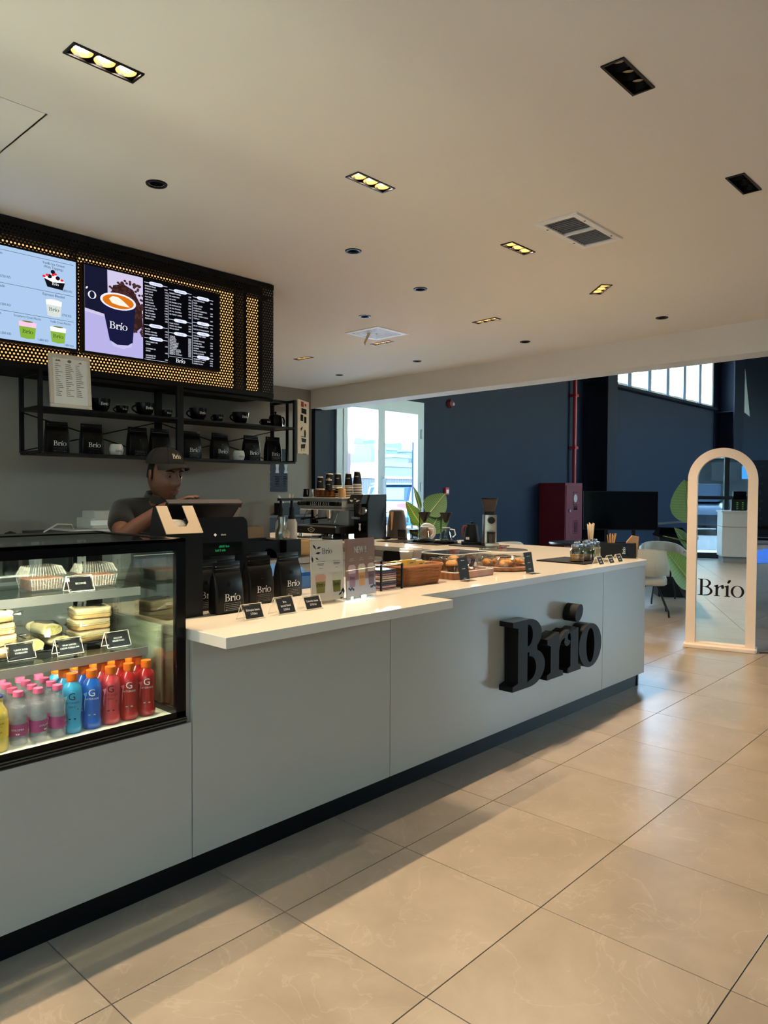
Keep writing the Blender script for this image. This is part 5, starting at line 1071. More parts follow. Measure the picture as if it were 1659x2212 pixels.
jar(4.575, 2.475, mat('caramel_crumbs', (196, 134, 62), .85, noise=.3, bump=.7, scale=160), .046, 'glass jar of caramel crumbs, nearest'); jar(4.69, 2.475, mat('cinnamon_powder', (132, 88, 52), .9, noise=.25, scale=140), .04, 'glass jar of brown cinnamon powder', .92)
jar(4.80, 2.515, mat('matcha_leaves', (92, 116, 26), .85, noise=.4, bump=.8, scale=90), .066, 'glass jar of green leaves', 1.0); jar(4.93, 2.53, mat('beige_marshmallows', (212, 186, 150), .8, noise=.3, bump=1, scale=70), .074, 'glass jar of beige marshmallows', .95)
for px, py, lines, lb in ((1287, 1221.5, ['_5', '_5'], 'small tent card nearest the caramel jar'), (1310, 1218.5, ['_8', '_5'], 'middle of the three small tent cards by the jars'), (1328.5, 1215.5, ['_7', '_5'], 'small tent card nearest the black caddy')):
    p = onz(px+8, py, ZT); tent_card(p.x+.035, p.y, ZT+.0005, lines, lb, w=.075, h=.055, size=.010, group='topping price cards')
# caddies
def stick_bunch(t, x, y, z, n, L, r, m, spread, seed, name, flatw=None):
    rnd = random.Random(seed)
    for k in range(n):
        a = rnd.uniform(0, 2*PI); q = rnd.uniform(.1, 1); dx, dy = spread*q*math.cos(a), spread*q*math.sin(a); hL = L*rnd.uniform(.92, 1.05)
        b0 = Vector((x+dx*.25, y+dy*.25, z)); b1 = Vector((x+dx, y+dy, z+hL))
        obj(name, MB().tube([b0, b1], r, 6 if r > .003 else 4), m, label='%s in the %s' % (name.replace('_', ' '), t), cat=name.split('_')[-1], group='%ss in the %s' % (name.replace('_', ' '), t))
cdx, cdy = 5.165, 2.475
t = thing('napkin_caddy', 'black caddy with a printed logo holding stirrers and napkins at the counter corner', 'caddy', (cdx, cdy, ZT+.0005), math.radians(-58))
obj('body', MB().box(-.13, -.07, 0, .13, -.064, .11).box(-.13, .064, 0, .13, .07, .11).box(-.13, -.064, 0, -.124, .064, .11).box(.124, -.064, 0, .13, .064, .11).box(-.124, -.064, 0, .124, .064, .005).box(.03, -.064, .005, .034, .064, .10), BLACK, t, smooth=None)
lg = MB(); logo(lg, Matrix.Translation((.055, -.0712, .055)) @ Matrix.Rotation(PI/2, 4, 'X') @ Matrix.Rotation(PI/2, 4, 'Z') @ Matrix.Diagonal((.018, .022, 1, 1))); obj('logo', lg, INKW, t, smooth=None); obj('window_frame', MB().box(.03, -.0708, .02, .085, -.07, .095), BLACKG, t, smooth=None)
c_, s_ = math.cos(math.radians(-58)), math.sin(math.radians(-58))
def cad(u, v): return (cdx+u*c_-v*s_, cdy+u*s_+v*c_)
STR = mat('wooden_stirrer', (216, 160, 88), .6)
x_, y_ = cad(-.04, .0); stick_bunch('black corner caddy', x_, y_, ZT+.008, 14, .165, .0026, STR, .055, 4, 'wooden_stirrer')
NAP = mat('kraft_napkin', (172, 134, 98), .8); x_, y_ = cad(.08, .0)
for k in range(5):
    t = obj('napkin', MB().add([(-.04, k*.006, 0), (.045, k*.006, 0), (.055-k*.006, k*.009, .15-.006*k), (.01, k*.009, .158), (-.03, k*.008, .11), (-.04, .004+k*.006, 0), (.045, .004+k*.006, 0), (.055-k*.006, .004+k*.009, .15-.006*k), (.01, .004+k*.009, .158), (-.03, .004+k*.008, .11)],
        [(0, 1, 2, 3, 4), (9, 8, 7, 6, 5), (0, 5, 6, 1), (1, 6, 7, 2), (2, 7, 8, 3), (3, 8, 9, 4), (4, 9, 5, 0)]), NAP, smooth=None, loc=(x_+.012, y_-.02+.0, ZT+.0065), rz=math.radians(-58), label='folded kraft napkin in the corner caddy', cat='napkin', group='kraft napkins in the corner caddy')
sx, sy = 5.36, 2.80
t = thing('straw_holder', 'black square straw holder behind the topping jars', 'holder', (sx, sy, ZT+.0005), .3)
obj('body', MB().box(-.10, -.05, 0, .10, -.046, .10).box(-.10, .046, 0, .10, .05, .10).box(-.10, -.046, 0, -.096, .046, .10).box(.096, -.046, 0, .10, .046, .10).box(-.096, -.046, 0, .096, .046, .004).box(-.02, -.046, 0, -.017, .046, .11), BLACK, t, smooth=None)
PST = mat('paper_straw', (222, 202, 176), .7); stick_bunch('black straw holder', sx+.03, sy+.0, ZT+.006, 18, .225, .0042, PST, .062, 9, 'paper_straw')
obj('spoon_tray', MB().box(-.05, -.04, 0, .05, .04, .07), BLACK, loc=(5.20, 2.80, ZT+.0005), rz=.2, smooth=None, bevel=.003, label='small black box beside the straw holder', cat='box')
obj('dark_mat', MB().box(-.12, -.10, 0, .12, .10, .006), BLACKM, loc=(5.20, 2.80, ZT-.0002), smooth=None, label='small black mat under the straw holder', cat='mat') if False else None

# ============================================================ pour-over station on the return
for k, (x, y, lb) in enumerate(((5.26, 4.72, 'black bar mat at the grinder end of the return'), (5.27, 4.33, 'black bar mat under the drippers'), (5.33, 3.85, 'black bar mat under kettle and grinder'))):
    obj('bar_mat', MB().box(-.16, -.20 if k else -.14, 0, .2, .20 if k else .15, .006), BLACKM, smooth=None, loc=(x, y, ZT+.0003), label=lb, cat='mat', group='black bar mats', bevel=.001)
def scale_plate(x, y, label):
    t = thing('coffee_scale', label, 'scale', (x, y, ZT+.0068), 0, 'flat black coffee scales'); obj('body', MB().rbox(-.085, -.075, .085, .075, 0, .018, .008), BLACKG, t); obj('display', MB().box(-.084, -.03, .0182, -.06, .03, .0186), mat('scale_display', (80, 110, 140), .2), t, smooth=None)
def dripper(x, y, label):
    t = thing('pour_over_stand', label, 'coffee dripper', (x, y, ZT+.0253), 0, 'pour over stands')
    obj('base', MB().rbox(-.08, -.07, .08, .07, 0, .008, .006), BLACK, t); obj('pole', MB().tube([(.0, .075, .004), (.0, .075, .27), (.0, .0, .27)], .006), BLACK, t) if False else obj('pole', MB().tube([(.01, .066, .004), (.01, .066, .255)], .0045).tube([(.01, .066, .225), (0, .04, .225)], .004), BLACK, t)
    obj('cone', MB().lathe([(.014, .17), (.016, .175), (.056, .25), (.058, .262), (.054, .262), (.014, .182)], 26, cap=False), mat('black_cone', (30, 26, 26), .25), t)
    obj('cone_ring', MB().lathe([(.040, .222), (.042, .228), (.040, .234)], 26, cap=False), BLACK, t)
    sv_ = obj('server', MB().lathe([(.055, .009), (.058, .02), (.05, .07), (.036, .115), (.038, .122), (.035, .122), (.048, .07), (.055, .022), (0, .012)], 26, cap=False), JG, t)
    obj('server_lid', MB().lathe([(.03, .121), (.038, .122), (.038, .127), (0, .13)], 22), film('server_lid_glass', (216, 220, 222), .3), sv_)
    obj('server_handle', MB().tube([(.035, -.022, .11), (.062, -.05, .105), (.07, -.056, .06), (.05, -.04, .035)], .006), film('glass_handle', (225, 230, 232), .35), sv_)
    obj('coffee', MB().lathe([(.05, .012), (.05, .02)], 20), thin_glass('glass_rinse', (230, 236, 236)), sv_)
scale_plate(5.30, 4.44, 'flat black scale under the left dripper'); dripper(5.30, 4.44, 'black pour over dripper with glass server, left'); scale_plate(5.32, 4.20, 'flat black scale under the right dripper'); dripper(5.32, 4.20, 'black pour over dripper with glass server, beside the kettle')
p = onz(1026, 1172, ZT+.02); kx, ky = 5.40, 3.965
t = thing('gooseneck_kettle', 'matte black electric kettle with wooden handle on its base', 'kettle', (kx, ky, ZT+.0068), -.9)
obj('base', MB().rbox(-.095, -.08, .095, .08, 0, .022, .01), BLACK, t)
obj('body', MB().lathe([(.072, .024), (.074, .03), (.056, .16), (.052, .175)], 30), mat('matte_black_kettle', (24, 24, 26), .45), t)
ld_ = obj('lid', MB().lathe([(.053, .175), (.05, .182), (.012, .184), (.009, .192), (.018, .198), (.018, .204), (0, .206)], 26), BLACK, t)
obj('handle', MB().tube([(-.045, -.03, .16), (-.075, -.055, .165), (-.088, -.064, .14), (-.085, -.062, .06)], .009), mat('walnut_handle', (84, 38, 22), .45), t); obj('spout', MB().tube([(.06, .02, .04), (.10, .035, .06), (.115, .04, .11), (.15, .05, .165)], .006), BLACK, t)
obj('label_plate', MB().box(-.018, -.0735, .045, .018, -.0725, .068, Matrix.Rotation(-.6, 4, 'Z')), INKW, t, smooth=None)
gx_, gy_ = 5.36, 3.74
t = thing('filter_grinder', 'brushed steel single dose coffee grinder with tall clear hopper', 'coffee grinder', (gx_, gy_, ZT+.0068), -.75)
obj('base', MB().rbox(-.065, -.085, .065, .085, 0, .026, .012), STEEL, t); obj('body', MB().rbox(-.055, -.02, .055, .085, .026, .27, .012), STEEL, t)
obj('collar', MB().lathe([(.05, .27), (.05, .295)], 24, (0, .03, 0)), BLACK, t); obj('hopper', MB().lathe([(.045, .295), (.07, .405), (.073, .41), (.068, .41), (.043, .30)], 26, (0, .03, 0), cap=False), film('smoky_hopper', (60, 50, 48), .35, .1), t); obj('hopper_lid', MB().lathe([(.074, .41), (.074, .418), (0, .42)], 26, (0, .03, 0)), BLACK, t)
obj('dial', MB().lathe([(.0, -.02), (.028, -.02), (.030, .02), (0, .02)], 22, M=TR(-.0, -.04, .225, rx=PI/2)), BLACK, t); obj('grounds_cup', MB().lathe([(.033, .028), (.036, .10), (.034, .11)], 22, (0, -.05, 0)), film('smoky_cup', (40, 36, 34), .3), t); obj('cup_lid', MB().lathe([(.037, .11), (.037, .125)], 22, (0, -.05, 0)), BLACK, t)
# espresso machine
EM = (5.29, 5.645)
t = thing('espresso_machine', 'chrome two group lever style espresso machine with black drip tray', 'espresso machine', (EM[0], EM[1], ZT+.0005), -PI/2); t.scale = (.74, .95, .84)
# local: x along the front (left to right seen from the barista), -y front
HW = .43; PS = mat('polished_panel', (206, 216, 222), .22, metal=.65, noise=.04)
obj('drip_tray', MB().box(-HW-.02, -.33, .055, HW+.02, .24, .15), BLACK, t, smooth=None, bevel=.008)
for x in (-.36, .36):
    for y in (-.26, .2): obj('foot', MB().lathe([(.022, 0), (.018, .055)], 14, (x, y, 0)), CHROME, t)
obj('tray_edge', MB().box(-HW-.022, -.335, .14, HW+.022, -.322, .156), STEEL, t, smooth=None)
obj('back_panel', MB().box(-.33, -.02, .156, .40, .0, .33), PS, t, smooth=None); obj('body', MB().box(-HW, .0, .156, HW, .25, .34), BLACK, t, smooth=None)
obj('side_panel', MB().box(HW-.02, -.30, .156, HW, .25, .34) if False else MB().box(-HW, -.06, .156, -HW+.02, .0, .34), BLACK, t, smooth=None)
hd = obj('head', MB().box(-HW, -.22, .34, HW, .25, .49), PS, t, smooth=None, bevel=.006)
for z in (.352, .362, .372, .452, .462, .472): obj('groove', MB().box(-HW-.002, -.2225, z, HW+.002, .252, z+.003), BLACK, hd, smooth=None)
obj('control_strip', MB().box(-.36, -.228, .39, .36, -.219, .44), BLACKG, hd, smooth=None)
kb = MB()
for x0, n in ((-.20, 4), (-.035, 2), (.06, 4)):
    for k in range(n): kb.add([(x+x0+k*.038, -.2285, .398+y*.9) for x, y in arc(.012, .012, .011, .014, 60, 320, 10)]+[(x+x0+k*.038, -.2285, .398+y*.9) for x, y in arc(.012, .012, .006, .009, 320, 60, 10)], [tuple(range(22))]).box(x0+k*.038+.008, -.229, .424, x0+k*.038+.016, -.2285, .432)
obj('buttons', kb, INKW, hd, smooth=None)
for x in (-.415, -.345, -.30, .34, .40): obj('steam_knob', MB().lathe([(.0, -.03), (.026, -.03), (.028, 0), (0, 0)], 18, M=TR(x, -.222, .415, rx=PI/2)@Matrix.Scale(-1, 4, (0, 0, 1))), BLACK, hd)
for x in (-.19, .06):
    gr_ = obj('group_head', MB().lathe([(.045, .255), (.048, .30), (.052, .34)], 22, (x, -.13, 0)), CHROME, t)
    obj('portafilter', MB().lathe([(.02, .225), (.036, .235), (.038, .258)], 22, (x, -.13, 0)), CHROME, gr_); obj('portafilter_handle', MB().tube([(x, -.165, .245), (x-.06, -.25, .235), (x-.10, -.30, .225)], [.009, .012, .014], 10), BLACK, gr_)
    obj('spout', MB().tube([(x-.015, -.13, .225), (x-.015, -.13, .20)], .006).tube([(x+.015, -.13, .225), (x+.015, -.13, .20)], .006), CHROME, gr_)
for x in (-.36, .30): obj('steam_wand', MB().tube([(x, -.16, .34), (x+.01, -.20, .28), (x-.02, -.22, .17)], .006), CHROME, t)
obj('milk_panel', MB().box(.20, -.10, .156, .40, -.09, .335), PS, t, smooth=None)
lg = MB(); M = FACE(-.02, -.3355, .10)
o_ = [(-.075, .012), (-.03, .024), (0, .034), (.03, .024), (.075, .012), (.05, -.012), (0, -.03), (-.05, -.012)]; i_ = [(x*.86, y*.8) for x, y in o_]
for k in range(8): lg.poly([(*o_[k], 0), (*o_[(k+1) % 8], 0), (*i_[(k+1) % 8], 0), (*i_[k], 0)], M)
text(lg, 'WEGA', M @ Matrix.Translation((0, -.006, 0)) @ Matrix.Diagonal((.012, .014, 1, 1))); text(lg, '_4', M @ Matrix.Translation((-.22, -.004, 0)) @ Matrix.Diagonal((.008, .009, 1, 1)))
obj('emblem', lg, INKW, t, smooth=None)
PAD = mat('dark_bar_mat', (22, 22, 24), .6); obj('machine_mat', MB().box(-.40, -.36, 0, .34, -.325, .012), PAD, loc=(EM[0], EM[1], ZT+.0005), rz=-PI/2, smooth=None, label='black rubber mat along the front of the espresso machine', cat='mat')
mz = ZT+.4925*.84
def em(u, v): return (EM[0]+v*.95, EM[1]-u*.85)   # local (u along front, v depth) -> world
# steel pitchers on top
for u, v, lb in ((-.40, -.10, 'black steaming pitcher at the left end on the espresso machine'), (-.29, -.09, 'chrome steaming pitcher second on the espresso machine'), (-.20, -.17, 'chrome steaming pitcher in front of the cup stacks')):
    x_, y_ = em(u, v); t = thing('milk_pitcher', lb, 'pitcher', (x_, y_, mz), -2.2, 'milk pitchers')
    obj('body', MB().lathe([(.04, 0), (.042, .01), (.036, .07), (.037, .085), (.035, .085), (.034, .07), (.039, .012), (0, .006)], 24, cap=False), BLACKG if 'black' in lb else CHROME, t); obj('handle', MB().tube([(.036, 0, .075), (.06, 0, .07), (.062, 0, .035), (.04, 0, .02)], .005), CHROME, t)
CUPW = mat('white_cup_rim', (228, 216, 200), .6); CUPK = mat('black_paper_cup', (16, 16, 19), .6)
def cup_stack(u, v, n, label, r=.043, h_=.132, z0=0, dz=.0165):
    x_, y_ = em(u, v)
    cm_ = mesh_of('cup_wall', MB().lathe([(r, 0), (r*.70, h_), (r*.68, h_), (0, h_-.006)], 24, cap=False), CUPK, 40); rm_ = mesh_of('cup_rim', MB().lathe([(r*1.045, -.001), (r*1.05, .003), (r*1.0, .006)], 24, cap=False), CUPW, 60); bt_ = mesh_of('cup_foot', MB().lathe([(r*.72, h_-.006), (r*.70, h_+.003), (r*.66, h_+.003), (r*.64, h_-.003)], 24, cap=False), CUPW, 60)
    lg = MB(); wrap(lg, r*.82, h_*.66, PI+.7, r*.30, lambda q, M: logo(q, M @ Matrix.Rotation(PI, 4, 'Z'))); lm = mesh_of('cup_logo', lg, INKW)
    for k in range(n):
        top = k == n-1
        t = thing('paper_cup', ('top cup of ' if top else ['second', 'third', 'fourth', 'fifth', 'sixth', 'seventh', 'eighth', 'lowest'][n-2-k]+' black paper cup from the top of ')+label, 'cup', (x_, y_, mz+z0+k*dz), 0, 'upturned black paper cups on the espresso machine, '+label)
        obj('wall', cm_, None, t); obj('rim', rm_, None, t)
        if top: obj('foot', bt_, None, t); obj('logo', lm, None, t)
for u, v, n, lb in ((-.30, .02, 6, 'the short stack at the left'), (-.21, .10, 8, 'the second stack from the left'), (-.14, .02, 8, 'the third stack from the left'), (-.05, .08, 8, 'the fourth stack from the left'), (-.02, -.08, 4, 'the low stack at the front'), (.05, .16, 8, 'the fifth stack at the back'), (.14, .08, 8, 'the stack second from the right'), (.235, .14, 8, 'the stack behind the right end'), (.31, .06, 9, 'the tallest stack at the right')): cup_stack(u, v, n, lb)
cup_stack(.17, -.11, 3, 'the small stack beside the wooden sleeves', .03, .06)
x_, y_ = em(.27, -.13); SLV = mat('kraft_sleeve', (176, 136, 92), .8)
for k in range(5): obj('cup_sleeve', MB().lathe([(.040, 0), (.034, .05), (.032, .05), (.038, 0)], 24, cap=False), SLV, loc=(x_, y_, mz+k*.011), label=['lowest', 'second lowest', 'middle', 'second highest', 'topmost'][k]+' kraft cup sleeve in the stack on the espresso machine', cat='cup sleeve', group='kraft cup sleeves')
GLS = thin_glass('amber_glass', (190, 150, 110), 1.6)
for k in range(4):
    x_, y_ = em(-.10+.085*k, -.17); t = thing('espresso_glass', 'small ribbed glass in the front row on the espresso machine', 'glass', (x_, y_, mz), 0, 'small ribbed glasses'); obj('glass', MB().loft([[((r+(.0012 if i % 2 else 0))*math.cos(2*PI*i/24), (r+(.0012 if i % 2 else 0))*math.sin(2*PI*i/24), z) for i in range(24)] for r, z in ((.026, 0), (.03, .01), (.033, .075))], cap=False), GLS, t); obj('foot', MB().lathe([(.026, 0), (.026, .008)], 20), GLS, t)
# big on-demand grinder
t = thing('espresso_grinder', 'tall black espresso grinder with slanted control head beside the machine', 'coffee grinder', (5.32, 5.215, ZT+.0005), -PI/2); t.scale = (.86, .86, .86)
obj('body', MB().loft([[(-.115, -.10, .0), (.115, -.10, 0), (.115, .22, 0), (-.115, .22, 0)], [(-.115, -.10, .42), (.115, -.10, .42), (.115, .22, .42), (-.115, .22, .42)], [(-.115, -.06, .52), (.115, -.06, .52), (.115, .22, .52), (-.115, .22, .52)]]), BLACK, t, smooth=None, bevel=.006)
obj('control_head', MB().loft([[(-.10, -.22, .41), (.10, -.22, .41), (.10, -.05, .41), (-.10, -.05, .41)], [(-.10, -.16, .52), (.10, -.16, .52), (.10, -.05, .52), (-.10, -.05, .52)]]), BLACK, t, smooth=None, bevel=.004)
lg = MB(); tl_ = math.atan2(.06, .11); M = FACE(0, -.1925, .462, 0, tl_)
text(lg, '_6', M @ Matrix.Diagonal((.010, .010, 1, 1))); 
for s in (-1, 1):
    for k in range(3): lg.poly([(s*.03, -.012-k*.008, 0), (s*(.085-k*.012), -.010-k*.008, 0), (s*(.08-k*.012), -.014-k*.008, 0), (s*.03, -.016-k*.008, 0)], M)
obj('control_print', lg, INKW, t, smooth=None)
obj('chute', MB().lathe([(.028, .27), (.05, .31), (.05, .41)], 22, (0, -.12, 0)), mat('gunmetal', (60, 60, 64), .25, metal=.9), t)
obj('fork', MB().box(-.05, -.20, .235, .05, -.10, .26), CHROME, t, smooth=None); obj('adjuster', MB().lathe([(0, -.02), (.045, -.02), (.045, .02), (0, .02)], 26, M=TR(.06, -.11, .33, rx=PI/2)), STEEL, t)
obj('lower_panel', MB().box(-.085, -.112, .08, .10, -.10, .21), BLACKG, t, smooth=None); lg = MB(); M = FACE(0, -.1125, .11); lg.poly([(-.02, .07, 0), (.02, .07, 0), (.012, .04, 0), (.02, .0, 0), (0, -.02, 0), (-.02, .0, 0), (-.012, .04, 0)], M); obj('panel_emblem', lg, INKW, t, smooth=None)
lg = MB(); M = Matrix.Translation((.1158, .17, .33)) @ Matrix.Rotation(PI/2, 4, 'Z') @ Matrix.Rotation(PI/2, 4, 'X')
for sgn in (-1, 1):
    for k in (-1, 1): lg.box(-.038, k*.006-.002, 0, .038, k*.006+.002, 0, M @ Matrix.Rotation(sgn*math.radians(58), 4, 'Z'))
obj('side_emblem', lg, STEEL, t, smooth=None)
# knock box, tampers, cloth, odds on the bar
obj('tamping_block', MB().rbox(-.05, -.06, .05, .06, 0, .07, .01), BLACKG, loc=(4.95, 5.20, ZT+.0005), label='black tamping station in front of the tall grinder', cat='tamping station')
obj('loose_portafilter', MB().lathe([(.03, .03), (.036, .04), (.036, .065), (.03, .065), (.03, .045), (0, .045)], 20, cap=False).tube([(-.035, 0, .055), (-.09, 0, .05), (-.16, 0, .035)], [.009, .013, .014], 10), BLACKG, loc=(4.87, 5.34, ZT+.0005), rz=.5, label='black handled portafilter lying in front of the espresso machine', cat='portafilter')
def cloth_tube(seed, r, h_):
    rnd = random.Random(seed); n = 36
    return MB().loft([[((r*(1+f)*(1+.10*math.sin(5*2*PI*i/n+zz*14)+.05*math.sin(9*2*PI*i/n)))*math.cos(2*PI*i/n), (r*(1+f)*.8*(1+.10*math.sin(4*2*PI*i/n+zz*9)))*math.sin(2*PI*i/n), zz*h_) for i in range(n)] for zz, f in ((0, .15), (.25, .1), (.5, .02), (.8, -.1), (.96, -.15), (1, -.4))])
t = thing('apron_bundle', 'dark apron draped over a canister beside the tall grinder', 'apron', (5.645, 5.10, ZT+.0005)); obj('cloth', cloth_tube(2, .105, .29), mat('dark_brown_cloth', (38, 33, 32), .9, noise=.1, sheen=.3), t, smooth=60); obj('tan_strap', MB().add([(-.125, -.03, .27), (-.12, -.065, .27), (-.135, -.06, .10), (-.135, -.045, .08)], [(0, 1, 2, 3)]), mat('tan_leather', (176, 138, 92), .6), t, smooth=None)
t = thing('speaker', 'small round portable speaker with a wooden side behind the drippers', 'speaker', (5.56, 4.62, ZT+.0005), -.9); obj('shell', MB().lathe([(0, -.04), (.07, -.04), (.085, -.03), (.085, .03), (.07, .04), (0, .04)], 30, M=TR(0, 0, .085, rx=PI/2)), mat('silver_shell', (150, 150, 152), .35), t); obj('wooden_disc', MB().lathe([(0, .041), (.045, .041), (.045, .044), (0, .044)], 26, M=TR(0, 0, .075, rx=PI/2)), ACW, t)
for k, (x, y, lb) in enumerate(((5.42, 4.83, 'small black canister left of the round speaker'), (5.50, 4.74, 'small black canister beside the round speaker'))):
    t = thing('canister', lb, 'canister', (x, y, ZT+.0068), 0, 'small dark canisters'); obj('body', MB().lathe([(.04, 0), (.04, .08)], 20), film('smoked_glass', (40, 36, 34), .25), t); obj('lid', MB().lathe([(.042, .08), (.042, .10), (0, .103)], 20), BLACK, t)
obj('black_ladle', MB().lathe([(.0, .006), (.045, .02), (.05, .035)], 18, cap=False).tube([(.045, 0, .03), (.12, .02, .03), (.2, .06, .02)], .006), BLACK, loc=(5.16, 4.80, ZT+.0068), rz=-1.2, label='black tamper tool lying on the bar mat', cat='utensil')
# ============================================================ till end
# lid holder: black box with a beige sloped top with a U shaped slot and clear dome lids
HB = .318; DX, DY = 1.512, 2.535
t = thing('lid_dispenser', 'black lid dispenser with beige sloped slotted face holding clear lids', 'lid holder', (DX, DY, ZT+.0005), 0)
LH = mat('beige_powder_coat', (150, 132, 112), .5); w = .078; SL = .125
obj('box', MB().box(-w, -.10, 0, w, -.096, HB).box(-w, .096, 0, w, .10, HB).box(-w, -.096, 0, -w+.004, .096, HB).box(w-.004, -.096, 0, w, .096, HB).box(-w+.004, -.096, 0, w-.004, .096, .004), BLACK, t, smooth=None)
th = math.radians(36); Ms = Matrix.Translation((0, -.10, HB)) @ Matrix.Rotation(PI/2-th, 4, 'X')
o_ = [(-w, 0), (w, 0), (w, SL), (w*.42, SL), (w*.42, .05), (w*.2, .03), (-w*.2, .03), (-w*.42, .05), (-w*.42, SL), (-w, SL)]
obj('slotted_face', MB().prism(o_, 0, .004, Ms), LH, t, smooth=None)
PYZ = Matrix(((0, 0, 1, 0), (1, 0, 0, 0), (0, 1, 0, 0), (0, 0, 0, 1))); ck = [(-.10, HB), (.02, HB), (-.10+SL*math.sin(th)+.02, HB+SL*math.cos(th)), (-.10+SL*math.sin(th), HB+SL*math.cos(th))]
for x_ in (-w, w-.004): obj('cheek', MB().prism(ck, x_, x_+.004, PYZ), BLACK, t, smooth=None)
for k in range(4):
    l_ = obj('dome_lid', MB().lathe([(.046, 0), (.047, .006), (.044, .008), (.04, .02), (.025, .034), (0, .038)], 26, cap=False), film('clear_dome', (222, 216, 206), .7, .1), loc=(DX, DY-.035+.016*k, ZT+HB+.012), label=['foremost', 'second', 'third', 'rearmost'][k]+' clear dome lid in the lid dispenser', cat='lid', group='dome lids in the dispenser')
    l_.rotation_euler = (PI/2+.5, 0, 0)
# point of sale: customer display panel and operator screen
t = thing('pos_terminal', 'black point of sale terminal with customer display and raised operator screen', 'till', (1.93, 2.90, ZT+.0005), math.radians(-4))
PK = mat('black_plastic', (13, 14, 18), .35, noise=.05)
obj('base', MB().rbox(-.15, -.12, .15, .16, 0, .05, .03), PK, t)
def panel(x0, x1, z0, z1, d, r, M): return MB().prism([((x0+x1)/2+x, (z0+z1)/2+y) for x, y in rrect((x1-x0)/2, (z1-z0)/2, r, 6)], -d, 0, M @ Matrix.Rotation(PI/2, 4, 'X'))
Mp = Matrix.Translation((0, -.09, .0)) @ Matrix.Rotation(-.10, 4, 'X')
cp_ = obj('customer_panel', panel(-.165, .165, .03, .36, .03, .03, Mp), PK, t)
obj('display_housing', panel(-.12, .125, .175, .305, .012, .012, Mp @ Matrix.Translation((0, -.012, 0))), PK, cp_)
dw = obj('display_window', MB().box(-.10, -.0258, .185, .115, -.0248, .245, Mp), mat('dark_display_glass', (8, 12, 14), .1), cp_, smooth=None)
tx = MB(); FMp = Mp @ FACE(0, -.0262, 0)
text(tx, '_6 4', FMp @ Matrix.Translation((.02, .222, 0)) @ Matrix.Diagonal((.008, .010, 1, 1))); text(tx, '_4 1 4', FMp @ Matrix.Translation((.0, .205, 0)) @ Matrix.Diagonal((.008, .010, 1, 1))); obj('display_digits', tx, glow('green_digits', (30, 130, 70), .7), dw, smooth=None)
lg = MB(); lg.poly([(-.03, .28, 0), (-.022, .288, 0), (-.014, .28, 0), (-.022, .272, 0)], FMp); text(lg, '_6', FMp @ Matrix.Translation((.02, .276, 0)) @ Matrix.Diagonal((.007, .008, 1, 1))); obj('emblem', lg, INKW, cp_, smooth=None)
obj('stem', MB().box(-.05, .02, .05, .05, .07, .30), PK, t, smooth=None)
Ms = Matrix.Translation((.0, .12, .262)) @ Matrix.Rotation(.55, 4, 'X')
sc_ = obj('operator_screen', panel(-.19, .19, .0, .185, .028, .012, Ms), PK, t, bevel=.003); obj('screen_edge', panel(-.19, .19, .180, .188, .032, .003, Ms), mat('grey_plastic_edge', (62, 58, 60), .4), sc_)
obj('screen_sticker', MB().poly([(.15, -.0002, .08), (.185, -.0002, .10), (.19, -.0002, .16), (.175, -.0002, .165), (.165, -.0002, .13)], Ms @ Matrix.Translation((0, -.002, 0))), mat('beige_sticker', (132, 118, 104), .5), sc_, smooth=None)
# blue box and parcels behind bags
t = thing('blue_card_box', 'open blue card box behind the bags', 'box', (2.42, 2.83, ZT+.0005), .05); BL = mat('blue_card', (50, 104, 170), .5)
obj('tray', MB().box(-.13, -.07, 0, .13, .07, .004).box(-.13, -.07, 0, -.126, .07, .06).box(.126, -.07, 0, .13, .07, .06).box(-.126, .066, 0, .126, .07, .06).box(-.126, -.07, 0, .126, -.066, .06), BL, t, smooth=None); obj('flap', MB().add([(-.126, .068, .06), (.10, .068, .06), (.07, .11, .115), (-.11, .11, .115)], [(0, 1, 2, 3)]), BL, t, smooth=None)

# ============================================================ back counter along the wall
bc = thing('back_counter', 'white back counter below the wall rack', 'counter', (0, 0, 0))
obj('body', MB().box(-.4, 4.08, .1, 4.02, 4.74, .86), WHITE_LAM, bc, smooth=None); obj('top', MB().box(-.4, 4.03, .862, 4.05, 4.745, .90), WORKTOP, bc, smooth=None, bevel=.0015); obj('plinth', MB().box(-.4, 4.13, 0, 3.98, 4.74, .1), PLN, bc, smooth=None)
for k in range(5): obj('door', MB().box(-.38+k*.88, 4.064, .13, .48+k*.88, 4.08, .85), DRW, bc, smooth=None)
p = ony(185, 1132, 4.35)
t = thing('sealing_machine', 'white boxy counter appliance with a red oval badge', 'appliance', (ony(162, 1140, 4.25).x+.36, 4.40, ZT+.0005), 0)
obj('body', MB().rbox(-.36, -.15, .30, .20, .0, .245, .02), mat('white_plastic', (204, 198, 190), .4), t); obj('dark_side', MB().box(-.53, -.12, 0, -.362, .18, .235), mat('dark_grey_plastic', (52, 48, 46), .5), t, smooth=None); obj('black_slot', MB().box(-.30, -.152, .15, .30, -.148, .20), BLACK, t, smooth=None)
lg = MB(); M = FACE(-.29, -.1525, .222); lg.poly(ell(0, 0, .03, .013, 20), M); obj('badge', lg, mat('red_badge', (150, 30, 40), .4), t, smooth=None)
obj('cable', MB().tube([(-.30, .0, .24), (-.35, -.08, .275), (-.44, -.10, .28), (-.52, -.11, .24), (-.54, -.13, .15)], .005, 6), mat('cream_cable', (196, 184, 166), .5), t)
px_, pz_ = ony(220, 1118, 4.4).x, ZT+.2465
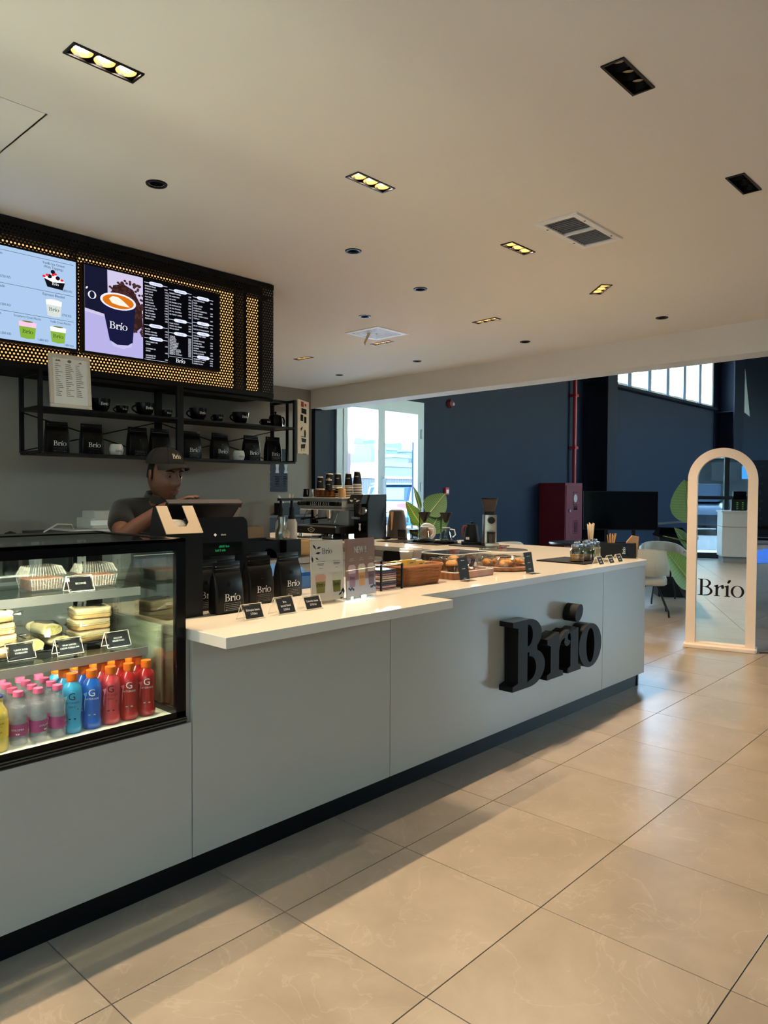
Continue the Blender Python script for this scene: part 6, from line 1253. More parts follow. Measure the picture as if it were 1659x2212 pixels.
t = thing('label_printer', 'small white printer on top of the boxy appliance', 'printer', (ony(218, 1100, 4.4).x+.02, 4.42, pz_), 0); obj('body', MB().rbox(-.12, -.11, .12, .11, 0, .062, .02), mat('ivory_plastic', (196, 186, 172), .5), t); obj('cover', MB().rbox(-.09, -.09, .12, .10, .062, .105, .02), mat('ivory_plastic', (196, 186, 172), .5), t); obj('paper_roll', MB().box(-.13, -.115, .02, .02, -.108, .05), PAPER, t, smooth=None)
obj('dark_jug', MB().lathe([(.03, 0), (.04, .02), (.04, .16), (.025, .2), (.03, .24), (0, .25)], 18), BLACK, loc=(ony(22, 1145, 4.3).x, 4.3, ZT+.0005), label='dark jug on the back counter at the left edge', cat='jug')
obj('small_white_pot', MB().lathe([(.03, 0), (.035, .1), (.02, .16), (.02, .2), (0, .205)], 18), TUM, loc=(ony(76, 1148, 4.25).x, 4.25, ZT+.0005), label='small white pot on the back counter behind the case', cat='pot')
obj('cardboard_box', MB().box(-.08, -.06, 0, .08, .06, .21), mat('brown_cardboard', (150, 118, 84), .8), loc=(ony(543, 1160, 4.55).x, 4.56, ZT+.0005), smooth=None, bevel=.002, label='brown cardboard box against the wall behind the till', cat='box')
# cup tray with scalloped front
t = thing('scalloped_cup_tray', 'black tray with scalloped cut-outs on the back counter', 'tray', (ony(604, 1203, 4.13).x-.30, 4.17, ZT+.0005), 0); tw = .30
o_ = [(-tw, 0)]
for k in range(3):
    c0 = -tw+.1+k*.2; o_ += [(c0+.075*math.cos(a), .075*math.sin(a)*1.0) for a in [PI-PI*i/10 for i in range(11)]] if k else [(c0+.075*math.cos(a), .075*math.sin(a)) for a in [PI-PI*i/10 for i in range(11)]]
o_ += [(tw, 0), (tw, .13), (-tw, .13)]
obj('front', MB().prism(o_, 0, .008, Matrix.Translation((0, -.04, 0)) @ Matrix.Rotation(PI/2, 4, 'X')), BLACK, t, smooth=None); obj('pan', MB().box(-tw, -.04, .08, tw, .12, .09).box(-tw, .112, .0, tw, .12, .14).box(-tw, -.04, 0, -tw+.008, .12, .13).box(tw-.008, -.04, 0, tw, .12, .13), BLACK, t, smooth=None)
px1 = ony(629, 1190, 4.12).x
t = thing('wood_handle_dispenser', 'black device with a rounded bamboo end', 'dispenser', (px1+.055, 4.15, ZT+.0005), .1); obj('body', MB().box(-.13, -.05, 0, .02, .05, .13), BLACK, t, smooth=None, bevel=.004); obj('bamboo_end', MB().loft([[(x0, y, .065+z) for y, z in rrect(.048*s, .06*s, .03*s, 6)] for x0, s in ((.02, 1), (.12, 1), (.145, .9))]), wood('bamboo', (206, 150, 76), (222, 170, 98), .4, 'Z', 30), t)
sx_ = ony(609, 1175, 4.3).x
t = thing('cocktail_shaker', 'steel cocktail shaker with a coiled strainer hung on it', 'shaker', (sx_, 4.30, ZT+.0005), 0); obj('tumbler', MB().lathe([(.036, 0), (.046, .16), (.046, .165)], 26), STEEL, t); obj('shoulder', MB().lathe([(.046, .165), (.044, .19), (.028, .215), (.026, .25)], 26), STEEL, t); obj('cap', MB().lathe([(.028, .25), (.027, .285), (0, .29)], 22), STEEL, t)
coil = MB()
for k in range(7): coil.tube([(.03*math.cos(a), -.055, .10+.042*math.sin(a)*(1-.1*k)) if False else (.012+(.012+.004*k)*math.cos(a), -.052-.002*k, .08+(.02+.006*k)*math.sin(a)) for a in [2*PI*i/16 for i in range(17)]], .0016, 5, cap=False)
obj('coil_strainer', coil, CHROME, t); obj('strainer_plate', MB().lathe([(0, .0), (.035, .0), (.035, .002), (0, .002)], 22, M=TR(.0, -.049, .16, rx=PI/2)), CHROME, t)
bx_ = ony(594, 1160, 4.6).x
for k, (dx, dy, lb, m) in enumerate(((0, .0, 'white pump bottle with a black pump by the wall end', 'white'), (.16, .06, 'white squeeze bottle with a dark cap by the wall end', 'ivory'))):
    t = thing('pump_bottle', lb, 'bottle', (bx_+.06+dx, 4.60+dy, ZT+.0005), 0, 'pump bottles'); obj('body', MB().lathe([(.042, 0), (.045, .01), (.045, .22), (.03, .25)], 22), mat('white_pump_bottle', (210, 200, 188), .4), t); obj('collar', MB().lathe([(.03, .25), (.03, .275)], 18), mat('red_collar', (150, 40, 44), .4) if k == 0 else BLACK, t); obj('pump', MB().lathe([(.022, .275), (.02, .34), (.012, .35), (.012, .40)], 16).box(-.02, -.02, .40, .10, .02, .42), BLACK, t)
for k in range(2):
    obj('clear_container', MB().box(-.07, -.06, 0, .07, .06, .06), film('clear_container_plastic', (210, 208, 204), .5, .2), loc=(ony(655, 1195, 4.15).x+.13, 4.22, ZT+.0005+k*.062), smooth=None, bevel=.004, label=['lower', 'upper'][k]+' clear container on the right end of the back counter', cat='container', group='clear containers')
# dark cabinet and caddy at the far grey wall
cbx0 = ony(600, 1125, 8.1).x
t = thing('dark_side_cabinet', 'dark cabinet against the far grey wall', 'cabinet', (cbx0-.5, 8.15, 0)); obj('body', MB().box(0, 0, .1, 1.7, .33, ony(620, 1113, 8.1).z-.03), mat('dark_slate_laminate', (38, 44, 54), .5), t, smooth=None); obj('top', MB().box(-.02, -.03, ony(620, 1113, 8.1).z-.03, 1.72, .34, ony(620, 1113, 8.1).z), mat('slate_top', (52, 58, 68), .5), t, smooth=None); obj('foot', MB().box(.05, .03, 0, 1.65, .3, .1), BLACK, t, smooth=None)
for k in range(3): obj('door', MB().box(.02+k*.56, -.015, .13, .56+k*.56, 0, ony(620, 1113, 8.1).z-.05), mat('dark_slate_laminate', (38, 44, 54), .5), t, smooth=None)
cz = ony(620, 1113, 8.1).z; cxm = ony(626, 1105, 8.2).x
t = thing('napkin_holder', 'dark napkin and stirrer holder on the far cabinet', 'holder', (cxm, 8.28, cz+.0005)); obj('body', MB().box(-.17, -.10, 0, .17, -.09, .17).box(-.17, .05, 0, .17, .06, .17).box(-.17, -.09, 0, -.16, .05, .17).box(.16, -.09, 0, .17, .05, .17).box(-.16, -.09, 0, .16, .05, .01), BLACK, t, smooth=None)
stick_bunch('far napkin holder', cxm+.06, 8.26, cz+.012, 10, .28, .005, mat('paper_straw', (222, 202, 176), .7), .07, 21, 'paper_straw')
obj('white_napkin', MB().add([(-.1, 0, 0), (.02, 0, 0), (.0, .0, .12), (-.12, 0, .27), (-.1, .03, 0), (.02, .03, 0), (.0, .03, .12), (-.12, .03, .27)], [(0, 1, 2, 3), (7, 6, 5, 4), (0, 4, 5, 1), (1, 5, 6, 2), (2, 6, 7, 3), (3, 7, 4, 0)]), PAPER, loc=(cxm-.04, 8.24, cz+.011), smooth=None, label='white folded napkin standing in the far holder', cat='napkin')

# ============================================================ barista
SKIN = mat('brown_skin', (98, 60, 41), .5, noise=.08, scale=20); SHIRT = mat('black_polo_cotton', (24, 22, 22), .85, noise=.12, scale=60, sheen=.25, bump=.15); HAIR = mat('black_hair', (12, 10, 9), .7); CAPM = mat('charcoal_cap_cotton', (40, 36, 33), .85, noise=.1, scale=80, bump=.12)
PX, PY = 1.915, 3.30
person = thing('person', 'person in black polo and charcoal cap leaning on the till', 'person', (PX, PY, 0))
def skin_obj(name, V, Eg, root, m, parent, sub=2):
    me = bpy.data.meshes.new(name); me.from_pydata([v[:3] for v in V], Eg, []); me.materials.append(m)
    o = bpy.data.objects.new(name, me); COL.objects.link(o); o.parent = parent
    sk = o.modifiers.new('skin', 'SKIN'); sk.use_smooth_shade = True
    if not me.skin_vertices: 
        bpy.context.view_layer.objects.active = o
    for i, v in enumerate(V):
        r = v[3] if isinstance(v[3], tuple) else (v[3], v[3]); me.skin_vertices[0].data[i].radius = r; me.skin_vertices[0].data[i].use_root = (i == root)
    s = o.modifiers.new('sub', 'SUBSURF'); s.levels = sub; s.render_levels = sub
    return o
# wrist and hand positions (local)
def L(p): return Vector((p[0]-PX, p[1]-PY, p[2]))
wr_ = L(ony(356, 1094, 3.10)); tip = L(ony(413, 1078.5, 3.02))
el = L(ony(262, 1160, 3.22)); shR = L((1.735, 3.36, 1.265)); shL = L((2.10, 3.31, 1.265))
pel = Vector((.02, .05, .93))
V = []; Eg = []
def av(p, r, par=None):
    V.append((*p, r)); i = len(V)-1
    if par is not None: Eg.append((par, i))
    return i
i0 = av(pel, (.15, .12)); i1 = av((.01, .05, 1.06), (.14, .11), i0); i2 = av((.0, .04, 1.18), (.15, .11), i1); i3 = av((0, .03, 1.265), (.10, .085), i2); i4 = av((0, .0, 1.325), .052, i3); i5 = av((0, -.02, 1.375), .05, i4)
ir = av(shR, .058, i3); ie0 = av(shR.lerp(el, .5), .047, ir); ie = av(el, .041, ie0); iw0 = av(el.lerp(wr_, .4), .039, ie); iw1 = av(el.lerp(wr_, .85), .028, iw0); iw = av(wr_, (.027, .02), iw1)
d = (tip-wr_).normalized(); side = Vector((d.y, -d.x, 0)).normalized(); upv = side.cross(d)
palm = av(wr_+d*.045+Vector((0, 0, .006)), (.034, .014), iw); knk = av(wr_+d*.08+Vector((0, 0, .008)), (.034, .012), palm)
for k, (off, ln_, ang) in enumerate(((-.030, .068, .10), (-.010, .078, .02), (.010, .074, -.05), (.028, .060, -.14))):
    dd = (d+side*(-ang)*-1*.5).normalized(); b0 = wr_+d*.085+side*off+Vector((0, 0, .008))
    a1 = av(b0, .0088, knk); a2 = av(b0+dd*ln_*.45+Vector((0, 0, .004)), .0085, a1); a3 = av(b0+dd*ln_*.8+Vector((0, 0, -.002)), .0078, a2); av(b0+dd*ln_+Vector((0, 0, -.010)), .0068, a3)
t1 = av(wr_+d*.03-side*.034+Vector((0, 0, -.002)), .011, palm); t2 = av(wr_+d*.06-side*.052-Vector((0, 0, .004)), .010, t1); av(wr_+d*.085-side*.056-Vector((0, 0, .008)), .0085, t2)
# left arm down to the keyboard side
il = av(shL, .058, i3); le = av(shL+Vector((.08, .02, -.24)), .043, il); lw = av(shL+Vector((.04, -.20, -.30)), .029, le); lp = av(shL+Vector((.02, -.28, -.30)), (.034, .014), lw)
for off in (-.03, -.01, .01, .028):
    q = av(shL+Vector((.02+off, -.31, -.298)), .009, lp); q2 = av(shL+Vector((.02+off, -.345, -.30)), .0085, q); av(shL+Vector((.02+off, -.37, -.31)), .007, q2)
q = av(shL+Vector((-.025, -.27, -.30)), .011, lp); av(shL+Vector((-.04, -.31, -.305)), .009, q)
for s in (-1, 1):
    h1 = av((s*.10, .05, .86), .09, i0); h2 = av((s*.11, .04, .48), .062, h1); h3 = av((s*.11, .06, .10), .042, h2); av((s*.12, -.08, .04), .038, h3)
body = skin_obj('body', V, Eg, 0, SKIN, person)
# head as a shaped surface, face towards local -y turned a little and tilted down
def head_mesh():
    nu, nv = 56, 44; vs = []; fs = []
    def bump(x, z, cx, cz, sx, sz): return math.exp(-((x-cx)/sx)**2-((z-cz)/sz)**2)
    for j in range(nv+1):
        ph = -PI/2+PI*j/nv
        for i in range(nu):
            th = 2*PI*i/nu; x = math.cos(ph)*math.sin(th); y = -math.cos(ph)*math.cos(th); z = math.sin(ph)
            X, Y, Z = x*.074, y*.095, z*.122
            if z < 0: f = 1-.30*(-z)**1.5; X *= f; Y = Y*(1-.10*(-z)) - (.012*(-z) if y < 0 else -.01*(-z))
            if y > 0: Y *= 1.05
            if y < 0:                      # face
                fr = (-y)
                Y -= .034*bump(X, Z, 0, -.026, .0125, .020)*fr*1.1 + .015*bump(X, Z, 0, .002, .010, .022)*fr      # nose
                Y -= .015*(bump(X, Z, -.013, -.034, .008, .009)+bump(X, Z, .013, -.034, .008, .009))*fr
                Y += .011*(bump(X, Z, -.031, .012, .017, .012)+bump(X, Z, .031, .012, .017, .012))*fr           # eye sockets
                Y -= .007*(bump(X, Z, -.031, .031, .022, .009)+bump(X, Z, .031, .031, .022, .009))*fr           # brows
                Y -= .010*bump(X, Z, 0, -.062, .022, .008)*fr + .009*bump(X, Z, 0, -.073, .019, .007)*fr       # lips
                Y += .005*bump(X, Z, 0, -.0675, .024, .0028)*fr
                Y -= .012*bump(X, Z, 0, -.105, .024, .018)*fr                                                  # chin
                Y -= .006*(bump(X, Z, -.042, -.03, .018, .02)+bump(X, Z, .042, -.03, .018, .02))*fr             # cheeks
            vs.append((X, Y, Z))
    for j in range(nv):
        for i in range(nu):
            k = (i+1) % nu; fs.append((j*nu+i, j*nu+k, (j+1)*nu+k, (j+1)*nu+i))
    return MB().add(vs, fs)
HM = Matrix.Translation((-.005, -.045, 1.452)) @ Matrix.Rotation(math.radians(4), 4, 'Z') @ Matrix.Rotation(math.radians(7), 4, 'X')
hd = MB(); hm_ = head_mesh(); hd.add(hm_.v, hm_.f, HM)
for s in (-1, 1):   # ears
    hd.add(*(lambda q: (q.v, q.f))(MB().lathe([(0, -.030), (.009, -.024), (.015, -.005), (.017, .012), (.012, .026), (0, .030)], 14, sx=.45, sy=1.0)), HM @ TR(s*.076, .008, -.002, rz=s*.35, rx=-.15))
    hd.add(*(lambda q: (q.v, q.f))(MB().lathe([(0, -.02), (.006, -.012), (.008, .008), (0, .018)], 10, sx=.5)), HM @ TR(s*.080, .0, .002, rz=s*.35))
head = obj('head', hd, SKIN, person, smooth=80)
eyes = MB(); pup = MB(); lid_ = MB(); brow = MB(); lip = MB()
for s in (-1, 1):
    eyes.add(*(lambda q: (q.v, q.f))(MB().lathe([(.0105*math.cos(a), .0105*math.sin(a)) for a in [-PI/2+PI*i/8 for i in range(9)]], 14)), HM @ TR(s*.031, -.0745, .011))
    pup.add(*(lambda q: (q.v, q.f))(MB().lathe([(0, 0), (.0052, 0), (.004, .0015), (0, .002)], 14)), HM @ TR(s*.031+.001, -.0846, .0045, rx=PI/2+.3))
    lid_.add(*(lambda q: (q.v, q.f))(MB().loft([[(s*.031+.0135*math.cos(a), -.0745-.0125*math.cos(b)*math.sin(a)-.0005, .011+.0125*math.sin(b)) for a in [PI*i/10 for i in range(11)]] for b in (-.42, 0, .5, 1.0, 1.5)], cap=False, closed=False)), HM)
    brow.add(*(lambda q: (q.v, q.f))(MB().tube([(s*.012, -.092, .026), (s*.030, -.0905, .033), (s*.050, -.080, .029)], [.0035, .0048, .0022], 6)), HM)
obj('eyes', eyes, mat('eye_white', (150, 138, 128), .3), head); obj('irises', pup, mat('dark_iris', (20, 12, 8), .15), head); obj('eyelids', lid_, SKIN, head); obj('eyebrows', brow, HAIR, head)
lip.add(*(lambda q: (q.v, q.f))(MB().tube([(-.022, -.090, -.0675), (-.01, -.100, -.064), (0, -.1015, -.0652), (.01, -.100, -.064), (.022, -.090, -.0675)], [.0018, .0042, .0044, .0042, .0018], 8)), HM)
lip.add(*(lambda q: (q.v, q.f))(MB().tube([(-.020, -.090, -.069), (-.009, -.0985, -.0735), (0, -.0995, -.0745), (.009, -.0985, -.0735), (.020, -.090, -.069)], [.0016, .0046, .0052, .0046, .0016], 8)), HM)
obj('lips', lip, mat('lip_skin', (92, 52, 44), .4), head)
hr = MB(); nu, nv = 40, 14
vs = []; fs = []
for j in range(nv+1):
    for i in range(nu+1):
        th = math.radians(82)+math.radians(196)*i/nu; z = -.016+.09*j/nv; rr = math.sqrt(max(0, 1-(z/.125)**2)); vs.append((.0757*rr*math.sin(th), -.0975*rr*math.cos(th)*(1.05 if math.cos(th) < 0 else 1), z))
for j in range(nv):
    for i in range(nu): fs.append((j*(nu+1)+i, j*(nu+1)+i+1, (j+1)*(nu+1)+i+1, (j+1)*(nu+1)+i))
hr.add(vs, fs, HM); obj('hair', hr, HAIR, head)
# cap
cap = MB(); nu = 40; CM = HM @ TR(0, .006, .056, rx=-.06)
rings = []
for j in range(11):
    a = (PI/2)*j/10; r = math.cos(a)**.75 if j < 10 else .02; rings.append([(.083*r*math.sin(2*PI*i/nu), -.104*r*math.cos(2*PI*i/nu), .082*math.sin(a)) for i in range(nu)])
cap.loft(rings, cap=False, M=CM); cp = obj('cap', cap, CAPM, person, smooth=80)
br = MB(); R1 = []
for k in range(5):
    f = k/4; R1.append([( .083*math.sin(t)*(1+.02*f), -.100*math.cos(t)-.068*f*math.cos(t*1.15), .006-.012*f*f-.004*f-.026*(math.sin(t)**2)*(.25+f)*.6) for t in [math.radians(-66+132*i/20) for i in range(21)]])
br.loft(R1, cap=False, closed=False, M=CM); br.loft([[(p[0], p[1], p[2]-.004) for p in r] for r in R1][::-1], cap=False, closed=False, M=CM); obj('brim', br, CAPM, cp, smooth=80); obj('button', MB().lathe([(.008, .08), (.006, .085), (0, .086)], 12, M=CM), CAPM, cp)
sm_ = MB()
for a0 in range(6):
    th = 2*PI*a0/6+PI/6; sm_.tube([CM @ Vector((.0835*math.cos(a)**.75*math.sin(th), -.1045*math.cos(a)**.75*math.cos(th), .0825*math.sin(a))) for a in [PI/2*.97*i/12 for i in range(13)]], .0012, 5)
obj('seams', sm_, mat('cap_stitch', (28, 25, 23), .9), cp)
lg = MB(); tmp = MB(); logo(tmp, Matrix.Diagonal((.022, .022, 1, 1)))
for f in tmp.f: pass
vs = []
for v in tmp.v:
    th = -v.x/.1-.02; a = math.asin(min(.95, (.030+v.y)/.082)); r = math.cos(a)**.75; vs.append((-.0845*r*math.sin(th)*1.0, -.1062*r*math.cos(th), .083*math.sin(a)))
lg.add(vs, tmp.f, CM); obj('cap_logo', lg, mat('cream_embroidery', (226, 208, 176), .7), cp, smooth=None)
# polo shirt
V = []; Eg = []
j0 = av((.02, .05, .88), (.165, .135)); j1 = av((.01, .05, 1.03), (.16, .13), j0); j2 = av((0, .04, 1.17), (.165, .128), j1); j3 = av((0, .03, 1.262), (.12, .10), j2); j4 = av((0, .005, 1.315), (.066, .066), j3)
a1 = av(shR+Vector((.01, 0, .004)), .078, j3); a2 = av(shR.lerp(el, .38), .068, a1); av(shR.lerp(el, .70), .064, a2)
b1 = av(shL+Vector((-.01, 0, .004)), .078, j3); b2 = av(shL+Vector((.035, .0, -.10)), .07, b1); av(shL+Vector((.065, .01, -.17)), .064, b2)
skin_obj('polo_shirt', V, Eg, 0, SHIRT, person)
col_ = MB(); n = 26
rg = []
for zz, f in ((1.295, 1.16), (1.345, 1.06), (1.352, 1.12), (1.318, 1.36)):
    rg.append([(.062*f*math.sin(t), .002-.066*f*math.cos(t), zz-.018*math.cos(t)+.010) for t in [math.radians(14+332*i/n) for i in range(n+1)]])
col_.loft(rg, cap=False, closed=False); obj('collar', col_, SHIRT, person, smooth=60)
V = []; Eg = []
h0 = av((.02, .05, .92), (.155, .13))
for s in (-1, 1):
    h1 = av((s*.10, .05, .84), .10, h0); h2 = av((s*.11, .04, .48), .075, h1); av((s*.11, .06, .10), .062, h2)
skin_obj('trousers', V, Eg, 0, mat('black_trousers', (20, 20, 22), .8), person)
# ============================================================ arched standing mirror
mL = onz(1478, 1394); mR = onz(1633, 1411)
mc = (mL+mR)/2; mrz = MRZ; mw = (mR-mL).length; mh = ony(1557, 966, mc.y).z
mh = CH + (1062-966)/F*((mc-CP).dot(FW))
t = thing('arched_mirror', 'cream arched standing mirror with the cafe name on the glass', 'mirror', (mc.x, mc.y, 0), mrz)
CRM = mat('cream_lacquer', (230, 210, 192), .45, noise=.02)
R_ = mw/2*.965; zb = .032
def arch(r, z0, top): return [(-r, z0), (r, z0)]+[(r*math.cos(a), top-r+r*math.sin(a)) for a in [PI*i/36 for i in range(37)]]
ri = R_-.078
out = arch(R_, zb, mh); 
fr = MB(); D = .07
inn = [(-ri, zb+.012), (ri, zb+.012)]+[(ri*math.cos(a), mh-R_+ri*math.sin(a)) for a in [PI*i/36 for i in range(37)]]
def P3(p, y): return (p[0], y, p[1])
n = len(out); vs = [P3(p, 0) for p in out]+[P3(p, 0) for p in inn]+[P3(p, D) for p in out]+[P3(p, .045) for p in inn]
fs = []
for i in range(n):
    j = (i+1) % n; fs += [(i, j, n+j, n+i), (i, 2*n+i, 2*n+j, j), (n+i, n+j, 3*n+j, 3*n+i)]
fs.append(tuple(2*n+i for i in range(n))[::-1])
fr.add(vs, fs); obj('frame', fr, CRM, t, smooth=30)
mm = bpy.data.materials.new('silvered_mirror'); mm.use_nodes = True; b_ = mm.node_tree.nodes['Principled BSDF']; b_.inputs['Metallic'].default_value = 1; b_.inputs['Roughness'].default_value = .0; b_.inputs['Base Color'].default_value = (.80, .86, .86, 1)
gl = obj('mirror_glass', MB().poly([P3(p, .044) for p in inn]), mm, t, smooth=None)
lg = MB(); z0 = CH-(1287-1062)/F*((mc-CP).dot(FW)); logo(lg, FACE(0, .0425, z0, 0, 0, 1) @ Matrix.Diagonal((.139, .148, 1, 1))); obj('logo', lg, INKK, gl, smooth=None)
obj('base', MB().prism([(x, y+.03) for x, y in rrect(mw/2*1.015, .10, .03, 5)], 0, zb), CRM, t, smooth=30, bevel=.004)
cp_ = onz(1642, 1400)
obj('cable', MB().tube([(mc.x+.06, mc.y-mw/2-.02, .006), (mc.x+.12, mc.y-mw/2-.08, .006), (mc.x+.0, mc.y-mw/2-.16, .006), (mc.x+.25, mc.y-mw/2-.2, .006), (mc.x+.5, mc.y-mw/2-.32, .006)], .005, 6), mat('dark_cable', (30, 34, 40), .5), label='dark cable lying on the floor right of the mirror', cat='cable')

# ============================================================ hall furniture
FAB = mat('grey_linen_upholstery', (178, 174, 164), .9, noise=.06, scale=90, sheen=.3, bump=.12); LEG = mat('black_steel_leg', (12, 13, 15), .4)
def armchair(x, y, rz, label):
    """front of the chair is local -y"""
    t = thing('upholstered_chair', label, 'chair', (x, y, 0), rz, 'grey upholstered chairs'); t.scale = (.86, .86, .94)
    n = 40; rings = []
    def shell(off, z, th, lean):
        return (( .29+off)*math.sin(th), (.26+off)*math.cos(th)*1.0+lean, z)
    ths = [math.radians(-108+216*i/n) for i in range(n+1)]
    def pr(th): return abs(th)/math.radians(108)
    pl_ = lambda i: .006*math.sin(i*1.9)+.004*math.sin(i*3.1)
    prof = []
    for (off, zf, ln_) in ((-.0, .0, .0), (.035, .05, .01), (.05, .5, .02), (.04, .93, .035), (.015, 1.0, .04), (-.02, .97, .035), (-.035, .5, .015), (-.025, .05, .0)):
        ring = []
        for i, th in enumerate(ths):
            zb = .47+.06*pr(th)**2; zt = .80-.13*pr(th)**2.2
            ring.append(shell(off+(pl_(i) if 0 < zf < 1 else 0), zb+(zt-zb)*zf, th, ln_))
        prof.append(ring)
    prof.append(prof[0])
    m = MB().loft(prof, cap=False, closed=False); k = len(prof)
    m.add([p[0] for p in prof[:-1]], [tuple(range(k-1))]); m.add([p[-1] for p in prof[:-1]], [tuple(range(k-1))[::-1]])
    obj('backrest', m, FAB, t, smooth=70)
    o_ = rrect(.25, .24, .11, 6)
    obj('seat', MB().loft([[(x_*.9, y_*.9, .36) for x_, y_ in o_], [(x_, y_, .375) for x_, y_ in o_], [(x_*1.01, y_*1.01, .43) for x_, y_ in o_], [(x_*.96, y_*.96, .455) for x_, y_ in o_], [(x_*.6, y_*.6, .468) for x_, y_ in o_]]), FAB, t, smooth=70)
    for sx in (-1, 1):
        obj('leg', MB().tube([(sx*.30, .16, .56), (sx*.28, .14, .40), (sx*.13, .05, .36), (sx*.27, .27, .06), (sx*.275, .285, .0)], .0125, 8), LEG, t)
        obj('leg', MB().tube([(sx*.13, -.02, .36), (sx*.25, -.23, .06), (sx*.255, -.24, .0)], .0125, 8), LEG, t)
    obj('seat_frame', MB().box(-.16, -.10, .345, .16, .10, .36), LEG, t, smooth=None)
pA = onz(1437, 1344); 
armchair(8.20, 3.56, math.radians(114), 'grey upholstered chair with black legs beyond the counter corner, back towards the counter')
pF = atd(1434, 1230, 9.35); armchair(pF.x, pF.y, math.radians(-48), 'grey upholstered chair behind the first one, beside the big leaf plant')
pB = atd(1215, 1170, 8.6); armchair(pB.x, pB.y, math.radians(160), 'grey upholstered chair whose back shows behind the straws')
pC = atd(1082, 1160, 9.6); armchair(pC.x, pC.y, math.radians(150), 'grey upholstered chair seen right of the steel grinder')
pD = atd(962, 1160, 9.8); armchair(pD.x, pD.y, math.radians(170), 'grey upholstered chair seen between the drippers and the kettle')
# low round table in between
tb = thing('round_table', 'small round black table among the grey chairs', 'table', (8.75, 4.75, 0)); obj('top', MB().lathe([(0, .70), (.34, .70), (.35, .715), (.34, .73), (0, .73)], 36, cap=False), BLACK, tb); obj('column', MB().lathe([(.03, .02), (.03, .70)], 16), LEG, tb); obj('foot', MB().lathe([(.22, 0), (.22, .012), (.03, .03)], 28), LEG, tb)
# patterned pouf
pp = onz(1452, 1262); PF = mat('navy_patterned_cloth', (34, 40, 60), .9, noise=.05)
t = thing('patterned_pouf', 'round navy pouf with white geometric pattern', 'pouf', (pp.x+.35, pp.y+.2, 0))
obj('body', MB().lathe([(.30, 0), (.42, .04), (.45, .15), (.42, .27), (.30, .32), (0, .33)], 40), PF, t)
pt = MB(); 
for k in range(16):
    a0 = 2*PI*k/16
    for zc in (.10, .20):
        for rr in (.042, .018):
            r1, r2 = rr, rr-.008
            def d4(r): return [(r, 0), (r*.7, r*.7), (0, r), (-r*.7, r*.7), (-r, 0), (-r*.7, -r*.7), (0, -r), (r*.7, -r*.7)]
            for i in range(8):
                q = [d4(r1)[i], d4(r1)[(i+1) % 8], d4(r2)[(i+1) % 8], d4(r2)[i]]
                pt.poly([(.4535*math.cos(a0+u/.45+(.2 if zc > .15 else 0)), .4535*math.sin(a0+u/.45+(.2 if zc > .15 else 0)), zc+v) for u, v in q])
    for s in (-1, 1):
        q = [(-.08, -.08*s-.004), (-.08, -.08*s+.004), (.08, .08*s+.004), (.08, .08*s-.004)]; pt.poly([(.4530*math.cos(a0+.1+u/.45), .4530*math.sin(a0+.1+u/.45), .15+v) for u, v in q])
obj('pattern', pt, INKW, t, smooth=None)
# large leaf plants
LEAF = mat('banana_leaf_green', (92, 128, 50), .45, noise=.18, scale=14, spec=.4); LEAFD = mat('deep_leaf_green', (52, 96, 56), .45, noise=.18, scale=14); VEIN = mat('pale_leaf_vein', (160, 176, 108), .5); STM = mat('green_stalk', (84, 110, 52), .5)
def leaf(t, base, tipv, wid, nrm, m=LEAF, fold=.18, droop=.0, stalk=None):
    b0, b1 = Vector(base), Vector(tipv); ax = b1-b0; Ln = ax.length; ax.normalize(); nv_ = Vector(nrm); nv_ = (nv_-ax*nv_.dot(ax)).normalized(); sd = ax.cross(nv_)
    rows_ = []; nn = 16
    for i in range(nn+1):
        u = i/nn; w_ = wid*(math.sin(PI*min(1, u*.98+.02)**.75)**.8); c = b0+ax*(Ln*u)-nv_*(droop*u*u)
        rip = .012*wid*math.sin(i*2.6)
        rows_.append([c-sd*w_+nv_*(fold*w_+rip), c-sd*w_*.5+nv_*(fold*w_*.35-rip), c, c+sd*w_*.5+nv_*(fold*w_*.35+rip), c+sd*w_+nv_*(fold*w_-rip)])
    lf_ = obj('leaf', MB().loft(rows_, cap=False, closed=False), m, t, smooth=70)
    obj('midrib', MB().tube([r[2]+nv_*.003 for r in rows_], [.006*(1-.7*i/nn)+.001 for i in range(nn+1)], 5), VEIN, lf_)
    vn = MB()
    for i in range(1, nn):
        for s in (0, 4): vn.tube([rows_[i][2]+nv_*.002, rows_[min(nn, i+1)][s]*.92+rows_[min(nn, i+1)][2]*.08+nv_*.004], .0012, 3)
    obj('veins', vn, VEIN, lf_)
    if stalk is not None: obj('stalk', MB().tube([stalk, (Vector(stalk)*.5+b0*.5)+Vector((0, 0, .03)), b0], [.014, .012, .007], 6), STM, lf_)
def pot(t, r, h_, m): obj('pot', MB().lathe([(r*.75, 0), (r*.8, .01), (r, h_), (r*.93, h_), (r*.9, h_-.03), (0, h_-.03)], 30, cap=False), m, t)
PD = 8.05   # depth of the plant behind the mirror
t = thing('leafy_plant', 'big banana leaf plant in a dark pot behind the arched mirror', 'plant', (0, 0, 0)); pc = atd(1540, 1200, PD); base = Vector((pc.x, pc.y, .30)); obj_p = Vector((pc.x, pc.y, 0))
obj('pot', MB().lathe([(.17, 0), (.19, .01), (.23, .34), (.21, .34), (.20, .30), (0, .30)], 30, (pc.x, pc.y, 0), cap=False), BLACKM, t)
view = -FW
leaf(t, atd(1490, 1128, PD), atd(1478, 1036, PD), .20, view+Vector((0, 0, .15)), LEAF, .10, stalk=base)
leaf(t, atd(1500, 1268, PD-.3), atd(1440, 1192, PD-.4), .16, view+Vector((0, 0, .5)), LEAF, .15, stalk=base)
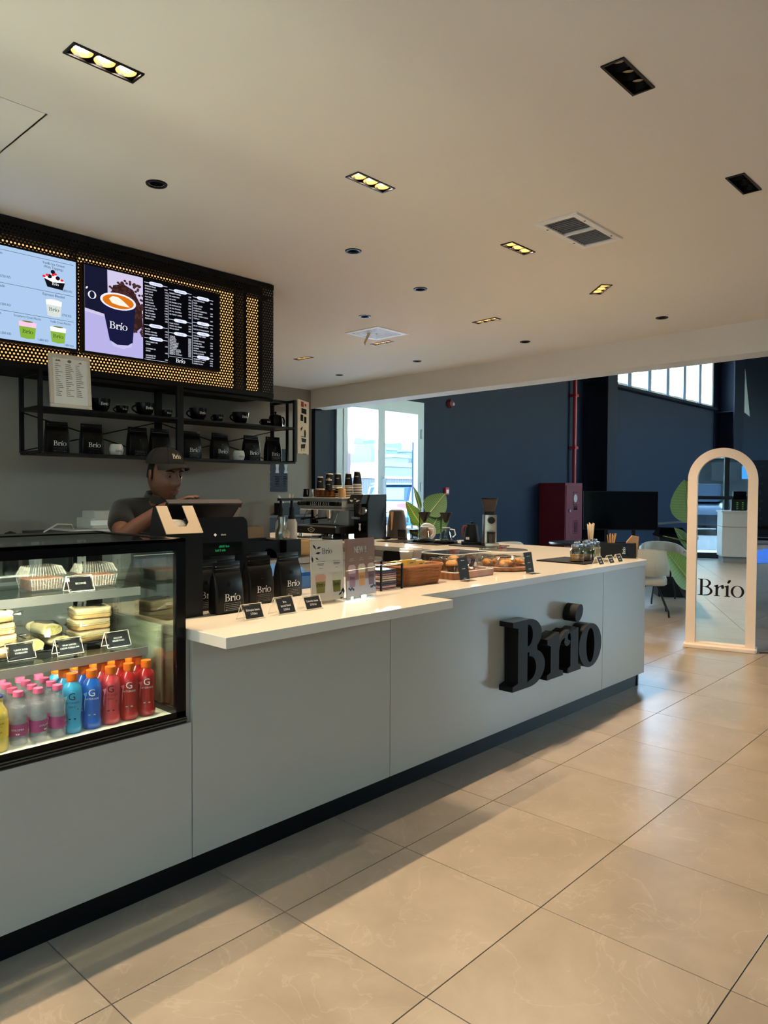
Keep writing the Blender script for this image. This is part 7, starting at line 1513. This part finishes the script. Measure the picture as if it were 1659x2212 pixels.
leaf(t, atd(1488, 1186, PD), atd(1456, 1140, PD), .10, view*.6+RT*.6, LEAFD, .3, stalk=base)
leaf(t, atd(1490, 1172, PD), atd(1432, 1158, PD), .05, Vector((0, 0, 1)), LEAF, .2, stalk=base)
leaf(t, atd(1545, 1100, PD), atd(1590, 1020, PD), .15, view, LEAFD, .1, stalk=base); leaf(t, atd(1560, 1160, PD), atd(1620, 1120, PD+.3), .14, view, LEAFD, .1, stalk=base)
PD = 9.3
t = thing('leafy_plant', 'tall paddle leaf plant in front of the glass doors', 'plant', (0, 0, 0)); pc = atd(915, 1180, PD); base = Vector((pc.x, pc.y, .34))
obj('pot', MB().lathe([(.18, 0), (.2, .01), (.25, .38), (.23, .38), (.22, .34), (0, .34)], 30, (pc.x, pc.y, 0), cap=False), mat('dark_green_pot', (30, 40, 42), .5), t)
leaf(t, atd(925, 1112, PD), atd(962, 1066, PD), .16, view+RT*-.4, LEAFD, .12, stalk=base); leaf(t, atd(930, 1150, PD), atd(956, 1094, PD), .14, view+RT*-.3, LEAFD, .12, stalk=base); leaf(t, atd(912, 1138, PD), atd(876, 1082, PD), .09, view+RT*.5, LEAF, .2, stalk=base)
leaf(t, atd(908, 1132, PD), atd(890, 1106, PD), .10, view+RT*.2, LEAF, .2, stalk=base); leaf(t, atd(908, 1100, PD), atd(893, 1050, PD), .045, view+RT, LEAFD, .3, stalk=base); leaf(t, atd(938, 1152, PD), atd(970, 1122, PD), .13, Vector((0, 0, 1))+view*.4, LEAFD, .15, stalk=base); leaf(t, atd(905, 1156, PD), atd(882, 1146, PD), .10, Vector((0, 0, 1))+view*.5, LEAF, .15, stalk=base)
# fire hose cabinet, standpipe, alarm bell, call point
RED_ = mat('fire_red_paint', (98, 12, 28), .5); cabx0 = ony(1187, 1043, 8.1).x
t = thing('fire_hose_cabinet', 'tall red fire hose cabinet against the navy wall', 'cabinet', (13.95, 8.18, 0)); hz_ = ony(1221, 1043, 7.9).z
cl, cr = ony(1187, 1043, 8.55).x-13.95, ony(1258, 1043, 7.95).x-13.95
xf = ony(1221, 1043, 7.95).x-13.95
obj('body', MB().box(xf, 7.95-8.18, 0, cr, .40, hz_), RED_, t, smooth=None)
dr_ = obj('door', MB().box(xf+.03, 7.935-8.18, .05, cr-.03, 7.95-8.18, hz_-.05), RED_, t, smooth=None, bevel=.004); obj('lock', MB().lathe([(0, 0), (.035, 0), (.035, .03), (0, .03)], 14, M=TR(xf+.15, 7.935-8.18, hz_*.62, rx=PI/2)), STEEL, dr_)
lg = MB()
for zc in (hz_-.36, hz_-.98):
    cxm_ = (xf+cr)/2+.05; M = FACE(cxm_, 7.934-8.18, zc)
    for q in ((-.10, -.12, .10, -.11), (-.10, .16, .10, .17), (-.10, -.12, -.09, .17), (.09, -.12, .10, .17)): lg.box(q[0], q[1], 0, q[2], q[3], 0, M)
    if zc > hz_-.5: lg.poly(ell(0, .03, .075, .09, 20), M); lg.box(-.085, -.17, 0, .085, -.15, 0, M); lg.box(-.085, -.22, 0, .085, -.18, 0, M)
    else: lg.box(-.045, -.09, 0, -.01, .13, 0, M); lg.box(.015, -.09, 0, .05, .13, 0, M)
obj('pictograms', lg, mat('pale_sign_print', (176, 168, 172), .6), dr_, smooth=None)
px_ = ony(1240, 900, 8.5).x
t = thing('red_standpipe', 'thin red fire pipe running down the navy wall', 'pipe', (px_, 8.48, 0)); obj('pipe', MB().tube([(0, 0, 1.5), (0, 0, 5.2)], .045, 12), mat('red_pipe', (150, 26, 40), .45), t); obj('elbow', MB().tube([(0, 0, 5.2), (0, -.1, 5.3), (0, -.8, 5.32)], .045, 12), mat('red_pipe', (150, 26, 40), .45), t)
for z in (2.4, 3.6): obj('clamp', MB().box(-.07, -.06, z-.03, .07, .1, z+.03), mat('red_pipe', (150, 26, 40), .45), t, smooth=None)
p = ony(974, 872, 8.56); t = thing('fire_bell', 'round red fire alarm sounder high on the navy wall', 'alarm', (p.x, 8.60, p.z)); obj('dome', MB().lathe([(.085, 0), (.085, .03), (.06, .07), (0, .085)], 22, M=TR(0, 0, 0, rx=PI/2)), RED_, t); obj('lens', MB().lathe([(.03, 0), (.03, .02), (0, .03)], 14, M=TR(.02, -.075, -.01, rx=PI/2)), mat('clear_strobe', (210, 180, 180), .2), t)
p = ony(966, 1061, 8.56); t = thing('fire_call_point', 'small red fire call point on the navy wall', 'alarm', (p.x, 8.6, p.z)); obj('box', MB().box(-.055, -.05, -.065, .055, 0, .065), mat('call_point_red', (176, 30, 44), .4), t, smooth=None, bevel=.006); obj('plate', MB().box(-.035, -.052, -.04, .035, -.05, .03), INKW, t, smooth=None)
# television on a stand
TD = 12.6; c0 = atd(1340, 1103, TD); tw_ = 156/F*TD; thh = 84/F*TD; trz = YAW-PI/2-.12
t = thing('television', 'large switched-off black television on a floor stand', 'television', (c0.x, c0.y, 0), trz)
obj('panel', MB().box(-tw_/2, -.03, c0.z-thh/2, tw_/2, .03, c0.z+thh/2), BLACK, t, smooth=None, bevel=.006); obj('screen', MB().box(-tw_/2+.012, -.034, c0.z-thh/2+.02, tw_/2-.012, -.0305, c0.z+thh/2-.012), mat('dark_tv_glass', (4, 5, 10), .12), t, smooth=None)
obj('stand_post', MB().box(-.25, .0, .05, -.2, .05, c0.z).box(.2, 0, .05, .25, .05, c0.z), LEG, t, smooth=None); obj('stand_base', MB().box(-.45, -.3, 0, -.38, .3, .05).box(.38, -.3, 0, .45, .3, .05).box(-.45, 0, .02, .45, .06, .06), LEG, t, smooth=None)
# black chest with sloped glossy lid (gift case) on a low bench
GD = 9.9; c0 = atd(1448, 1153, GD); t = thing('lidded_bin', 'black swing-lid bin with a glossy sloped top behind the chairs', 'bin', (c0.x, c0.y, 0), YAW-PI/2-.15); gw = 62/F*GD; ztp = atd(1448, 1139, GD).z; zmid = atd(1448, 1155, GD).z
obj('body', MB().box(-gw/2*.92, -.16, 0, gw/2*.92, .16, zmid-.01), BLACK, t, smooth=None, bevel=.01); obj('lid_rim', MB().box(-gw/2, -.18, zmid-.02, gw/2, .18, zmid+.012), BLACKG, t, smooth=None, bevel=.004)
obj('lid', MB().loft([[(-gw/2*.95, -.17, zmid+.012), (gw/2*.95, -.17, zmid+.012), (gw/2*.95, .17, zmid+.012), (-gw/2*.95, .17, zmid+.012)], [(-gw/2*.72, -.06, ztp), (gw/2*.72, -.06, ztp), (gw/2*.72, .10, ztp), (-gw/2*.72, .10, ztp)]]), BLACKG, t, smooth=None)
# right of the mirror: dark sponsor backdrop, gym bench and blue court mat
b0 = atd(1640, 1188, 20); bq_ = atd(1760, 1080, 21.5); bn_ = atd(1730, 1150, 19.5); t = thing('sponsor_backdrop', 'black backdrop with rows of small pale emblems at the far right', 'backdrop', (bq_.x, bq_.y, .0125), YAW-PI/2-.5); obj('panel', MB().box(-2.2, 0, .05, 2.4, .05, 2.35), BLACKM, t, smooth=None); obj('feet', MB().box(-2.2, -.2, 0, -2.1, .25, .05).box(2.3, -.2, 0, 2.4, .25, .05), BLACK, t, smooth=None)
em_ = MB()
for r_ in range(7):
    for k in range(14):
        u = -2.1+k*.33; v = .55+r_*.26; M = FACE(u, -.004, v)
        if (k+r_) % 2: em_.poly([(0, 0, 0), (.05, .0, 0), (.03, .12, 0), (.0, .12, 0)], M)
        else: em_.box(0, .03, 0, .10, .05, 0, M); em_.box(.02, .07, 0, .09, .085, 0, M)
obj('emblems', em_, mat('dim_emblem', (40, 45, 56), .6), t, smooth=None)
t = thing('black_bench', 'low glossy black bench in front of the sponsor backdrop', 'bench', (bn_.x, bn_.y, .0125), YAW-PI/2-.5); obj('seat', MB().box(-1.4, -.25, .40, 1.4, .25, .48), BLACKG, t, smooth=None, bevel=.01); obj('rail', MB().box(-1.4, -.2, .1, 1.4, -.15, .16), BLACKG, t, smooth=None)
for x in (-1.3, 1.3): obj('leg', MB().box(x-.03, -.2, 0, x+.03, .2, .40), BLACK, t, smooth=None)
obj('blue_court_mat', MB().prism([(15.3, 4.55), (15.9, 4.35), (24, 1.5), (26, 3.2), (19.9, 5.55), (18.6, 5.45)], .0005, .012), mat('blue_turf', (22, 100, 196), .8, noise=.15, scale=60), smooth=None, label='bright blue court mat on the hall floor right of the mirror', cat='mat')
t = thing('equipment_rail', 'thin dark rail along the hall wall behind the television', 'rail', (0, 0, 0)); obj('rail', MB().tube([atd(1418, 1131, 14), atd(1500, 1126, 14)], .02, 8), STEEL, t); e0 = atd(1420, 1131, 14); obj('post', MB().tube([(e0.x, e0.y, 0), e0], .02, 8), LEG, t)

# ============================================================ outside, beyond the glass doors
GRD = mat('sandy_ground', (196, 188, 176), .9, noise=.1, scale=1.5); struct('ground', MB().box(-3, 9.3, -.14, 70, 140, -.06).box(-60, -60, -.14, -2.95, 60, -.02), mat('asphalt', (108, 110, 110), .9, noise=.12, scale=3), 'pale asphalt outside', smooth=None)
t = thing('brick_pillar', 'reddish rendered pillar with two floodlights outside the doors', 'pillar', (0, 0, 0)); q = ony(742, 1000, 10.6); q2 = ony(757, 1000, 10.6)
obj('shaft', MB().box(q.x-1.2, 10.6, -.06, q2.x, 11.2, 6), mat('pink_render', (140, 112, 104), .9, noise=.12, scale=8), t, smooth=None)
for zz in (ony(752, 942, 10.5).z, ony(752, 965, 10.5).z): obj('floodlight', MB().box(-.12, -.2, -.10, .12, -.06, .10, TR(q2.x+.05, 10.6, zz, rx=.3)), ALU, t, smooth=None)
t = thing('corrugated_fence', 'wooden post fence with a beam outside the doors', 'fence', (0, 0, 0)); FD = mat('weathered_fence', (80, 72, 68), .9, noise=.15); yy = 22.5
fz = ony(850, 1034, yy).z; f0, f1 = ony(745, 1060, yy).x, ony(905, 1060, yy).x
k = 0; x_ = f0-3
while x_ < f1+4:
    obj('board', MB().box(x_, yy, -.06, x_+.14, yy+.04, fz), FD, t, smooth=None); x_ += .165
obj('beam', MB().box(f0-3, yy-.05, fz, f1+4, yy+.1, fz+.10), mat('pale_beam', (206, 190, 166), .8), t, smooth=None)  # top beam in a paler tone than the boards
t = thing('boundary_wall', 'pinkish panelled boundary wall behind the fence', 'wall', (0, 0, 0)); yy = 30; obj('wall', MB().box(ony(700, 1010, yy).x, yy, -.06, ony(815, 1010, yy).x, yy+.4, ony(780, 1006, yy).z), mat('pink_render', (140, 112, 104), .9), t, smooth=None)
for k in range(3): obj('panel', MB().box(ony(755+k*20, 1010, yy).x, yy-.05, 1.2, ony(768+k*20, 1010, yy).x, yy, ony(780, 1008, yy).z-.1), mat('ochre_panel', (200, 164, 136), .9), t, smooth=None)
BLD = [(754, 792, 966, 0, (55, 64, 69)), (776, 800, 972, 1, (62, 69, 73)), (798, 814, 963, 0, (51, 59, 65)), (831, 858, 970, 1, (56, 65, 69)), (852, 882, 985, 2, (70, 72, 69)), (878, 898, 974, 0, (64, 69, 72)), (825, 897, 1004, 2, (72, 72, 68)), (700, 757, 990, 1, (66, 69, 69))]
BN = ['pale blue apartment block with a stair tower', 'light block stepping down to the right', 'narrow blue grey tower next to the door mullion', 'flat topped block in the right door leaf', 'low cream houses in the right door leaf', 'block at the right edge of the right door leaf', 'long row of low cream walls', 'pale block left of the doors', 'pale block right of the doors']
for k, (a_, b_, tp, dk, c) in enumerate(BLD):
    yy = (62, 53, 72, 60, 43, 70, 34, 84)[k]; x0, x1 = ony(a_, 1000, yy).x, ony(b_, 1000, yy).x; zt_ = ony((a_+b_)/2, tp, yy).z
    t = thing('apartment_building', BN[k], 'building', (x0, yy, 0)); w = x1-x0
    obj('wall', MB().box(0, 0, -.06, w, 8, zt_), mat('far_render_%d' % k, c, .9, noise=.04), t, smooth=None); obj('parapet', MB().box(-.1, -.1, zt_-.15, w+.1, 8.1, zt_+.15), mat('far_parapet', (80, 85, 88), .9), t, smooth=None)
    nx = max(2, int(w/2.6)); nz_ = max(1, int((zt_-3)/2.6))
    for i in range(nx):
        for j in range(nz_):
            xx = (i+.5)*w/nx; zz = zt_-1.6-j*2.4
            if zz < 2.5: continue
            wd = obj('window', MB().box(xx-.45, -.05, zz-.6, xx+.45, .05, zz+.5), mat('far_window', (30, 40, 50), .4), t, smooth=None)
    obj('roof_box', MB().box(w*.3, 2, zt_, w*.6, 5, zt_+1.2), mat('far_render_%d' % k, c, .9), t, smooth=None)
# cars
def car(x, y, rz, body, label, suv=False, Lh=2.2, W=.9, H=1.5):
    t = thing('car', label, 'car', (x, y, -.06), rz)
    # local: length along y, rear at -y
    pts_b = [(-Lh, .35), (-Lh-.02, .55), (-Lh+.03, .95), (-Lh+.12, 1.02), (Lh-1.2, .98), (Lh-.3, .85), (Lh, .65), (Lh, .35), (Lh-.3, .25), (-Lh+.2, .25)]
    k = H/1.5
    def sect(pts, ws): return [[(w_, y_, z_*k) for y_, z_ in pts] for w_ in ws]
    def shell(pts, hw, bulge): 
        rings = []
        for f, s in ((-1, .94), (-.9, 1), (.9, 1), (1, .94)):
            cy = sum(p[0] for p in pts)/len(pts); cz = sum(p[1] for p in pts)/len(pts); rings.append([(f*hw, cy+(p[0]-cy)*s, (cz+(p[1]-cz)*s)*k) for p in pts])
        return MB().loft(rings)
    bm_ = mat('car_paint_%d_%d_%d' % body, body, .2, coat=.8, noise=.02)
    obj('body', shell(pts_b, W, 1), bm_, t, smooth=30)
    cab = [(-Lh+.10, 1.0), (-Lh+.38, 1.46), (-Lh+.8, 1.52), (.2, 1.52), (.95, 1.02)] if not suv else [(-Lh+.06, 1.0), (-Lh+.25, 1.48), (-Lh+.6, 1.54), (.4, 1.54), (1.1, 1.02)]
    obj('cabin', shell(cab, W*.88, 1), mat('car_glass', (30, 40, 50), .08), t, smooth=30); obj('roof', MB().box(-W*.84, -Lh+.45, 1.53*k, W*.84, .35, 1.575*k), bm_, t, smooth=None, bevel=.03)
    for sx in (-1, 1):
        for yy_ in (-Lh+.85, Lh-.85):
            wh = obj('wheel', MB().lathe([(.0, -.1), (.24, -.1), (.33, -.08), (.34, 0), (.33, .1), (0, .1)], 28, M=TR(sx*(W-.08), yy_, .34, ry=PI/2)), mat('tyre', (18, 18, 20), .8), t); obj('rim', MB().lathe([(0, .102*sx), (.2, .102*sx), (.2, .11*sx), (0, .115*sx)], 20, M=TR(sx*(W-.08), yy_, .34, ry=PI/2)), CHROME, wh)
        obj('tail_light', MB().prism([(sx*W*.98, .78*k), (sx*W*.52, .84*k), (sx*W*.50, .92*k), (sx*W*.99, .98*k)], -.03, .03, Matrix.Translation((0, -Lh-.02, 0)) @ Matrix.Rotation(PI/2, 4, 'X')), mat('tail_lamp', (205, 40, 60), .25), t, smooth=None)
        obj('mirror', MB().cbox((sx*(W+.08), .55, 1.02*k), (.16, .10, .12)), bm_, t, smooth=None, bevel=.02)
    pl_ = obj('number_plate', MB().box(-.26, -Lh-.045, .60*k, .26, -Lh-.03, .72*k), INKW, t, smooth=None); pd = MB(); 
    for q in range(6): pd.box(-.2+q*.07, -Lh-.047, .63*k, -.16+q*.07, -Lh-.045, .69*k)
    obj('plate_marks', pd, INKK, pl_, smooth=None)
    obj('bumper', MB().box(-W*.96, -Lh-.06, .36*k, W*.96, -Lh+.1, .52*k), mat('dark_bumper', (34, 38, 44), .5), t, smooth=None, bevel=.03); obj('rear_window', MB().poly([(-W*.72, -Lh+.13, 1.06*k), (W*.72, -Lh+.13, 1.06*k), (W*.62, -Lh+.355, 1.43*k), (-W*.62, -Lh+.355, 1.43*k)]), mat('rear_glass', (70, 96, 110), .06), t, smooth=None)
    return t
cq = atd(884, 1110, 27.2); car(cq.x, cq.y, YAW-PI/2-.42, (46, 118, 196), 'blue hatchback parked in the yard outside the glass doors', H=1.62)
# street side, seen in the mirror
def _mir(x, y):
    n_ = Vector((math.sin(mrz), -math.cos(mrz), 0)); d_ = ray(x, y); tt = (Vector((mc.x, mc.y, 0))-CP).dot(n_)/d_.dot(n_); return CP+d_*tt, d_-n_*(2*d_.dot(n_))
def mirx(x, y, X): p_, r_ = _mir(x, y); return p_+r_*((X-p_.x)/r_.x)
m0 = mirx(1502, 1100, -12); m1 = mirx(1556, 1100, -12)
car(-14.2, m0.y+.55-.9, math.radians(-90)+.22, (26, 32, 40), 'dark estate car parked across the street, seen in the mirror', suv=True, H=1.66)
car(-17.5, m1.y-3.4, math.radians(-90), (40, 52, 56), 'second dark car on the street side')
kq = mirx(1558, 1217, -1.9); k1 = mirx(1618, 1225, -1.9)
kz = CH+ (1062-1103)/F*9.3
t = thing('white_kiosk', 'white laminate kiosk counter behind the viewer, seen in the mirror', 'counter', (-2.15, kq.y-.66, 0), math.radians(0)); kh = mirx(1590, 1104, -1.75).z
KW = mat('pale_grey_laminate', (188, 196, 204), .5); obj('body', MB().box(-.3, -.65, .12, .25, .66, kh-.32), KW, t, smooth=None); obj('upper', MB().box(-.3, -.65, kh-.315, .26, .66, kh-.03), KW, t, smooth=None); obj('top', MB().box(-.32, -.67, kh-.03, .28, .68, kh), KW, t, smooth=None); obj('plinth', MB().box(-.28, -.63, 0, .22, .63, .12), mat('brushed_plinth', (120, 128, 134), .4), t, smooth=None)
t = thing('kiosk_tablet', 'black tablet stand with green lights on the white kiosk', 'tablet', (-2.1, kq.y-.33, kh+.001), math.radians(90)); obj('box', MB().box(-.14, -.04, 0, .14, .06, .22), BLACK, t, smooth=None); obj('head', MB().box(-.13, -.03, .22, .11, .02, .38), BLACKG, t, smooth=None); gm_ = MB()
for q in range(2):
    for r_ in range(4): gm_.box(-.08+q*.10, -.0405, .03+r_*.04, -.05+q*.10, -.04, .042+r_*.04)
obj('lights', gm_, glow('green_led', (90, 200, 60), .35), t, smooth=None)
t = thing('opposite_facade', 'pale ribbed facade across the street', 'building', (-24, 0, 0)); obj('wall', MB().box(-2, -26, -.1, 0, 14, 9), mat('cream_facade', (222, 220, 204), .9, noise=.05), t, smooth=None)
for k in range(60): obj('rib', MB().box(0, 3.2+k*.18, 1.5, .06, 3.28+k*.18, 9), mat('cream_facade', (222, 220, 204), .9), t, smooth=None)
obj('shopfront', MB().box(0, -9, 0, .1, -.5, 3.0), mat('dark_shopfront', (40, 46, 50), .3), t, smooth=None); obj('canopy', MB().box(0, -9, 3.0, 1.2, -.4, 3.2), mat('white_canopy', (226, 230, 226), .7), t, smooth=None)
bq = mirx(1545, 1020, -23.8); obj('black_banner', MB().box(-.05, -.85, -.42, .0, .35, .42), mat('black_vinyl', (30, 34, 36), .6), smooth=None, loc=(-22.6, bq.y, bq.z), label='black shop banner across the street, seen in the mirror', cat='banner')
sq = mirx(1603, 1022, -23.8); obj('blue_sign', MB().box(-.05, -.30, -.30, .0, .30, .30), mat('blue_sign_face', (46, 104, 150), .5), smooth=None, loc=(-22.3, sq.y, sq.z), label='blue shop sign across the street, seen in the mirror', cat='sign')
struct('pavement', MB().box(-5.2, -30, -.05, -2.96, 30, 0.0).box(-26, -30, -.05, -19.5, 30, .06), mat('pavement_concrete', (196, 200, 196), .9, noise=.06), 'pale street pavement', smooth=None)
